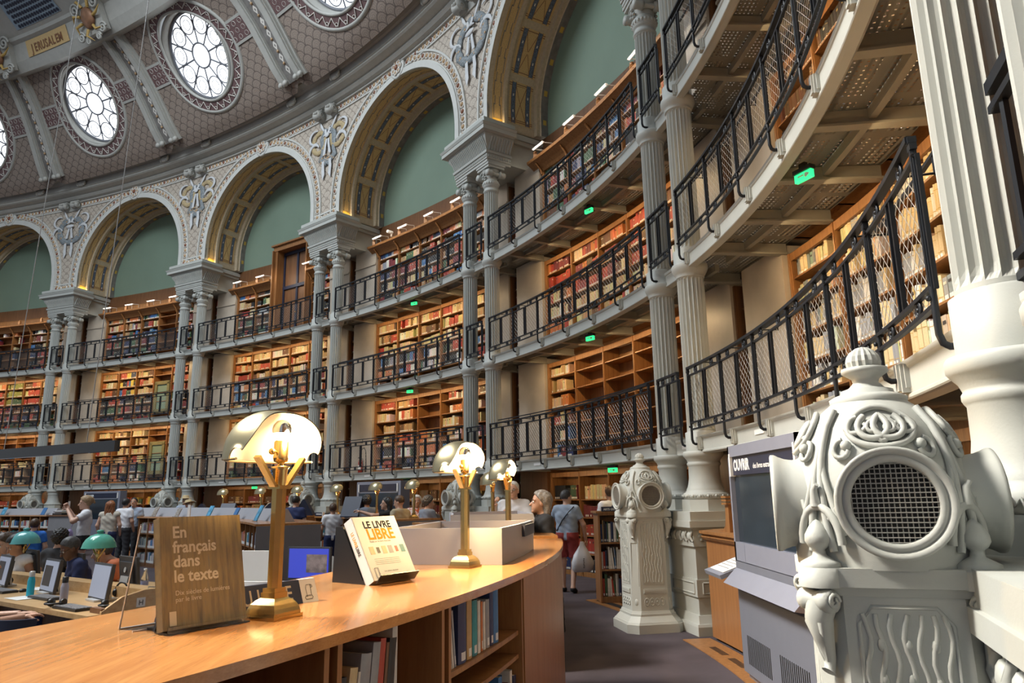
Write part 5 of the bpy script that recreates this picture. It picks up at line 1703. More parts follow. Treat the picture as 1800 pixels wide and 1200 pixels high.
row = [('black', .03, .31, 'black framed album at the left of the near counter left section', .10), ('cream', .042, .33, 'cream hardback leaning in the near counter left section', .13), ('white', .014, .31, 'thin white booklet beside the cream hardback', .13), ('grey', .06, .36, 'thick grey volume in the near counter left section', .10), ('grey', .045, .385, 'slate grey library history in the near counter left section', .11),
       ('red', .034, .39, 'bright red book leaning in the near counter left section', .10), ('brown', .018, .37, 'brown book right of the red one', .10), ('black', .05, .38, 'black book leaning next to the brown one', .09), ('white', .034, .415, 'tall white volume closing the left section of the near counter', 0)]
u = -.109
for c, w, h, lab, ln in row:
    aisle_book(u + w / 2 * D2U, .80, w, h * .96, .24, c, lab, ln * 1.15, .03)
    u += (w * 1.02 + .012) * D2U
shelf_plank(-.111, -.005, .80)
row = [('cream', .03), ('white', .03), ('orange', .02), ('grey', .045), ('white', .035), ('red', .03), ('navy', .045), ('blue', .06), ('wine', .07), ('white', .04), ('navy', .05)]
u = .05
for k, (c, w) in enumerate(row):
    aisle_book(u + w / 2 * D2U, .50, w, rnd.uniform(.22, .29), .2, c, '%s book, %s from left on the lower shelf of the near counter' % (c, ORD[k])); u += (w + .012) * D2U * 1.55
shelf_plank(.006, .164, .50)
t_ = thing('bookend', 'black wire bookend hanging at the left edge of the near counter shelf', 'bookend', P(.016, NO - .05, SH1 - .05), rzof(0) + pi); mb = MB(); mb.box((0, .06, -.03), (.09, .10, .08)); mb.build('plate', M['black'], t_)

# small bookcase behind the grey vent pillar
SB = thing('small_bookcase', 'low oak bookcase of colourful books behind the grey vent pillar', 'bookcase', (1.30, 11.45, 0), radians(4))
mb = MB()
for x in (0, 1.0): mb.box((x, .2, .68), (.03, .40, 1.32))
mb.box((.5, .39, .68), (1., .02, 1.32)); mb.build('carcass', M['wood_side'], SB)
for z in (.10, .50, .90):
    mb = MB(); mb.box((.5, .2, z - .012), (.98, .38, .024)); mb.build('shelf', M['wood'], SB)
mb = MB(); mb.box((.5, .19, 1.355), (1.1, .48, .03)); mb.box((.5, .19, 1.325), (1.04, .44, .03)); mb.box((.5, .2, .04), (1., .38, .08)); mb.build('top', M['wood'], SB)
rb = random.Random(5)
for r, z in enumerate((.10, .50, .90)):
    x = .02; k = 0
    while x < (.74 if r else .40):
        w = rb.uniform(.014, .045); k += 1
        c = rb.choice(PAL['lib'] + ['red', 'green', 'tan', 'orange'])
        m4 = Matrix.Rotation(radians(4), 4, 'Z')
        p = Vector((1.30, 11.45, 0)) + m4 @ Vector((x + w / 2 + .01, .06, z + .002))
        loose_book(p, radians(4), w * .95, rb.uniform(.22, .33), .2, c, '%s book, %s from left on the %s shelf behind the grey vent pillar' % (c, ORD[k - 1], ['bottom', 'middle', 'top'][r]), rb.choice([0, 0, 0, -.1]), 'books of the small bookcase')
        x += w + .002
t_ = thing('display_book', 'beige art book standing face out on the bottom shelf of the small bookcase', 'book', (1.30 + .52, 11.53, .102), radians(4))
mb = MB(); mb.box((0, 0, .14), (.26, .02, .28), 0, Euler((-.08, 0, 0))); mb.build('cover', BM['cream'], t_); mb = MB(); mb.ball((.03, -.012, .17), .07, 10, 6, 0, None, (1, .1, 1.2)); mb.build('red_picture', BM['red'], t_)
mb = MB(); mb.tube([(-.04, -.03, 0), (-.04, -.03, .10), (.05, -.03, .10), (.05, -.03, 0)], .015, 5); tag(mb.build('bookend', M['black']), 'black bookend in front of the beige art book', 'bookend').matrix_world = Matrix.Translation((1.84, 11.49, .10))
t_ = thing('name_board', 'dark name board with white lettering on top of the small bookcase', 'name board', (1.34, 11.40, 1.37), radians(4))
mb = MB(); mb.box((.45, 0, .035), (.9, .03, .07)); mb.build('board', M['navy'], t_); text('board_text', 'ARTS GRAPHIQUES ET PHOTOGRAPHIE', M['white'], t_, lay(.03, -.017, .015), .046, bold=.001, sx=.92)
t_ = thing('book_cradle', 'navy book cradle tilted on top of the small bookcase', 'cradle', (1.72, 11.6, 1.37), radians(4))
mb = MB(); mb.prism([(-.2, 0), (.14, 0), (.14, .06), (.02, .26), (-.03, .26)], -.2, .2, 0, Matrix(((1, 0, 0, 0), (0, 0, 1, 0), (0, 1, 0, 0), (0, 0, 0, 1)))); mb.build('cradle_body', M['navy'], t_)

# mass of counter books
cm = MB(); cm.col = []
cand = sorted(range(len(CM)), key=lambda i: (CM[i][0] - Vector((0, 0, EYE))).length)
for i in cand:
    loc, rz, w, h, d, c, lean = CM[i]
    f = Matrix.Translation(loc) @ Matrix.Rotation(rz, 4, 'Z') @ Matrix.Rotation(lean, 4, 'Y')
    x = w / 2; col = [min(1, q * rnd.uniform(.8, 1.2)) for q in BC[c]]
    cm.add([(-x, 0, 0), (x, 0, 0), (x, 0, h), (-x, 0, h), (-x, d, 0), (x, d, 0), (x, d, h), (-x, d, h)], [(0, 1, 2, 3), (4, 0, 3, 7), (1, 5, 6, 2), (3, 2, 6, 7)], 0, False, f); cm.col += [col] * 3 + [[.6, .56, .5]]
    cm.add([(-x * .85, -.003, .012), (x * .85, -.003, .012), (x * .85, -.003, .06), (-x * .85, -.003, .06)], [(0, 1, 2, 3)], 0, False, f); cm.col += [[.8, .8, .78]]
tag(cm.build('counter_volumes', M['bindings']), 'rows of modern library books filling the low counters', 'books', kind='stuff')

# ------------------------------------------------------------------ brass lamps
def brass_lamp():
    out = {}
    m = MB()
    m.box((0, 0, .006), (.140, .140, .012))
    def sq(r, z): return [(-r, -r, z), (r, -r, z), (r, r, z), (-r, r, z)]
    prof = [(.064, .012), (.0635, .022), (.060, .035), (.053, .048), (.042, .060), (.030, .068)]
    m.grid([[Vector(p) for p in sq(r, z)] for r, z in prof], 0, False, True)
    m.box((0, 0, .076), (.062, .062, .018), 0); m.box((0, 0, .092), (.054, .054, .014))
    out['base'] = (m, M['brass'])
    m = MB(); m.prism([(.026 * cos(pi / 8 + pi * k / 4), .026 * sin(pi / 8 + pi * k / 4)) for k in range(8)], .09, .435); m.box((0, 0, .44), (.056, .056, .012)); out['pole'] = (m, M['brass'])
    m = MB(); m.lathe([(.022, .445), (.026, .50), (.034, .512), (.012, .516), (.010, .525), (.024, .53), (.028, .545), (.026, .555), (.026, .60), (.022, .605)], 20); m.ball((-.045, 0, .565), .012, 8, 6); m.tube([(0, 0, .565), (-.04, 0, .565)], .005, 6); out['socket'] = (m, M['brass'])
    for nm, sx in (('arm', -1), ('arm', 1)):
        m = MB(); a, b_ = Vector((sx * .03, 0, .445)), Vector((sx * .115, 0, .545))
        d = (b_ - a); f = frame((a + b_) / 2, (0, 1, 0), d)
        m.box((0, 0, 0), (.026, .012, d.length), 0, None, f); out[nm + str(sx)] = (m, M['brass'])
    # shade: half pod along x, closed at the back (+y) and at both rounded ends, open to the front and below
    def pod(kx, ky, kz):
        rows = []
        nx, na = 30, 16
        for i in range(nx + 1):
            x = -cos(pi * i / nx)
            cs = max(.02, (1 - abs(x) ** 2.5)) ** (1 / 2.5)
            fr = .60 + .16 * abs(x) ** 3
            rows.append([Vector((x * kx, cos(pi * fr * j / na) * ky * cs + .015, .535 + max(0., sin(pi * fr * j / na)) ** .85 * kz * cs)) for j in range(na + 1)])
        return rows
    m = MB(); m.grid(pod(.196, .150, .178), 0, True)
    out['shade'] = (m, M['brass_pale'])
    m = MB(); m.grid(pod(.192, .146, .174), 0, True)
    out['shade_lining'] = (m, M.setdefault('lining', mk('white_enamel_lining', (.88, .86, .80), .45, var=0)))
    m = MB(); m.lathe([(.012, .603), (.018, .612), (.033, .632)], 20, 0, None, True, False)
    out['bulb'] = (m, M.setdefault('bulb', mk('lit_bulb', (.9, .85, .7), .2, var=0, emit=(1., .78, .46), est=14.)))
    m = MB(); m.lathe([(.033, .632), (.0355, .645), (.032, .662), (.020, .676), (.001, .681)], 20, 0, None, True, False)
    out['mirror_cap'] = (m, M.setdefault('mirror', mk('silvered_bulb_cap', (.8, .78, .74), .08, 1., var=0)))
    m = MB(); m.tube([(-.19, .02, .535), (-.165, .10, .535), (-.10, .15, .535), (0, .164, .535), (.10, .15, .535), (.165, .10, .535), (.19, .02, .535)], .005, 6); out['rim_clip'] = (m, M['brass_pale'])
    return out
BL = {k: (m.mesh(k.rstrip('-1'), mt)) for k, (m, mt) in brass_lamp().items()}
def put_lamp(loc, rz, label, pw=12.):
    t_ = thing('brass_lamp', label, 'lamp', loc, rz, 'brass reading lamps')
    for k, me in BL.items():
        nm = 'arm' if k.startswith('arm') else k
        if nm == 'shade_lining': continue
        o = share(me, t_, nm)
        if nm == 'shade': share(BL['shade_lining'], o, 'shade_lining')
    l = bpy.data.lights.new('lamp_light', 'POINT'); l.energy = pw; l.color = (1., .66, .30); l.shadow_soft_size = .03
    lo = bpy.data.objects.new('lamp_light', l); COL.objects.link(lo); lo.parent = t_; lo.location = (0, -.055, .622)
    return t_
ZT_ = 1.25
def at_z(px, py, z):
    d = (_r * ((px - 900) / FPX) - _up * ((py - 600) / FPX) + _f)
    t = (z - EYE) / d.z
    return Vector((0, 0, EYE)) + d * t
def lamp_at(p, u, label, pw=12.): return put_lamp((p[0], p[1], ZT_), rzof(u) + pi, label, pw)
lamp_at((-.84, 2.60), -.094, 'large lit brass lamp nearest the camera, beside the wood-grain book', 20).rotation_euler.z -= .04
lamp_at((-.29, 4.24), .187, 'lit brass lamp standing in front of the grey divider box', 105).rotation_euler.z -= .22
lamp_at((-.06, 6.51), .561, 'third lit brass lamp, beyond the grey divider box', 34).rotation_euler.z -= .2
lamp_at((-.30, 9.9), 1.1, 'fourth brass lamp, left of the third, before the pale columns')
for px, w in ((728, 'right of the man in the tan shirt'), (663, 'above the woman reaching out'), (594, 'left of the big navy cradle'), (525, 'over the open white book'), (460, 'behind the pole of the big lamp'), (394, 'leftmost of the small row')):
    u = px_u(px, -2.55, 1.9, 1.6, 3.6)
    put_lamp(P(u, -2.55, ZT_ + (.0 if u < 2.34 else 0)), rzof(u) + pi, 'small distant brass lamp %s' % w, 4.)
# the counter that carries the farther small lamps
cD = counter('book_counter', 'far oak counter behind the left counter, carrying small lamps and navy cradles', 2.45, 3.42, NI + .25, NO + .05, step=.12)

# ------------------------------------------------------------------ things on the near counter
DX, DY = .594, .804
RZB = atan2(DY, DX)
def on_top(o, x, y, z=0.): return Vector((o[0] + DX * x - DY * y, o[1] + DY * x + DX * y, ZT_ + z))
M['cover_wood'] = None
def streak():
    m, nt, b = nodes_of('woodgrain_book_cover')
    t = NT(nt)
    o = t.obj()
    f = t.noise(t.scl(o, (70, 3, 5)), 1.2, 6, .7)
    g = t.noise(t.scl(o, (14, 2, 2.2)), 1.5, 4, .6)
    nt.links.new(t.ramp(t.m('ADD', t.m('MULTIPLY', f, .6), t.m('MULTIPLY', g, .4)), [(.34, (.045, .043, .036)), (.45, (.145, .105, .048)), (.55, (.22, .155, .062)), (.66, (.125, .112, .085))]), b.inputs['Base Color'])
    b.inputs['Roughness'].default_value = .35
    return m
M['cover_wood'] = streak()
M['letter_cream'] = mk('cream_lettering', (.56, .50, .40), .85, var=0, spec=.05)
M['letter_orange'] = mk('orange_lettering', (.80, .40, .05), .85, var=0, spec=.05)
M['letter_dark'] = mk('dark_lettering', (.02, .02, .024), .85, var=0, spec=.05)
o0 = (-1.075, 2.30)
tl = Matrix.Translation(on_top(o0, 0, 0, .012)) @ Matrix.Rotation(RZB, 4, 'Z') @ Matrix.Rotation(radians(-13), 4, 'X')
B1 = thing('display_book', 'large wood-grain book standing upright on a clear easel, lettered En français dans le texte', 'book', mat=tl)
mb = MB(); mb.box((.143, .002, .172), (.286, .004, .345)); mb.box((.143, .036, .172), (.286, .004, .345)); mb.box((.003, .019, .172), (.006, .034, .345)); mb.build('cover', M['cover_wood'], B1)
mb = MB(); mb.box((.146, .019, .172), (.278, .030, .335)); mb.build('pages', M['paper'], B1)
def bt(x, z): return Matrix.Translation((x, -.0004, z)) @ Matrix.Rotation(pi / 2, 4, 'X')
for txt, z in (('En', .278), ('français', .231), ('dans', .186), ('le texte', .140)): text('cover_title', txt, M['letter_cream'], B1, bt(.040, z), .052, bold=.0012, sx=.95)
for txt, z in (('Dix siècles de lumières', .100), ('par le livre', .080)): text('cover_subtitle', txt, M['letter_cream'], B1, bt(.043, z), .0205, sx=.98)
mb = MB(); mb.box((.032, -.001, .032), (.022, .002, .042)); mb.build('publisher_mark', M['letter_cream'], B1)
E1 = thing('acrylic_easel', 'clear acrylic easel holding the wood-grain book', 'easel', on_top(o0, 0, 0), RZB)
mb = MB()
R13 = Euler((radians(-13), 0, 0))
mb.box((.143, .060 + .035, .165), (.25, .003, .32), 0, R13)
mb.box((.143, .018, .004), (.28, .075, .005)); mb.box((.143, -.022, .012), (.28, .003, .024))
mb.box((.09, .185, .165), (.22, .003, .345), 0, Euler((radians(14), 0, 0)))
mb.build('acrylic_sheet', M['acrylic'], E1)
mb = MB(); mb.box((.06, .145, .002), (.16, .003, .004)); mb.tube([(-.02, .232, .003), (-.02, .150, .32)], .0025, 4); mb.tube([(-.02, .232, .003), (.12, .232, .003)], .0025, 4); mb.build('lit_edge', M['white'], E1)
t_ = thing('book_stand', 'small black stand foot behind the wood-grain book', 'stand', on_top(o0, .02, .10), RZB)
mb = MB(); mb.prism([(0, 0), (.09, 0), (.075, .075), (.02, .075)], 0, .012, 0, Matrix.Rotation(pi / 2, 4, 'X')); mb.box((.045, .02, .004), (.08, .05, .008)); mb.build('stand_plate', M['black'], t_)

o1 = (-.655, 3.445)
tl = Matrix.Translation(on_top(o1, 0, 0, .022)) @ Matrix.Rotation(RZB, 4, 'Z') @ Matrix.Rotation(radians(-31), 4, 'X')
B2 = thing('display_book', 'thick white book tilted on a black stand, lettered LE LIVRE LIBRE', 'book', mat=tl)
mb = MB(); mb.box((.142, .002, .165), (.284, .004, .33)); mb.box((.142, .058, .165), (.284, .004, .33)); mb.box((.002, .03, .165), (.004, .06, .33)); mb.build('cover', M['white'], B2)
mb = MB(); mb.box((.143, .03, .165), (.274, .052, .322)); mb.build('pages', M['paper'], B2)
text('cover_title', 'LE LIVRE', M['letter_dark'], B2, bt(.055, .268), .053, bold=.0012, sx=.92)
text('cover_title', 'LIBRE', M['letter_orange'], B2, bt(.060, .208), .080, bold=.0022, sx=.92)
text('cover_subtitle', "Essai sur le livre d'artiste", M['in_grey'], B2, bt(.062, .192), .0135)
text('cover_subtitle', 'Les cahiers dessinés', M['in_grey'], B2, bt(.085, .038), .011)
for k, mt in enumerate(('cream', 'black', 'cream', 'grey', 'red', 'teal')):
    mb = MB(); mb.box((.055 + .040 * k, .0007, .150), (.028 if k not in (1, 4) else .018, .0024, .040 if k not in (1, 4) else .03)); mb.build('cover_picture', BM[mt], B2)
mb = MB()
for k in range(4): mb.box((.13, .0, .105 - .009 * k), (.16, .001, .0012))
for x0, z0, w_, h_ in ((.030, .012, .022, .05),):
    for a, b_ in (((x0, z0), (x0 + w_, z0)), ((x0 + w_, z0), (x0 + w_, z0 + h_)), ((x0 + w_, z0 + h_), (x0, z0 + h_)), ((x0, z0 + h_), (x0, z0))): mb.tube([(a[0], -.001, a[1]), (b_[0], -.001, b_[1])], .0007, 4)
mb.build('cover_print', M['in_grey'], B2)
sp = Matrix(((0, 0, -1, 0), (0, -1, 0, 0), (-1, 0, 0, 0), (0, 0, 0, 1)))
X_, Y_, Z_ = Vector((0, 0, -1)), Vector((0, -1, 0)), Vector((-1, 0, 0))
m4 = Matrix((X_, Y_, Z_)).transposed().to_4x4()
m4.translation = Vector((-.0004, .040, .265)); text('spine_title', 'LE LIVRE', M['letter_orange'], B2, m4.copy(), .026, bold=.0005, sx=.8)
m4.translation = Vector((-.0004, .040, .190)); text('spine_title', 'LIBRE', M['letter_dark'], B2, m4.copy(), .026, bold=.0005, sx=.8)
S2 = thing('book_stand', 'black wedge stand carrying the white LE LIVRE LIBRE book', 'stand', on_top(o1, 0, 0), RZB)
mb = MB(); mb.prism([(.05, .0), (.30, 0), (.285, .26), (.235, .26), (.085, .02)], .005, .265, 0, Matrix(((0, 0, 1, 0), (1, 0, 0, 0), (0, 1, 0, 0), (0, 0, 0, 1)))); 
mb.build('stand_wedge', M['black'], S2)
mb = MB(); mb.box((.125, -.03, .03), (.25, .004, .05), 0, Euler((radians(40), 0, 0))); mb.build('stand_lip', M['black'], S2)
# name board
o2 = on_top((-.79, 3.0), 0, 0)
NBD = thing('name_board', 'navy wedge name board ending in a white scroll sign, behind the big lamp', 'name board', o2, RZB)
mb = MB(); mb.prism([(0, 0), (.085, 0), (.05, .085), (.035, .085)], -.62, -.075, 0, Matrix(((0, 0, 1, 0), (1, 0, 0, 0), (0, 1, 0, 0), (0, 0, 0, 1)))); mb.build('board', M['navy'], NBD)
mb = MB(); mb.prism([(-.001, 0), (.085, 0), (.05, .086), (.034, .086)], -.075, 0, 0, Matrix(((0, 0, 1, 0), (1, 0, 0, 0), (0, 1, 0, 0), (0, 0, 0, 1)))); mb.build('sign_end', M['white'], NBD)
sl = Matrix.Rotation(-atan2(.035, .085), 4, 'X')
text('board_text', 'RE DU LIVRE', M['letter_cream'], NBD, sl @ Matrix.Translation((-.115, -.001, .018)) @ Matrix.Rotation(pi / 2, 4, 'X'), .080, bold=.0008, sx=.80, align='RIGHT')
mb = MB()
for pts in ([(-.05, .02), (-.052, .055), (-.047, .068), (-.028, .068), (-.03, .028)], [(-.058, .012), (-.062, .018), (-.056, .026), (-.028, .026), (-.024, .018), (-.03, .012), (-.058, .012)], [(-.03, .068), (-.022, .066), (-.02, .058), (-.027, .056)]):
    mb.tube([sl @ Vector((x, -.003, z)) for x, z in pts], .0009, 4)
mb.build('scroll_sign', M['letter_dark'], NBD)

def divider_box(u0, u1, n0, n1, label, h=.21, tag_=True):
    t_ = thing('divider_box', label, 'divider box', P((u0 + u1) / 2, (n0 + n1) / 2, ZT_), world=True)
    e = .022
    for nm, a in (('end_wall', (u0, u0 + e * D2U, n0, n1)), ('end_wall', (u1 - e * D2U, u1, n0, n1)), ('side_wall', (u0 + e * D2U, u1 - e * D2U, n1 - e, n1)), ('side_wall', (u0 + e * D2U, u1 - e * D2U, n0, n0 + e))):
        mb = MB(); cbox(mb, *a, ZT_ + .001, ZT_ + h, .03); mb.build(nm, M['grey_panel'], t_)
    if tag_:
        mb = MB(); cbox(mb, u0 + (u1 - u0) * .50, u0 + (u1 - u0) * .90, n1 + .001, n1 + .02, ZT_ + h - .085, ZT_ + h - .012, .03); mb.build('label_holder', M['navy'], t_)
divider_box(.209, .405, -3.12, -2.395, 'grey open divider box on the near counter, lit warm by the lamp before it')
divider_box(.70, .92, -3.25, -2.42, 'second grey divider box on the counter beyond', .21, False)
# low grey dividers and leaning books on the left counters
def divider(u0, u1, nf, label):
    t_ = thing('counter_divider', label, 'divider', P((u0 + u1) / 2, nf((u0 + u1) / 2), ZT_), world=True)
    mb = MB(); k = 24; rows = []
    for i in range(k + 1):
        u = u0 + (u1 - u0) * i / k; n = nf(u)
        rows.append([P(u, n - .16, ZT_ + .001), P(u, n - .03, ZT_ + .22), P(u, n + .03, ZT_ + .22), P(u, n + .16, ZT_ + .001)])
    mb.grid(rows, 0, False); mb.add(rows[0] + rows[-1], [(0, 1, 2, 3), (7, 6, 5, 4)]); mb.build('divider_panel', M['grey_panel'], t_)
divider(1.80, 3.54, lambda u: fB(u) + .55, 'long low grey divider along the top of the left counter')
divider(4.32, 5.0, lambda u: fA(u) + .55, 'low grey divider on top of the far left counter')
M['cover_sky'] = mk('sky_blue_cover', (.10, .38, .62), .35, var=.5, scale=9)
M['cover_photo'] = mk('grey_photo_cover', (.33, .30, .27), .4, var=.6, scale=22)
for k, (px, py, fn, mt, lab, hh) in enumerate(((228, 905, fB, 'cover_sky', 'pale blue magazine leaning on the left counter divider, right of the pony tail', .30), (271, 905, fB, 'cover_photo', 'grey photo magazine leaning on the divider below a vent pillar', .26), (311, 906, fB, 'cover_photo', 'second grey photo magazine, under the straw hats', .22),
        (335, 907, fB, 'white', 'white booklet standing upright on the left counter', .30), (367, 911, fB, 'cover_sky', 'sky blue magazine leaning on the divider, right of the white booklet', .28), (412, 915, fB, 'blue', 'narrow dark blue book leaning on the divider', .24), (452, 920, fB, 'cover_sky', 'bright blue magazine at the right end of the left counter', .30),
        (6, 905, fA, 'cover_sky', 'blue magazine at the left edge of the picture on the far counter', .28), (76, 904, fA, 'blue', 'blue book leaning on the far left counter divider', .25))):
    best = None
    u = px_u(px, 0, 1.3, 1.0, 5.6)
    bu, be = 0, 1e9
    for i in range(900):
        u = 1.69 + 3.3 * i / 900
        p = P(u, fn(u) + .22, 1.35) - Vector((0, 0, EYE)); y = p.dot(_f)
        e = abs(900 + FPX * p.dot(_r) / y - px)
        if e < be and (u < 3.6 if fn is fB else u > 4.2): be, bu = e, u
    t_ = thing('magazine', lab, 'magazine', P(bu, fn(bu) + .18, ZT_ + .003), rzof(bu), None)
    mat_ = BM[mt] if mt in BM else M[mt]
    mb = MB(); up_ = lab.find('upright') > 0
    mb.box((0, .07 if not up_ else 0, hh * .48), (.20 if mt != 'white' else .13, .02, hh), 0, Euler((radians(-24 if not up_ else 0), 0, 0))); mb.build('cover', mat_, t_)
    mb = MB(); mb.box((0, .0, .006), (.2, .05, .01)); mb.build('support', M['acrylic'], t_)
# cradles and open books on the far counters
def cradle(px, n, label, w=.46, h=.32, open_book=None, flip=1):
    u = px_u(px, n, 1.4, 1.5, 3.6)
    t_ = thing('book_cradle', label, 'cradle', P(u, n, ZT_), rzof(u) + flip * .9)
    mb = MB(); mb.prism([(-.26, 0), (.22, 0), (.22, .02), (.02, h), (-.02, h), (-.24, .05), (-.26, .05)], -w / 2, w / 2, 0, Matrix(((1, 0, 0, 0), (0, 0, 1, 0), (0, 1, 0, 0), (0, 0, 0, 1)))); mb.build('cradle_body', M['navy'], t_)
    if open_book:
        o = thing('open_book', open_book, 'book', P(u, n, ZT_ + .03), rzof(u) + flip * .9)
        a = atan2(h - .05, .22)
        for sy in (-1, 1):
            mb = MB(); mb.box((-.155, sy * .09, .15), (.31, .18, .02), 0, Euler((0, -a, sy * .04)))
            mb.build('page_block', M['paper'], o)
cradle(536, -2.75, 'large navy cradle holding an open white book', .34, .38, 'open white book lying on the large navy cradle')
cradle(622, -2.85, 'large navy cradle the reaching woman leans towards', .40, .42, None, -1)
cradle(355, -2.6, 'small dark cradle at the left end of the far counter', .4, .30)
cradle(402, -2.6, 'small dark cradle beside red volumes on the far counter', .4, .30, None, -1)
cradle(478, -2.7, 'navy cradle with an open book behind the big lamp pole', .4, .30, 'open book behind the pole of the big lamp')
for px, lab in ((585, 'navy name board right of the fourth small lamp'), (665, 'navy name board under the woman reaching out'), (562, 'dark name board beside the open white book')):
    u = px_u(px, -2.95, 1.3, 1.5, 3.4)
    t_ = thing('name_board', lab, 'name board', P(u, -2.95, ZT_), rzof(u))
    mb = MB(); mb.box((0, 0, .04), (.40, .04, .08)); mb.build('board', M['navy'], t_)
    mb = MB(); mb.box((0, -.022, .045), (.28, .003, .022)); mb.build('lettering', M['white'], t_)
    mb = MB(); mb.box((.20, -.01, .045), (.03, .05, .09)); mb.build('white_end', M['white'], t_)
# far kiosks
def far_kiosk(px, n, label, title):
    u = px_u(px, n, 1.8)
    t_ = thing('information_kiosk', label, 'kiosk', P(u, n), rzof(u) + .12)
    mb = MB(); mb.box((0, 0, 1.02), (1.75, .3, 2.04)); mb.build('kiosk_body', M['kiosk'], t_)
    mb = MB(); mb.box((0, -.155, 1.88), (1.5, .02, .17)); mb.build('title_band', M['navy'], t_)
    mb = MB(); 
    for x in (-.77, .77): mb.box((x, -.16, 1.88), (.04, .03, .20))
    mb.build('title_clip', M['white'], t_)
    mb = MB(); mb.box((0, -.155, 1.40), (1.55, .02, .70)); mb.build('screen', M['screen'], t_)
    if title: text('title_text', title, M['white'], t_, lay(-.70, -.17, 1.85), .09, bold=.005)
far_kiosk(184, -.75, 'distant blue-grey kiosk behind the woman taking a photograph', 'ESSAYER')
far_kiosk(673, -.75, 'distant blue-grey kiosk with a dark screen behind the woman reaching out', '')

t_ = thing('paper_tray', 'dark tray with papers at the right end of the far left counter', 'tray', P(4.27, fA(4.27) + .5, ZT_), rzof(4.27))
mb = MB(); mb.box((0, 0, .03), (.5, .34, .06)); mb.box((0, 0, .10), (.46, .32, .02)); mb.build('tray_body', M['black'], t_)
mb = MB(); mb.box((0, 0, .125), (.40, .26, .03)); mb.build('paper_stack', M['white'], t_)
def extinguisher(u, n, z, label, hose=False):
    t_ = thing('fire_extinguisher', label, 'fire extinguisher', P(u, n, z), rzof(u))
    mb = MB(); mb.lathe([(.06, 0), (.075, .01), (.075, .36), (.06, .42), (.03, .45), (.03, .48)], 18); mb.build('cylinder', BM['red'], t_)
    mb = MB(); mb.box((0, -.03, .50), (.04, .10, .03)); mb.tube([(0, .02, .49), (.12, 0, .46), (.14, 0, .2), (.11, 0, .05)], .012, 5); mb.build('valve_hose', M['black'], t_)
    mb = MB(); mb.lathe([(.076, .16), (.076, .28)], 18, 0, None, True, False, -2.6, -.5); mb.build('label_band', M['white'], t_)
    if hose:
        h_ = thing('hose_frame', 'black wire frame looping over the red extinguisher in the third bay', 'frame', P(u - .02, n - .03, z), rzof(u))
        mb = MB(); mb.tube([(-.15, 0, 0), (-.15, 0, .5), (-.08, 0, .75), (.05, 0, .8), (.13, 0, .68), (.15, 0, .4), (.15, 0, 0)], .015, 5); mb.build('loop', M['black'], h_)
extinguisher(1.075, .02, FL[1] - .02, 'red fire extinguisher on the first gallery beside the second nearest columns')
extinguisher(2.88, .75, FL[1] - .02, 'red fire extinguisher on the first gallery of the third bay', True)
def camera_unit(u, n, z, label, mt):
    t_ = thing('security_camera', label, 'camera', P(u, n, z), rzof(u))
    mb = MB(); mb.lathe([(.05, -.10), (.055, .08), (.04, .10)], 14, 0, Matrix.Rotation(pi / 2, 4, 'X')); mb.build('housing', mt, t_)
    mb = MB(); mb.box((0, .06, -.07), (.04, .04, .12)); mb.build('bracket', mt, t_)
camera_unit(4.16, .80, 9.95, 'white camera on the top cornice left of the fifth columns', M['white'])
camera_unit(5.2, .80, 9.95, 'white camera on the top cornice of the farthest bay', M['white'])
camera_unit(2.72, .74, 9.80, 'white camera on the top cornice of the third bay', M['white'])
camera_unit(2.10, .05, H[2] - .10, 'dark camera under the second gallery left of the third columns', M['grey_felt'])
# ================================================================== computer desks inside the ring
DA = atan2(.58, -.81)                                # direction of the desk, away from its near end
DE = Vector((-3.50, 6.15, 0))
_dd = Vector((cos(DA), sin(DA), 0)); _dw = Vector((-_dd.y, _dd.x, 0)) * -1
if _dw.y < 0: _dw = -_dw
def dk(d, w, z=0.): return DE + _dd * d + _dw * w + Vector((0, 0, z))
M['desk'] = wood('pale_desk_oak', (.44, .26, .11), (.60, .40, .20), .38, axis=0)
M['monitor'] = mk('dark_monitor_shell', (.05, .052, .058), .4, var=.05)
M['lit_screen'] = mk('lit_monitor_screen', (.2, .22, .27), .3, var=0, emit=(.42, .47, .62), est=.34)
M['screen_dark'] = mk('dark_window_on_screen', (.05, .04, .04), .4, var=0)
M['silver'] = mk('silver_plastic', (.55, .55, .54), .35, .3, var=.03)
def quad_prism(mb, c, z0, z1): 
    mb.add([(p.x, p.y, z0) for p in c] + [(p.x, p.y, z1) for p in c], [(3, 2, 1, 0), (4, 5, 6, 7), (0, 1, 5, 4), (1, 2, 6, 5), (2, 3, 7, 6), (3, 0, 4, 7)])
T = thing('reading_desk', 'long pale oak computer desk with a raised middle rail, end panel marked H', 'desk', DE, world=True)
mb = MB(); quad_prism(mb, [dk(0, 0), dk(7, 0), dk(7, 1.6), dk(0, 1.6)], .70, .74); mb.build('desk_top', M['desk'], T)
mb = MB(); quad_prism(mb, [dk(.06, .72), dk(7, .72), dk(7, .90), dk(.06, .90)], .74, .84); mb.build('middle_rail', M['desk'], T)
mb = MB()
pts = [(0.10, .66), (.10, .76), (.26, .86), (.45, .90), (1.15, .90), (1.34, .86), (1.5, .76), (1.5, .66)]
k = len(pts)
mb.add([dk(-.015, w, z) for w, z in pts] + [dk(.015, w, z) for w, z in pts], [tuple(range(k)), tuple(range(2 * k - 1, k - 1, -1))] + [(i, (i + 1) % k, k + (i + 1) % k, k + i) for i in range(k)])
mb.build('end_panel', M['desk'], T)
mb = MB()
for d in (.3, 3.2, 6.2):
    for w in (.12, 1.48): quad_prism(mb, [dk(d, w), dk(d + .08, w), dk(d + .08, w + .08), dk(d, w + .08)], 0, .70)
mb.build('leg', M['desk'], T)
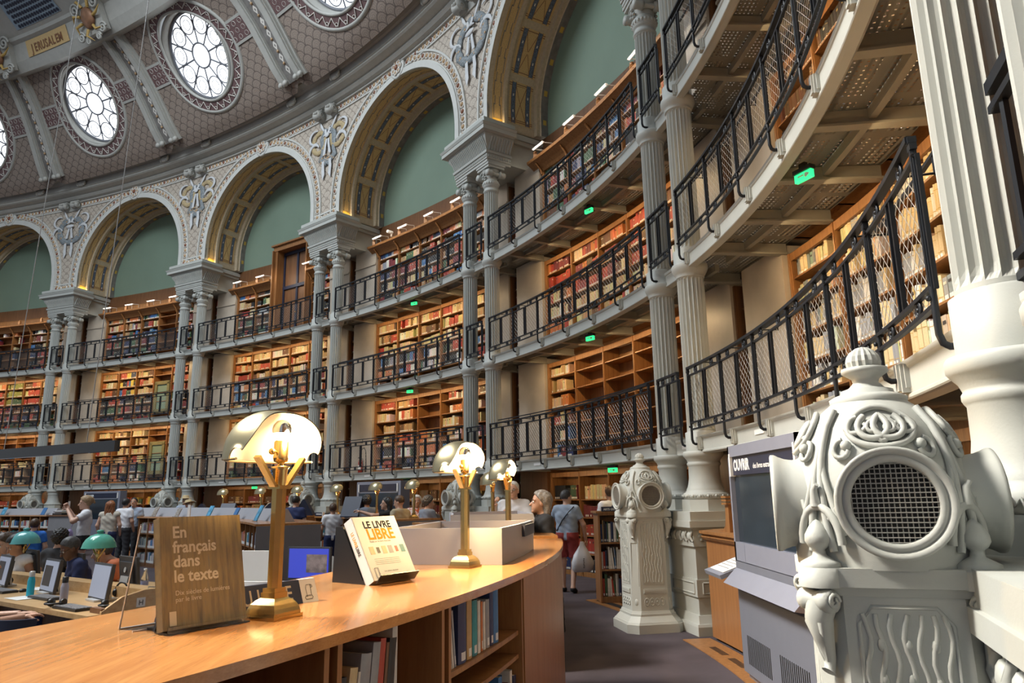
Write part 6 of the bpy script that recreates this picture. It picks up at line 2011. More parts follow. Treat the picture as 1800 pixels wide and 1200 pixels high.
mb = MB(); quad_prism(mb, [dk(.1, .74), dk(7, .74), dk(7, .86), dk(.1, .86)], .3, .70); mb.build('modesty_panel', M['wood_dark'], T)
fp = Matrix((_dw, Vector((0, 0, 1)), -_dd)).transposed().to_4x4(); fp.translation = dk(-.018, .42, .80) - Vector(T['_o'])
t2 = MB(); t2.box((0, 0, 0), (.075, .075, .004)); o = t2.build('letter_plate', M['white'], T, (0, 0, 0)); o.matrix_local = fp
fp2 = fp.copy(); fp2.translation = fp.translation - _dd * .004 + _dw * -.0 - Vector((0, 0, .022)) 
text('plate_letter', 'H', M['letter_dark'], T, fp2, .06, align='CENTER', bold=.001)
def monitor(d, w, back, label, yaw=0., dark=False, zt=.15):
    """user side: towards -w when not back"""
    f = (-_dw if not back else _dw)
    ang = atan2(f.y, f.x) + pi / 2 + yaw
    t_ = thing('monitor', label, 'monitor', dk(d, w, .742 if abs(w - .8) > .1 else .842), ang, 'desk monitors')
    R = Euler((radians(-7), 0, 0))
    mb = MB(); mb.box((0, .02, zt + .02), (.46, .03, .33), 0, R); mb.box((0, .045, zt + .02), (.34, .03, .22), 0, R); mb.build('shell', M['monitor'], t_)
    mb = MB(); mb.box((0, .0025, zt + .022), (.435, .003, .29), 0, R); o = mb.build('screen', M['lit_screen'], t_)
    mb = MB(); mb.box((-.06 if not dark else .05, -.001, zt + (.02 if not dark else -.05)), (.24 if not dark else .22, .003, .20 if not dark else .12), 0, R)
    mb.build('open_window', M['screen_dark'], t_)
    mb = MB(); mb.box((0, .07, .07), (.20, .02, .13), 0, Euler((.15, 0, 0))); mb.box((0, .03, .008), (.24, .20, .016)); mb.build('stand', M['silver'], t_)
    mb = MB(); mb.lathe([(.028, 0), (.028, .003)], 16, 0, Matrix.Translation((0, .072, zt + .05)) @ Matrix.Rotation(radians(97), 4, 'X')); mb.build('round_badge', M['silver'], t_)
monitor(.92, .50, False, 'lit monitor nearest the end panel, under the right green lamp', -.12, True)
monitor(2.0, .50, False, 'lit blank blue-grey monitor between the two green lamps', -.12)
monitor(3.2, .50, False, 'lit monitor with a dark window, under the left green lamp', -.12)
monitor(4.5, .50, False, 'lit monitor at the left edge of the picture', -.12)
monitor(.35, 1.12, True, 'dark back of the monitor beside the clear water bottle', -.1)
monitor(1.55, 1.12, True, 'dark back of the monitor in front of the man in navy', -.1)
monitor(2.75, 1.12, True, 'dark back of the monitor behind the blank screen', -.1)
monitor(3.95, 1.12, True, 'dark back of the monitor left of the blank screen', -.1)
M['jade'] = mk('jade_green_enamel', (.10, .42, .33), .16, var=.05)
def green_lamp(d, w, label, col=None):
    t_ = thing('green_lamp', label, 'lamp', dk(d, w, .742), DA, 'green glass desk lamps')
    mb = MB(); mb.lathe([(.09, 0), (.09, .012), (.05, .03), (.02, .05), (.016, .06), (.016, .30)], 18); mb.build('pole', M['brass'], t_)
    mb = MB(); mb.lathe([(.022, .30), (.026, .34), (.018, .35), (.026, .36), (.026, .40), (.02, .42)], 16); mb.build('socket', M['brass'], t_)
    for sx in (-1, 1):
        mb = MB(); mb.tube([(sx * .02, 0, .31), (sx * .15, 0, .415)], .009, 5); mb.build('arm', M['brass'], t_)
    mb = MB(); mb.lathe([(.176, .415), (.172, .425), (.160, .468), (.135, .51), (.095, .545), (.05, .562), (.03, .565), (.03, .578), (.038, .585), (.036, .60), (.02, .606), (.001, .607)], 32); mb.build('shade', col or M['jade'], t_)
    mb = MB(); mb.lathe([(.170, .417), (.165, .43), (.153, .468), (.128, .507), (.09, .538), (.001, .552)], 28, 0, None, True, False); mb.build('shade_lining', M['lining'], t_)
    l = bpy.data.lights.new('lamp_light', 'POINT'); l.energy = 2.5; l.color = (1., .75, .42); l.shadow_soft_size = .03
    lo = bpy.data.objects.new('lamp_light', l); COL.objects.link(lo); lo.parent = t_; lo.location = (0, 0, .46)
def place_px(px, w):
    best = None
    for i in range(800):
        d = -.2 + 7.2 * i / 800
        p = dk(d, w, 1.3) - Vector((0, 0, EYE)); y = p.dot(_f); e = abs(900 + FPX * p.dot(_r) / y - px)
        if best is None or e < best[0]: best = (e, d)
    return best[1]
green_lamp(place_px(176, 1.0), 1.0, 'right green domed lamp on the computer desk')
green_lamp(place_px(46, 1.0), 1.0, 'left turquoise domed lamp on the computer desk', mk('turquoise_enamel', (.12, .42, .42), .16, var=.05))
# bottles, headphones, keyboards, papers
def bottle(d, w, label, body, cap, h=.22, r=.034, clear=False):
    t_ = thing('bottle', label, 'bottle', dk(d, w, .742))
    mb = MB(); mb.lathe([(r, 0), (r, h * .62), (r * .92, h * .66), (r * .7, h * .78)] if not clear else [(r * .9, 0), (r, .01), (r * .95, h * .3), (r, h * .5), (r, h * .6), (r * .4, h * .86), (r * .38, h * .95)], 18); mb.build('body', body, t_)
    mb = MB(); mb.lathe([(r * .75, h * .78), (r * .78, h * .98), (r * .5, h)] if not clear else [(r * .42, h * .93), (r * .42, h), (.001, h)], 16); mb.build('cap', cap, t_)
    if clear: mb = MB(); mb.lathe([(r * 1.02, h * .32), (r * 1.02, h * .5)], 16); mb.build('label_band', mk('pale_blue_label', (.3, .35, .6), .5, var=.3, scale=30), t_)
bottle(place_px(64, .30), .30, 'turquoise water bottle on the desk', mk('turquoise_plastic', (.02, .38, .52), .25, var=.05), M['silver'], .24)
bottle(place_px(123, .22), .22, 'grey water bottle with a black lid on the desk', mk('smoky_grey_plastic', (.32, .32, .40), .3, var=.05), M['black'], .24)
bottle(place_px(261, 1.0), 1.0, 'clear plastic water bottle seen through the acrylic easel', M['acrylic'], M['white'], .24, .036, True)
def headphones(px, w, label, up=False):
    t_ = thing('headphones', label, 'headphones', dk(place_px(px, w), w, .745), DA + .4)
    mb = MB(); a_ = [(.075 * cos(a), .085 * sin(a) + .02 if not up else 0, .035 if not up else .03 + .10 * sin(a)) for a in [pi * j / 12 for j in range(13)]]; mb.tube(a_, .009, 5); mb.build('band', M['black'], t_)
    for sx in (-1, 1):
        mb = MB(); mb.lathe([(.035, 0), (.038, .015), (.030, .03), (.001, .032)], 14, 0, Matrix.Translation((sx * .075, 0, .035)) @ Matrix.Rotation(-sx * pi / 2, 4, 'Y')); mb.build('ear_cup', M['black'], t_)
headphones(112, .10, 'black headphones lying near the front edge of the desk')
headphones(205, .30, 'black headphones beside the end panel of the desk')
headphones(20, .62, 'black headphones on the middle of the desk at left')
headphones(222, .75, 'black headphones leaning among cables by the end panel', True)
def keyboard(px, w, label):
    t_ = thing('keyboard', label, 'keyboard', dk(place_px(px, w), w, .742), DA)
    mb = MB(); mb.box((0, 0, .010), (.44, .15, .02)); mb.build('base', M['black'], t_)
    mb = MB()
    for r in range(5):
        for c in range(14): mb.box((-.195 + .03 * c, -.055 + .027 * r, .022), (.024, .021, .008))
    mb.build('keys', M['grey_felt'], t_)
keyboard(140, .12, 'black keyboard at the right front of the desk')
keyboard(92, .30, 'keyboard in front of the blank monitor')
keyboard(15, .30, 'keyboard at the left edge of the desk')
t_ = thing('mouse', 'black computer mouse lying on the desk', 'mouse', dk(place_px(52, .42), .42, .742)); mb = MB(); mb.ball((0, 0, .012), .045, 12, 8, 0, None, (.7, 1.1, .45)); mb.build('shell', M['black'], t_)
t_ = thing('pencil_box', 'small dark wooden box at the corner of the desk', 'box', dk(.10, .13, .742), DA); mb = MB(); mb.box((0, 0, .02), (.20, .05, .04)); mb.build('box_body', M['wood_dark'], t_)
for k, (px, w) in enumerate(((52, .2), (80, .62))):
    t_ = thing('paper_sheet', 'white paper on the desk, %s' % ('near the front edge' if k == 0 else 'by the middle rail'), 'paper', dk(place_px(px, w), w, .742), DA + .3 * k); mb = MB(); mb.box((0, 0, .002), (.30, .21, .003)); mb.build('sheet', M['white'], t_)
t_ = thing('cable_tangle', 'tangle of black cables by the end panel of the desk', 'cables', dk(.28, .74, .745))
for k in range(4):
    mb = MB(); rr = random.Random(k)
    mb.tube([(rr.uniform(-.1, .1) + .05 * cos(j), rr.uniform(-.06, .06) + .07 * sin(j * .8), .02 + .11 * abs(sin(j * .7 + k))) for j in range(9)], .006, 5); mb.build('cable', M['black'], t_)
# chair at the left front
def chair(loc, rz, label):
    t_ = thing('desk_chair', label, 'chair', loc, rz)
    mb = MB()
    rows = [[Vector((.24 * sin(a), -.02 + .23 * cos(a) * 1.0, z)) for a in [-1.25 + 2.5 * j / 14 for j in range(15)]] for z in (.60, .66, .74, .80)]
    mb.grid(rows); rows2 = [[Vector((v.x * .88, v.y * .9 - .004, v.z)) for v in r] for r in rows]; mb.grid(rows2); mb.grid([rows[-1], rows2[-1]]); mb.grid([rows[0], rows2[0]]); mb.build('backrest', M['navy'], t_)
    mb = MB(); mb.box((0, -.02, .445), (.46, .44, .05)); mb.build('seat', M['navy'], t_)
    for sx in (-1, 1):
        mb = MB(); mb.tube([(sx * .22, -.2, 0), (sx * .22, -.19, .43), (sx * .23, -.16, .60), (sx * .24, .06, .63)], .018, 6); mb.build('arm_frame', M['desk'], t_)
        for sy in (-1, 1):
            mb = MB(); mb.tube([(sx * .22, sy * .2, 0), (sx * .20, sy * .18, .43)], .018, 6); mb.build('leg', M['desk'], t_)
chair(at_z(36, 1126, .62) * 1. - Vector((0, 0, .62)) + Vector((.0, 0, 0)), DA + .25, 'navy curved-back chair of pale oak at the left front of the desk')
# second inner furniture: white curved console and tablet screen seen past the big lamp
t_ = thing('reception_console', 'curved white console behind the near counter, left of the white book', 'console', (-2.02, 6.6, 0))
mb = MB(); rows = [[Vector((.55 * cos(a), .40 * sin(a), z)) for a in [pi * (1.05 + 1.0 * j / 20) for j in range(21)]] for z in (.0, .98)]
mb.grid(rows); mb.grid([[v * 1. for v in rows[1]], [Vector((v.x * .95, v.y * .94, .98)) for v in rows[1]]]); mb.build('curved_front', M['white'], t_)
t_ = thing('monitor', 'blue lit monitor behind the big lamp, on the white console', 'monitor', (-1.90, 6.85, .90), -.35)
mb = MB(); mb.box((0, 0, .16), (.46, .03, .30)); mb.box((0, .03, -.05), (.06, .03, .3)); mb.build('shell', M['monitor'], t_)
mb = MB(); mb.box((0, -.017, .165), (.43, .004, .26)); mb.build('screen', mk('blue_lit_screen', (.05, .06, .3), .3, var=0, emit=(.03, .05, .45), est=.8), t_)
mb = MB(); mb.box((.09, -.020, .165), (.22, .003, .16)); mb.build('picture_window', mk('picture_on_screen', (.25, .2, .2), .4, var=.5, scale=14), t_)
t_ = thing('white_panel', 'white upright screen panel left of the big lamp pole', 'panel', (-2.32, 6.62, .0), -.2); mb = MB(); mb.box((0, 0, .60), (.34, .03, 1.20)); mb.build('board', M['white'], t_)
t_ = thing('wire_basket_chair', 'clear curved chair back behind the blue monitor', 'chair', (-2.0, 7.6, 0)); mb = MB(); rows = [[Vector((.26 * cos(a), .2 * sin(a), z - .25 * (1 - sin(a)) * (z - .5))) for a in [pi * j / 14 for j in range(15)]] for z in (.5, .7, .9, 1.06)]; mb.grid(rows); mb.build('shell_back', M['silver'], t_)
# hanging light bar and its cables
a, b_ = at_z(206, 783, 2.42), at_z(-60, 803, 2.42)
t_ = thing('hanging_light_bar', 'long glossy black light bar hanging over the reading desks at left', 'light bar', a, world=True)
d = (b_ - a); mb = MB(); f = frame((a + b_) / 2, d, (0, 0, 1)); mb.box((0, 0, 0), (d.length, .08, .15), 0, None, f); mb.build('bar', mk('glossy_black_bar', (.012, .012, .016), .06, var=0, spec=.9), t_)
for k, q in enumerate((.18, .72)):
    p = a + d * q; mb = MB(); mb.tube([p, p + Vector((.25 - .9 * k * 0, .4, 14.5))], .008, 4); mb.build('cable', M['silver'], t_)
# ================================================================== people
def smin(a, b, k):
    h = np.clip(.5 + .5 * (b - a) / k, 0, 1)
    return b * (1 - h) + a * h - k * h * (1 - h)
def d_cone(Pt, a, b, ra, rb):
    a, b = np.array(a, float), np.array(b, float)
    ba = b - a; L = max(1e-9, ba @ ba)
    h = np.clip(((Pt - a) @ ba) / L, 0, 1)
    return np.linalg.norm(Pt - a - h[..., None] * ba, axis=-1) - (ra + (rb - ra) * h)
def d_ell(Pt, c, r, R=None):
    q = Pt - np.array(c, float)
    if R is not None: q = q @ R
    r = np.array(r, float)
    k0 = np.linalg.norm(q / r, axis=-1); k1 = np.linalg.norm(q / (r * r), axis=-1)
    return k0 * (k0 - 1) / np.maximum(k1, 1e-9)
def nets(fn, lo, hi, res):
    lo, hi = np.array(lo, float), np.array(hi, float)
    n = np.maximum(3, np.ceil((hi - lo) / res).astype(int) + 1)
    ax = [lo[i] + res * np.arange(n[i]) for i in range(3)]
    G = np.stack(np.meshgrid(*ax, indexing='ij'), -1)
    V = fn(G)
    S = V < 0
    c = np.zeros(tuple(n - 1) + (3,)); w = np.zeros(tuple(n - 1))
    offs = [(i, j, k) for i in (0, 1) for j in (0, 1) for k in (0, 1)]
    def sl(o): return tuple(slice(o[i], n[i] - 1 + o[i]) for i in range(3))
    for a in range(3):
        for o in offs:
            if o[a]: continue
            p = list(o); p[a] = 1
            va, vb = V[sl(o)], V[sl(p)]
            m = (va < 0) != (vb < 0)
            t = np.where(m, va / np.where(m, va - vb, 1), 0)
            for q in range(3): c[..., q] += m * (o[q] + (t if q == a else 0))
            w += m
    act = w > 0
    idx = -np.ones(act.shape, int); idx[act] = np.arange(act.sum())
    cc = np.argwhere(act)
    verts = lo + res * (cc + c[act] / w[act][:, None])
    faces = []
    for a in range(3):
        b, d = (a + 1) % 3, (a + 2) % 3
        s0 = [slice(None)] * 3; s1 = [slice(None)] * 3
        s0[a] = slice(0, -1); s1[a] = slice(1, None)
        m = S[tuple(s0)] != S[tuple(s1)]
        e = np.argwhere(m)
        e = e[(e[:, b] > 0) & (e[:, d] > 0) & (e[:, b] < n[b] - 1) & (e[:, d] < n[d] - 1)]
        if not len(e): continue
        ins = S[tuple(e.T)]
        def g(db, dd):
            q = e.copy(); q[:, b] -= db; q[:, d] -= dd; return idx[tuple(q.T)]
        f = np.stack([g(1, 1), g(0, 1), g(0, 0), g(1, 0)], 1)
        f[~ins] = f[~ins][:, ::-1]
        faces.append(f)
    return verts, (np.concatenate(faces) if faces else np.zeros((0, 4), int))
def smooth_mesh(name, parts, mat):
    vs, fs, b = [], [], 0
    for v, f in parts: vs.append(v); fs.append(f + b); b += len(v)
    v = np.concatenate(vs); f = np.concatenate(fs)
    me = bpy.data.meshes.new(name); me.from_pydata(v.tolist(), [], f.tolist()); me.materials.append(mat)
    me.polygons.foreach_set('use_smooth', [True] * len(me.polygons)); me.update()
    return me
SKIN = {'light': mk('light_skin', (.60, .36, .26), .5, var=.05), 'tan': mk('tanned_skin', (.46, .25, .16), .5, var=.05), 'dark': mk('brown_skin', (.13, .062, .038), .45, var=.05)}
HAIR = {k: mk(k + '_hair', c, .5, var=.35, scale=60) for k, c in (('black', (.018, .015, .014)), ('brown', (.07, .038, .02)), ('red', (.24, .085, .03)), ('grey', (.20, .175, .15)), ('white', (.60, .58, .55)), ('darkgrey', (.06, .058, .06)), ('fair', (.33, .22, .12)))}
CL = {k: mk(k + '_cloth', c, .85, var=.10, scale=9, bump=.15, bscale=40) for k, c in (('white', (.74, .74, .77)), ('black', (.012, .012, .014)), ('navy', (.02, .03, .10)), ('blue', (.03, .17, .62)), ('greyblue', (.34, .41, .52)), ('tan', (.42, .36, .25)), ('red', (.30, .045, .04)), ('slate', (.18, .23, .32)), ('dark', (.03, .03, .035)), ('cream', (.55, .50, .42)), ('orange', (.60, .17, .07)), ('grey', (.42, .43, .46)), ('straw', (.48, .38, .22)))}
CL['print'] = None
def print_cloth():
    m, nt, b = nodes_of('orange_print_cloth'); t = NT(nt)
    f = t.noise(t.obj(), 26, 2)
    nt.links.new(t.ramp(f, [(.46, (.72, .66, .62)), (.52, (.62, .13, .05))]), b.inputs['Base Color']); b.inputs['Roughness'].default_value = .85
    return m
CL['print'] = print_cloth()
def hand_prims(w, d, nrm_, s, curl=.6, side=1):
    """palm, four unequal bent fingers and a thumb from the side of the palm"""
    w, d, n_ = np.array(w, float), np.array(d, float), np.array(nrm_, float)
    d /= np.linalg.norm(d); n_ -= d * (n_ @ d); n_ /= np.linalg.norm(n_); x = np.cross(d, n_) * side
    out = []
    for k in range(4):
        o = (k - 1.5) * .019
        out.append((w + d * .012 + x * o * .7, w + d * .085 + x * o, .014, .011))
        L = [.068, .076, .072, .056][k]
        p = w + d * .088 + x * o * 1.02; a = curl * .5
        for seg, f in enumerate((.45, .32, .23)):
            dr = d * cos(a) + n_ * sin(a)
            q = p + dr * L * f
            out.append((p, q, .0095 - .0008 * seg, .0088 - .0008 * seg)); p = q; a += curl * .75
    p0 = w + d * .025 - x * .028; p1 = p0 + (d * .5 - x * .7 + n_ * .45) * .045; p2 = p1 + (d * .8 - x * .2 + n_ * .5) * .03; p3 = p2 + (d * .9 + n_ * .4) * .022
    out += [(p0, p1, .015, .011), (p1, p2, .011, .010), (p2, p3, .010, .008)]
    return [(a, b, ra * s if False else ra, rb) for a, b, ra, rb in out]
def person(label, loc, face, H_=1.70, skin='light', hair=('short', 'brown'), top=('tee', 'white'), bottom=('trousers', 'navy'), lean=0., head=(0., 0.), arms=None, sit=False, hands=(True, True), res=.014, extra=None, slim=1., group=None, legs=None, curl=.6, shoes='dark'):
    """face: world heading; head=(yaw to own left, pitch down); arms={'r':(elbow, wrist, palm normal), ...} in the body's frame (x right, y forward)"""
    s = H_ / 1.70
    t_ = thing('person', label, 'person', loc, face - pi / 2, group)
    cl, sl_ = cos(lean), sin(lean)
    HIP = np.array([0, 0, .92 if not sit else .50])
    def up(p):
        q = np.array(p, float); 
        if sit: q = q + np.array([0, 0, -.42])
        q = q - HIP; q = np.array([q[0], q[1] * cl + q[2] * sl_, -q[1] * sl_ + q[2] * cl]); return q + HIP
    hipx = .088
    if legs is not None: J = legs
    elif sit: J = {'r': [(hipx, 0, .50), (.11, .42, .50), (.11, .40, .09), (.12, .54, .04)], 'l': [(-hipx, 0, .50), (-.11, .42, .50), (-.11, .40, .09), (-.12, .54, .04)]}
    else: J = {'r': [(hipx, 0, .90), (.10, .02, .49), (.10, -.01, .085), (.12, .13, .03)], 'l': [(-hipx, 0, .90), (-.10, .02, .49), (-.10, -.01, .085), (-.12, .13, .03)]}
    A = {'r': (np.array((.25, -.02, 1.13)), np.array((.24, .08, .88)), (-1, 0, 0)), 'l': (np.array((-.25, -.02, 1.13)), np.array((-.24, .08, .88)), (1, 0, 0))}
    for k, v in (arms or {}).items(): A[k] = tuple(np.array(q, float) for q in v)
    w_ = slim
    tor = [((sx * .062 * w_, 0, .93), (sx * .058 * w_, .005, 1.08), .112 * w_, .098 * w_) for sx in (-1, 1)] + [((sx * .058 * w_, .005, 1.08), (sx * .075 * w_, -.005, 1.27), .098 * w_, .105 * w_) for sx in (-1, 1)] + [((-.145, -.015, 1.385), (.145, -.015, 1.385), .062, .062), ((0, 0, 1.24), (0, -.01, 1.38), .11, .08)]
    tor = [(up(a), up(b), ra, rb) for a, b, ra, rb in tor]
    NB, HC = up((0, -.012, 1.42)), up((0, .022, 1.585))
    neck = [(NB, HC + (0, -.01, -.03), .058, .052)]
    yw, pt = head
    Rh = np.array(Matrix.Rotation(yw, 3, 'Z') @ Matrix.Rotation(-lean * .6 - pt, 3, 'X'))
    def hp(p): return HC + Rh @ np.array(p, float)
    legp = []
    for k in ('r', 'l'):
        h_, kn, an, toe = [np.array(q, float) for q in J[k]]
        legp += [(h_, kn, .088 * w_, .056), (kn, an, .058, .036), (an + (0, 0, -.03), toe, .040, .028)]
    armp = []
    for k, sx in (('r', 1), ('l', -1)):
        sh = up((sx * .178, -.015, 1.375)); el, wr = (up(A[k][0]), up(A[k][1]))
        armp += [(sh, el, .052, .040), (el, wr, .041, .028)]
    def headd(G):
        d = d_ell(G, hp((0, -.012, .022)), (.076, .098, .098), Rh)
        d = smin(d, d_ell(G, hp((0, .030, -.050)), (.056, .066, .066), Rh), .03)
        d = smin(d, d_cone(G, hp((0, .088, .004)), hp((0, .112, -.030)), .009, .014), .014)      # nose
        d = smin(d, d_ell(G, hp((0, .088, -.068)), (.024, .014, .008), Rh), .010)               # lips
        d = smin(d, d_ell(G, hp((0, .078, -.100)), (.026, .020, .018), Rh), .02)                # chin
        for sx in (-1, 1):
            d = smin(d, d_ell(G, hp((sx * .036, .076, .022)), (.026, .014, .008), Rh), .012)     # brow
            d = smin(d, d_ell(G, hp((sx * .078, -.005, -.015)), (.010, .022, .032), Rh), .008)   # ear
        return d
    def bodyd(G):
        d = None
        for a, b, ra, rb in tor + legp + armp + neck:
            q = d_cone(G, a, b, ra, rb); d = q if d is None else smin(d, q, .035)
        return smin(d, headd(G), .02)
    allp = np.array([p for a, b, _, _ in tor + legp + armp for p in (a, b)] + [HC])
    lo, hi = allp.min(0) - .13, allp.max(0) + .16
    parts = []
    def bd(G): return bodyd(G)
    v, f = nets(bd, lo, hi, res); parts.append((v * s, f))
    hl = HC - .15; hh_ = HC + .15
    v, f = nets(lambda G: smin(headd(G), d_cone(G, NB, HC + (0, -.01, -.03), .058, .052), .02), hl, hh_, min(.0075, res * .6)); parts.append((v * s, f))
    for k, on in zip(('r', 'l'), hands):
        if not on: continue
        el, wr = up(A[k][0]), up(A[k][1]); nr = np.array(A[k][2], float)
        hps = hand_prims(wr, wr - el if len(A[k]) < 4 else A[k][3], nr, s, curl, 1 if k == 'r' else -1)
        pp = np.array([q for a, b, _, _ in hps for q in (a, b)])
        def hd(G):
            d = None
            for a, b, ra, rb in hps:
                q = d_cone(G, a, b, ra, rb); d = q if d is None else smin(d, q, .005)
            return d
        v, f = nets(hd, pp.min(0) - .02, pp.max(0) + .02, .0045); parts.append((v * s, f))
    link_obj('body', smooth_mesh('body', parts, SKIN[skin]), t_)
    # face: eyes
    mb = MB()
    for sx in (-1, 1): mb.ball(hp((sx * .031, .082, .002)) * s, .0115, 8, 6, 0, None)
    mb.build('eyes', M['white'], t_)
    mb = MB()
    for sx in (-1, 1): mb.ball(hp((sx * .031, .0905, .002)) * s, .0065, 7, 5, 0, None); mb.tube([hp((sx * .018, .094, .024)) * s, hp((sx * .045, .086, .028)) * s], .0035, 4)
    mb.build('pupils_and_brows', HAIR['black'], t_)
    # clothing
    def garment(name, prims, t, mat, zlo=None, zhi=None, cuts=(), k=.04, fold=.004):
        pp = np.array([q for a, b, _, _ in prims for q in (a, b)])
        def gd(G):
            d = None
            for j, (a, b, ra, rb) in enumerate(prims):
                q = d_cone(G, a, b, ra + t, rb + t)
                for (ci, c0, cd) in cuts:
                    if ci == j: q = np.maximum(q, (G - c0) @ cd)
                d = q if d is None else smin(d, q, k)
            d = d + fold * np.sin(G[..., 2] * 55 + G[..., 0] * 40) * np.sin(G[..., 1] * 38)
            if zlo is not None: d = np.maximum(d, (zlo - G[..., 2]))
            if zhi is not None: d = np.maximum(d, (G[..., 2] - zhi))
            return d
        v, f = nets(gd, pp.min(0) - .16, pp.max(0) + .16, res)
        if len(v): link_obj(name, smooth_mesh(name, [(v * s, f)], mat), t_)
    kind, colr = top
    fr = {'tee': .62, 'shirt': 1.0, 'vest': .12, 'dress': 1.0, 'long': 1.0}[kind]
    pr = list(tor); cuts = []
    for k, sx in (('r', 1), ('l', -1)):
        sh = up((sx * .178, -.015, 1.375)); el, wr = up(A[k][0]), up(A[k][1])
        e = sh + (el - sh) * min(1, fr); pr.append((sh, e, .056, .048 if fr < 1 else .044)); cuts.append((len(pr) - 1, e, (e - sh) / (np.linalg.norm(e - sh) + 1e-9)))
        if fr >= 1: pr.append((el, el + (wr - el) * .92, .044, .034))
    zl = up((0, 0, .86))[2] if kind != 'dress' else .25
    if kind == 'dress': pr += [((0, 0, .9), (0, 0, .3), .17, .24)]
    zn = up((0, 0, 1.475))[2]
    garment({'dress': 'dress', 'vest': 'top'}.get(kind, 'shirt'), pr, .014, CL[colr], zl, zn, cuts)
    kind, colr = bottom
    if kind != 'none':
        fr = {'trousers': (1., .92), 'shorts': (.78, 0), 'short_shorts': (.42, 0)}[kind]
        pr = [(q[0], q[1], q[2], q[3]) for q in tor[:2]]; cuts = []
        for k in ('r', 'l'):
            h_, kn, an, toe = [np.array(q, float) for q in J[k]]
            e = h_ + (kn - h_) * fr[0]; pr.append((h_, e, .092 * w_, .078 if fr[1] == 0 else .062))
            if fr[1] == 0: cuts.append((len(pr) - 1, e, (e - h_) / np.linalg.norm(e - h_)))
            else: pr.append((kn, kn + (an - kn) * fr[1], .062, .052))
        garment('trousers' if kind == 'trousers' else 'shorts', pr, .016, CL[colr], None, (1.0 if not sit else .62), cuts, .014)
    if not sit and shoes:
        pr = [(np.array(J[k][2]) + (0, 0, -.035), np.array(J[k][3]), .042, .032) for k in ('r', 'l')]
        garment('shoes', pr, .008, CL[shoes], None, .10, (), .01, 0)
    # hair
    kind, colr = hair
    def haird(G):
        big = {'curly': .020, 'short': .010, 'crop': .005, 'bald': .003}.get(kind, .013)
        d = d_ell(G, hp((0, -.016, .030)), (.080 + big, .102 + big, .098 + big), Rh)
        q = (G - HC) @ Rh
        facecut = np.minimum(q[..., 1] - .045, q[..., 1] * 0 + 9)
        d = np.maximum(d, np.where(q[..., 2] > .068, -9., np.where(q[..., 1] > .02 + .35 * q[..., 2], .02, -9.)) * 1.0 + 0 * facecut) if False else np.maximum(d, (q[..., 1] - (.012 + .75 * np.maximum(q[..., 2] - .01, -.05))) * .8)
        d = np.maximum(d, -(q[..., 2] + {'crop': .03, 'short': .055, 'bald': -.02}.get(kind, .075)))
        if kind in ('long', 'longback'):
            for sx in (-1, 0, 1): d = smin(d, d_cone(G, hp((sx * .05, -.06, .04)), hp((sx * .085, -.085, -.27)), .06, .035), .03)
        if kind == 'bob':
            for sx in (-1, 1): d = smin(d, d_cone(G, hp((sx * .055, -.06, .04)), hp((sx * .062, -.065, -.11)), .05, .034), .03)
            d = smin(d, d_cone(G, hp((0, -.07, .04)), hp((0, -.07, -.11)), .06, .045), .03)
        if kind == 'bun': d = smin(d, d_ell(G, hp((0, -.12, .0)), (.045, .045, .045)), .015)
        if kind == 'tail': d = smin(d, d_cone(G, hp((0, -.11, .05)), hp((0, -.15, -.02)), .04, .02), .02)
        amp = {'curly': .012, 'bob': .006, 'long': .005}.get(kind, .003)
        return d + amp * np.sin(G[..., 0] * 110) * np.sin(G[..., 1] * 95 + 1) * np.sin(G[..., 2] * (120 if kind == 'curly' else 40))
    v, f = nets(haird, HC - (.17, .22, .34), HC + (.17, .17, .17), .008)
    link_obj('hair', smooth_mesh('hair', [(v * s, f)], HAIR[colr]), t_)
    if extra: extra(t_, s, hp, Rh, up, A)
    return t_
def head_to(px, y, z=1.6): 
    """ground point on the pixel column px at depth y"""
    lo = at_z(px, 1190, 0)
    d = None
    x0 = 0.
    for it in range(30):
        p = Vector((x0, y, z)) - Vector((0, 0, EYE)); dp = p.dot(_f)
        e = px - (900 + FPX * p.dot(_r) / dp)
        x0 += e * dp / FPX
    return Vector((x0, y, 0))
def glasses(t_, s, hp, Rh, up, A):
    mb = MB()
    for sx in (-1, 1):
        mb.tube([Vector(hp((sx * .032 + .021 * cos(a), .098, .0 + .016 * sin(a))) * s) for a in [2 * pi * j / 12 for j in range(12)]], .0016, 4, 0, None, True)
        mb.tube([Vector(hp((sx * .052, .096, .003)) * s), Vector(hp((sx * .080, .0, .004)) * s)], .0016, 4)
    mb.build('glasses', M['black'], t_)
LEFT = Vector((-1, 0, 0))
def hd(dx, dy): return atan2(dy, dx)
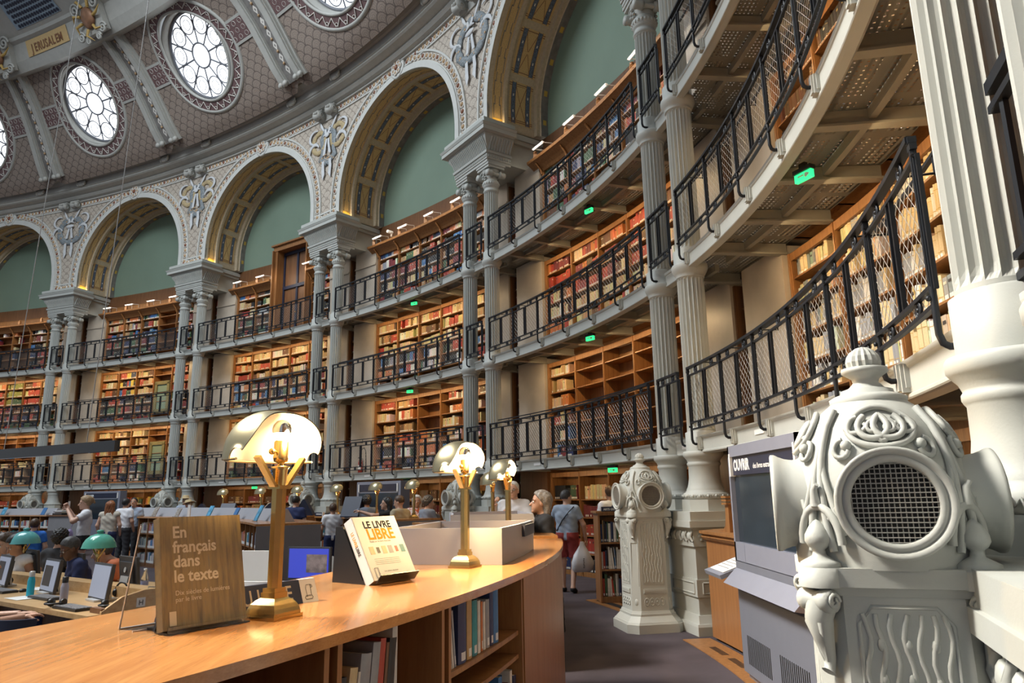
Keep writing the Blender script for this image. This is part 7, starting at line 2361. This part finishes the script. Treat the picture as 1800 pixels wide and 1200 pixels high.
# --- standing visitors around the ring
def phone(t_, s, hp, Rh, up, A):
    pass
pw = head_to(152, 14.4)
person('woman in a white tee and black shorts raising a phone to take a photograph', pw, hd(-.86, -.45), 1.76, 'light', ('tail', 'fair'), ('tee', 'white'), ('short_shorts', 'black'), head=(0, .12), slim=.92,
       arms={'r': ((.26, .16, 1.26), (.06, .30, 1.50), (-1, 0, 0)), 'l': ((-.26, .18, 1.25), (-.05, .30, 1.47), (1, 0, 0))}, curl=.9)
ph = thing('phone', 'pale smartphone held up by the woman in white', 'phone', pw + Vector((-.36, .03, 1.60)), .2)
mb = MB(); mb.box((0, 0, 0), (.012, .075, .15)); mb.build('phone_body', M['white'], ph)
bag = thing('shoulder_bag', 'lilac bag hanging at the side of the woman in white', 'bag', pw + Vector((-.17, -.17, .98)), 0); mb = MB(); mb.ball((0, 0, .06), .10, 12, 8, 0, None, (.5, .9, 1.1)); mb.tube([(0, 0, .15), (.04, .04, .32), (.10, .08, .46)], .008, 4); mb.build('bag_body', mk('lilac_fabric', (.42, .34, .58), .7, var=.1), bag)
person('person with long red hair seen from behind, right of the woman photographing', head_to(195, 17.5), hd(-.2, 1), 1.66, 'light', ('long', 'red'), ('vest', 'cream'), ('trousers', 'navy'), res=.018, hands=(False, False))
person('dark haired man in a white tee seen from behind, near the far kiosk', head_to(221, 19), hd(.2, 1), 1.72, 'tan', ('short', 'black'), ('tee', 'white'), ('trousers', 'dark'), res=.018, hands=(False, False))
person('man in a pale shirt facing the hall beside the white tee', head_to(236, 19.6), hd(0, -1), 1.74, 'tan', ('crop', 'black'), ('tee', 'greyblue'), ('trousers', 'dark'), head=(.2, -.15), res=.018, hands=(False, False))
def hat(t_, s, hp, Rh, up, A):
    m = MB(); f = Matrix(Rh.tolist()).to_4x4(); f.translation = Vector(hp((0, -.01, .075)) * s)
    m.lathe([(.17, -.01), (.172, 0), (.098, .012), (.095, .06), (.075, .085), (.001, .09)], 22, 0, f); m.build('straw_hat', CL['straw'], t_)
person('person in a straw hat, the taller of two, beside a vent pillar', head_to(326, 22), hd(-.5, .8), 1.76, 'light', ('crop', 'grey'), ('tee', 'greyblue'), res=.02, extra=hat, hands=(False, False))
person('person in a tilted straw hat, the lower of two, beside a vent pillar', head_to(333, 21.2), hd(-.9, .3), 1.62, 'light', ('crop', 'grey'), ('tee', 'blue'), res=.02, extra=hat, head=(0, .3), hands=(False, False))
person('person in a dark top seen from behind under the fifth small lamp', head_to(520, 16.2), hd(.2, 1), 1.70, 'light', ('crop', 'black'), ('tee', 'navy'), res=.018, hands=(False, False))
person('child with brown hair behind the far counter, left of a small lamp', head_to(586, 15.6), hd(-.3, .9), 1.52, 'tan', ('short', 'brown'), ('tee', 'white'), res=.018, hands=(False, False))
person('dark haired person in a blue patterned shirt behind the reaching woman', head_to(645, 15.4), hd(-.4, .9), 1.68, 'tan', ('curly', 'black'), ('tee', 'slate'), res=.018, hands=(False, False))
person('woman with long black curls in a black top reaching her arm forward', head_to(681, 14.2), hd(-1, -.2), 1.63, 'light', ('long', 'black'), ('tee', 'black'), ('trousers', 'dark'),
       arms={'l': ((-.22, .28, 1.36), (-.14, .52, 1.44), (0, 0, -1))}, res=.014, curl=.8, head=(0, 0))
person('bearded man in a tan tee with red print on its back', head_to(703, 13.9), hd(-.8, .55), 1.66, 'light', ('crop', 'brown'), ('tee', 'tan'), ('trousers', 'dark'), res=.014, hands=(False, False), slim=1.12, head=(.35, .25))
person('white haired visitor in an orange printed shirt', head_to(733, 14.8), hd(.1, -1), 1.66, 'tan', ('bob', 'white'), ('tee', 'print'), ('trousers', 'cream'), res=.016, hands=(False, False))
person('grey haired woman in a grey blue top reading a leaflet', head_to(752, 14.0), hd(.75, .6), 1.64, 'light', ('curly', 'darkgrey'), ('tee', 'slate'), ('trousers', 'dark'), res=.016, head=(-.2, .1),
       arms={'r': ((.25, .05, 1.14), (.12, .28, 1.18), (-1, 0, .4)), 'l': ((-.25, .05, 1.14), (-.05, .28, 1.18), (1, 0, .4))})
lf = thing('leaflet', 'pale leaflet held by the grey haired woman', 'leaflet', head_to(768, 14.1, 1.2) + Vector((0, 0, 1.12)), -.5); mb = MB(); mb.box((0, 0, .1), (.16, .004, .24), 0, Euler((.5, .3, 0))); mb.build('sheet', M['grey_panel'], lf)
person('man in a white shirt talking with raised hands behind the third lamp', head_to(903, 11.4), hd(-.25, -1), 1.84, 'light', ('crop', 'white'), ('shirt', 'white'), ('trousers', 'navy'), res=.013, slim=1.1, extra=glasses,
       arms={'r': ((.30, .08, 1.18), (.20, .30, 1.40), (-1, .2, 0)), 'l': ((-.28, .12, 1.14), (-.06, .34, 1.26), (1, 0, .3))}, curl=1.1)
person('grey haired woman in a long black dress beside the end of the counter', head_to(953, 8.0), hd(-1, -.15), 1.675, 'tan', ('bob', 'grey'), ('dress', 'black'), ('none', ''), res=.012, shoes='black', extra=None, head=(0, -.05))
person('man in grey tee and dark red shorts walking away with a white bag', (.90, 12.85, 0), hd(.35, .94), 1.70, 'light', ('crop', 'darkgrey'), ('tee', 'greyblue'), ('shorts', 'red'), res=.011, head=(-.6, .05), slim=1.08, shoes='black',
       arms={'r': ((.29, .02, 1.12), (.30, .10, .86), (-1, 0, 0)), 'l': ((-.30, .14, 1.20), (-.30, .36, 1.36), (1, 0, 0))}, legs={'r': [(.088, 0, .90), (.10, .05, .49), (.11, -.13, .10), (.12, -.02, .03)], 'l': [(-.088, 0, .90), (-.10, .03, .49), (-.10, .02, .085), (-.12, .16, .03)]}, curl=1.2)
bg = thing('carrier_bag', 'white plastic carrier bag hanging from the hand of the man in red shorts', 'bag', head_to(1024, 12.75, .5) + Vector((0, 0, .34)), .3)
mb = MB(); rows = []
for z, a, b_ in ((0, .15, .06), (.04, .19, .09), (.16, .20, .10), (.28, .15, .08), (.36, .10, .05), (.44, .05, .025), (.50, .03, .015)):
    rows.append([Vector((a * cos(g) * (1 + .06 * sin(5 * g + z * 20)), b_ * sin(g) * (1 + .10 * sin(4 * g)), z)) for g in [2 * pi * j / 26 for j in range(26)]])
mb.grid(rows, 0, True, True); mb.add(rows[0], [tuple(range(26))]); mb.build('bag_body', mk('thin_white_plastic', (.72, .72, .75), .4, var=.06), bg)
mb = MB()
for k in range(6): mb.box((-.02 + .004 * (k % 2), -.105, .08 + .028 * k), (.022, .004, .018))
mb.build('printed_mark', M['in_grey'], bg)
st_ = thing('bag_strap', 'dark shoulder strap crossing the back of the man in red shorts', 'strap', (.90, 12.85, 0), hd(.35, .94) - pi / 2)
mb = MB(); mb.tube([(.16, -.085, 1.43), (.08, -.142, 1.34), (-.04, -.142, 1.20), (-.16, -.10, 1.02)], .009, 5); mb.build('strap', M['black'], st_)
person('dark haired person in white behind the small bookcase', head_to(1073, 13.2), hd(-.3, .9), 1.76, 'tan', ('short', 'brown'), ('tee', 'white'), ('trousers', 'dark'), res=.018, hands=(False, False))
# --- inside the ring
person('boy in bright blue tee seen from behind at the far left counter', head_to(61, 12.6, 1.3), hd(-.3, 1), 1.38, 'light', ('short', 'brown'), ('tee', 'blue'), ('trousers', 'dark'), res=.016, hands=(False, False))
def seated(label, px, y, ztop, face, **k):
    p = head_to(px, y, 1.1); p.z = ztop - 1.27
    return person(label, p if p.z > 0 else Vector((p.x, p.y, 0)), face, 1.70, sit=True, **k)
seated('person with dark curly hair seated before the grey felt screen', 104, 10.2, 1.26, hd(.2, 1), hair=('curly', 'black'), top=('tee', 'dark'), res=.018, hands=(False, False))
seated('man in a dark blue shirt with glasses bent over his desk', 158, 8.7, 1.20, hd(-.75, -.65), skin='dark', hair=('crop', 'darkgrey'), top=('tee', 'navy'), lean=.28, head=(.1, .35), extra=glasses, res=.012,
       arms={'r': ((.25, .12, 1.08), (.12, .36, 1.10), (0, 0, -1)), 'l': ((-.25, .12, 1.08), (-.12, .36, 1.10), (0, 0, -1))})
seated('woman with long dark hair and a white cardigan at the far left desk', 9, 9.6, 1.22, hd(.4, -.9), hair=('long', 'brown'), top=('long', 'white'), lean=.2, res=.016, head=(-.5, .3), hands=(False, False))
seated('person with a dark hair bun and bare shoulders behind the left green lamp', 57, 9.4, 1.18, hd(-.6, -.8), skin='tan', hair=('bun', 'black'), top=('vest', 'white'), lean=.25, res=.016, head=(0, .4), hands=(False, False))
seated('person in orange bending low behind the dark monitor', 236, 9.0, 1.1, hd(-.8, -.5), skin='light', hair=('short', 'darkgrey'), top=('tee', 'orange'), lean=.5, res=.018, hands=(False, False))
seated('woman with fair hair and glasses bending low behind the white tilted book', 607, 7.6, 1.06, hd(.8, -.5), hair=('bob', 'fair'), top=('tee', 'dark'), lean=.35, res=.014, head=(0, .5), extra=glasses, hands=(False, False))
pa = head_to(-62, 6.25, 1.0)
person('person at the left edge resting a bare forearm on the desk', Vector((pa.x, pa.y, 0)), hd(.72, .69), 1.70, 'light', ('short', 'brown'), ('tee', 'grey'), ('trousers', 'dark'), sit=True, lean=.15, res=.012, hands=(True, True),
       arms={'r': ((.27, .10, 1.13), (.20, .37, 1.19), (0, 0, -1)), 'l': ((-.25, .12, 1.13), (-.05, .38, 1.19), (0, 0, -1))}, curl=.4)
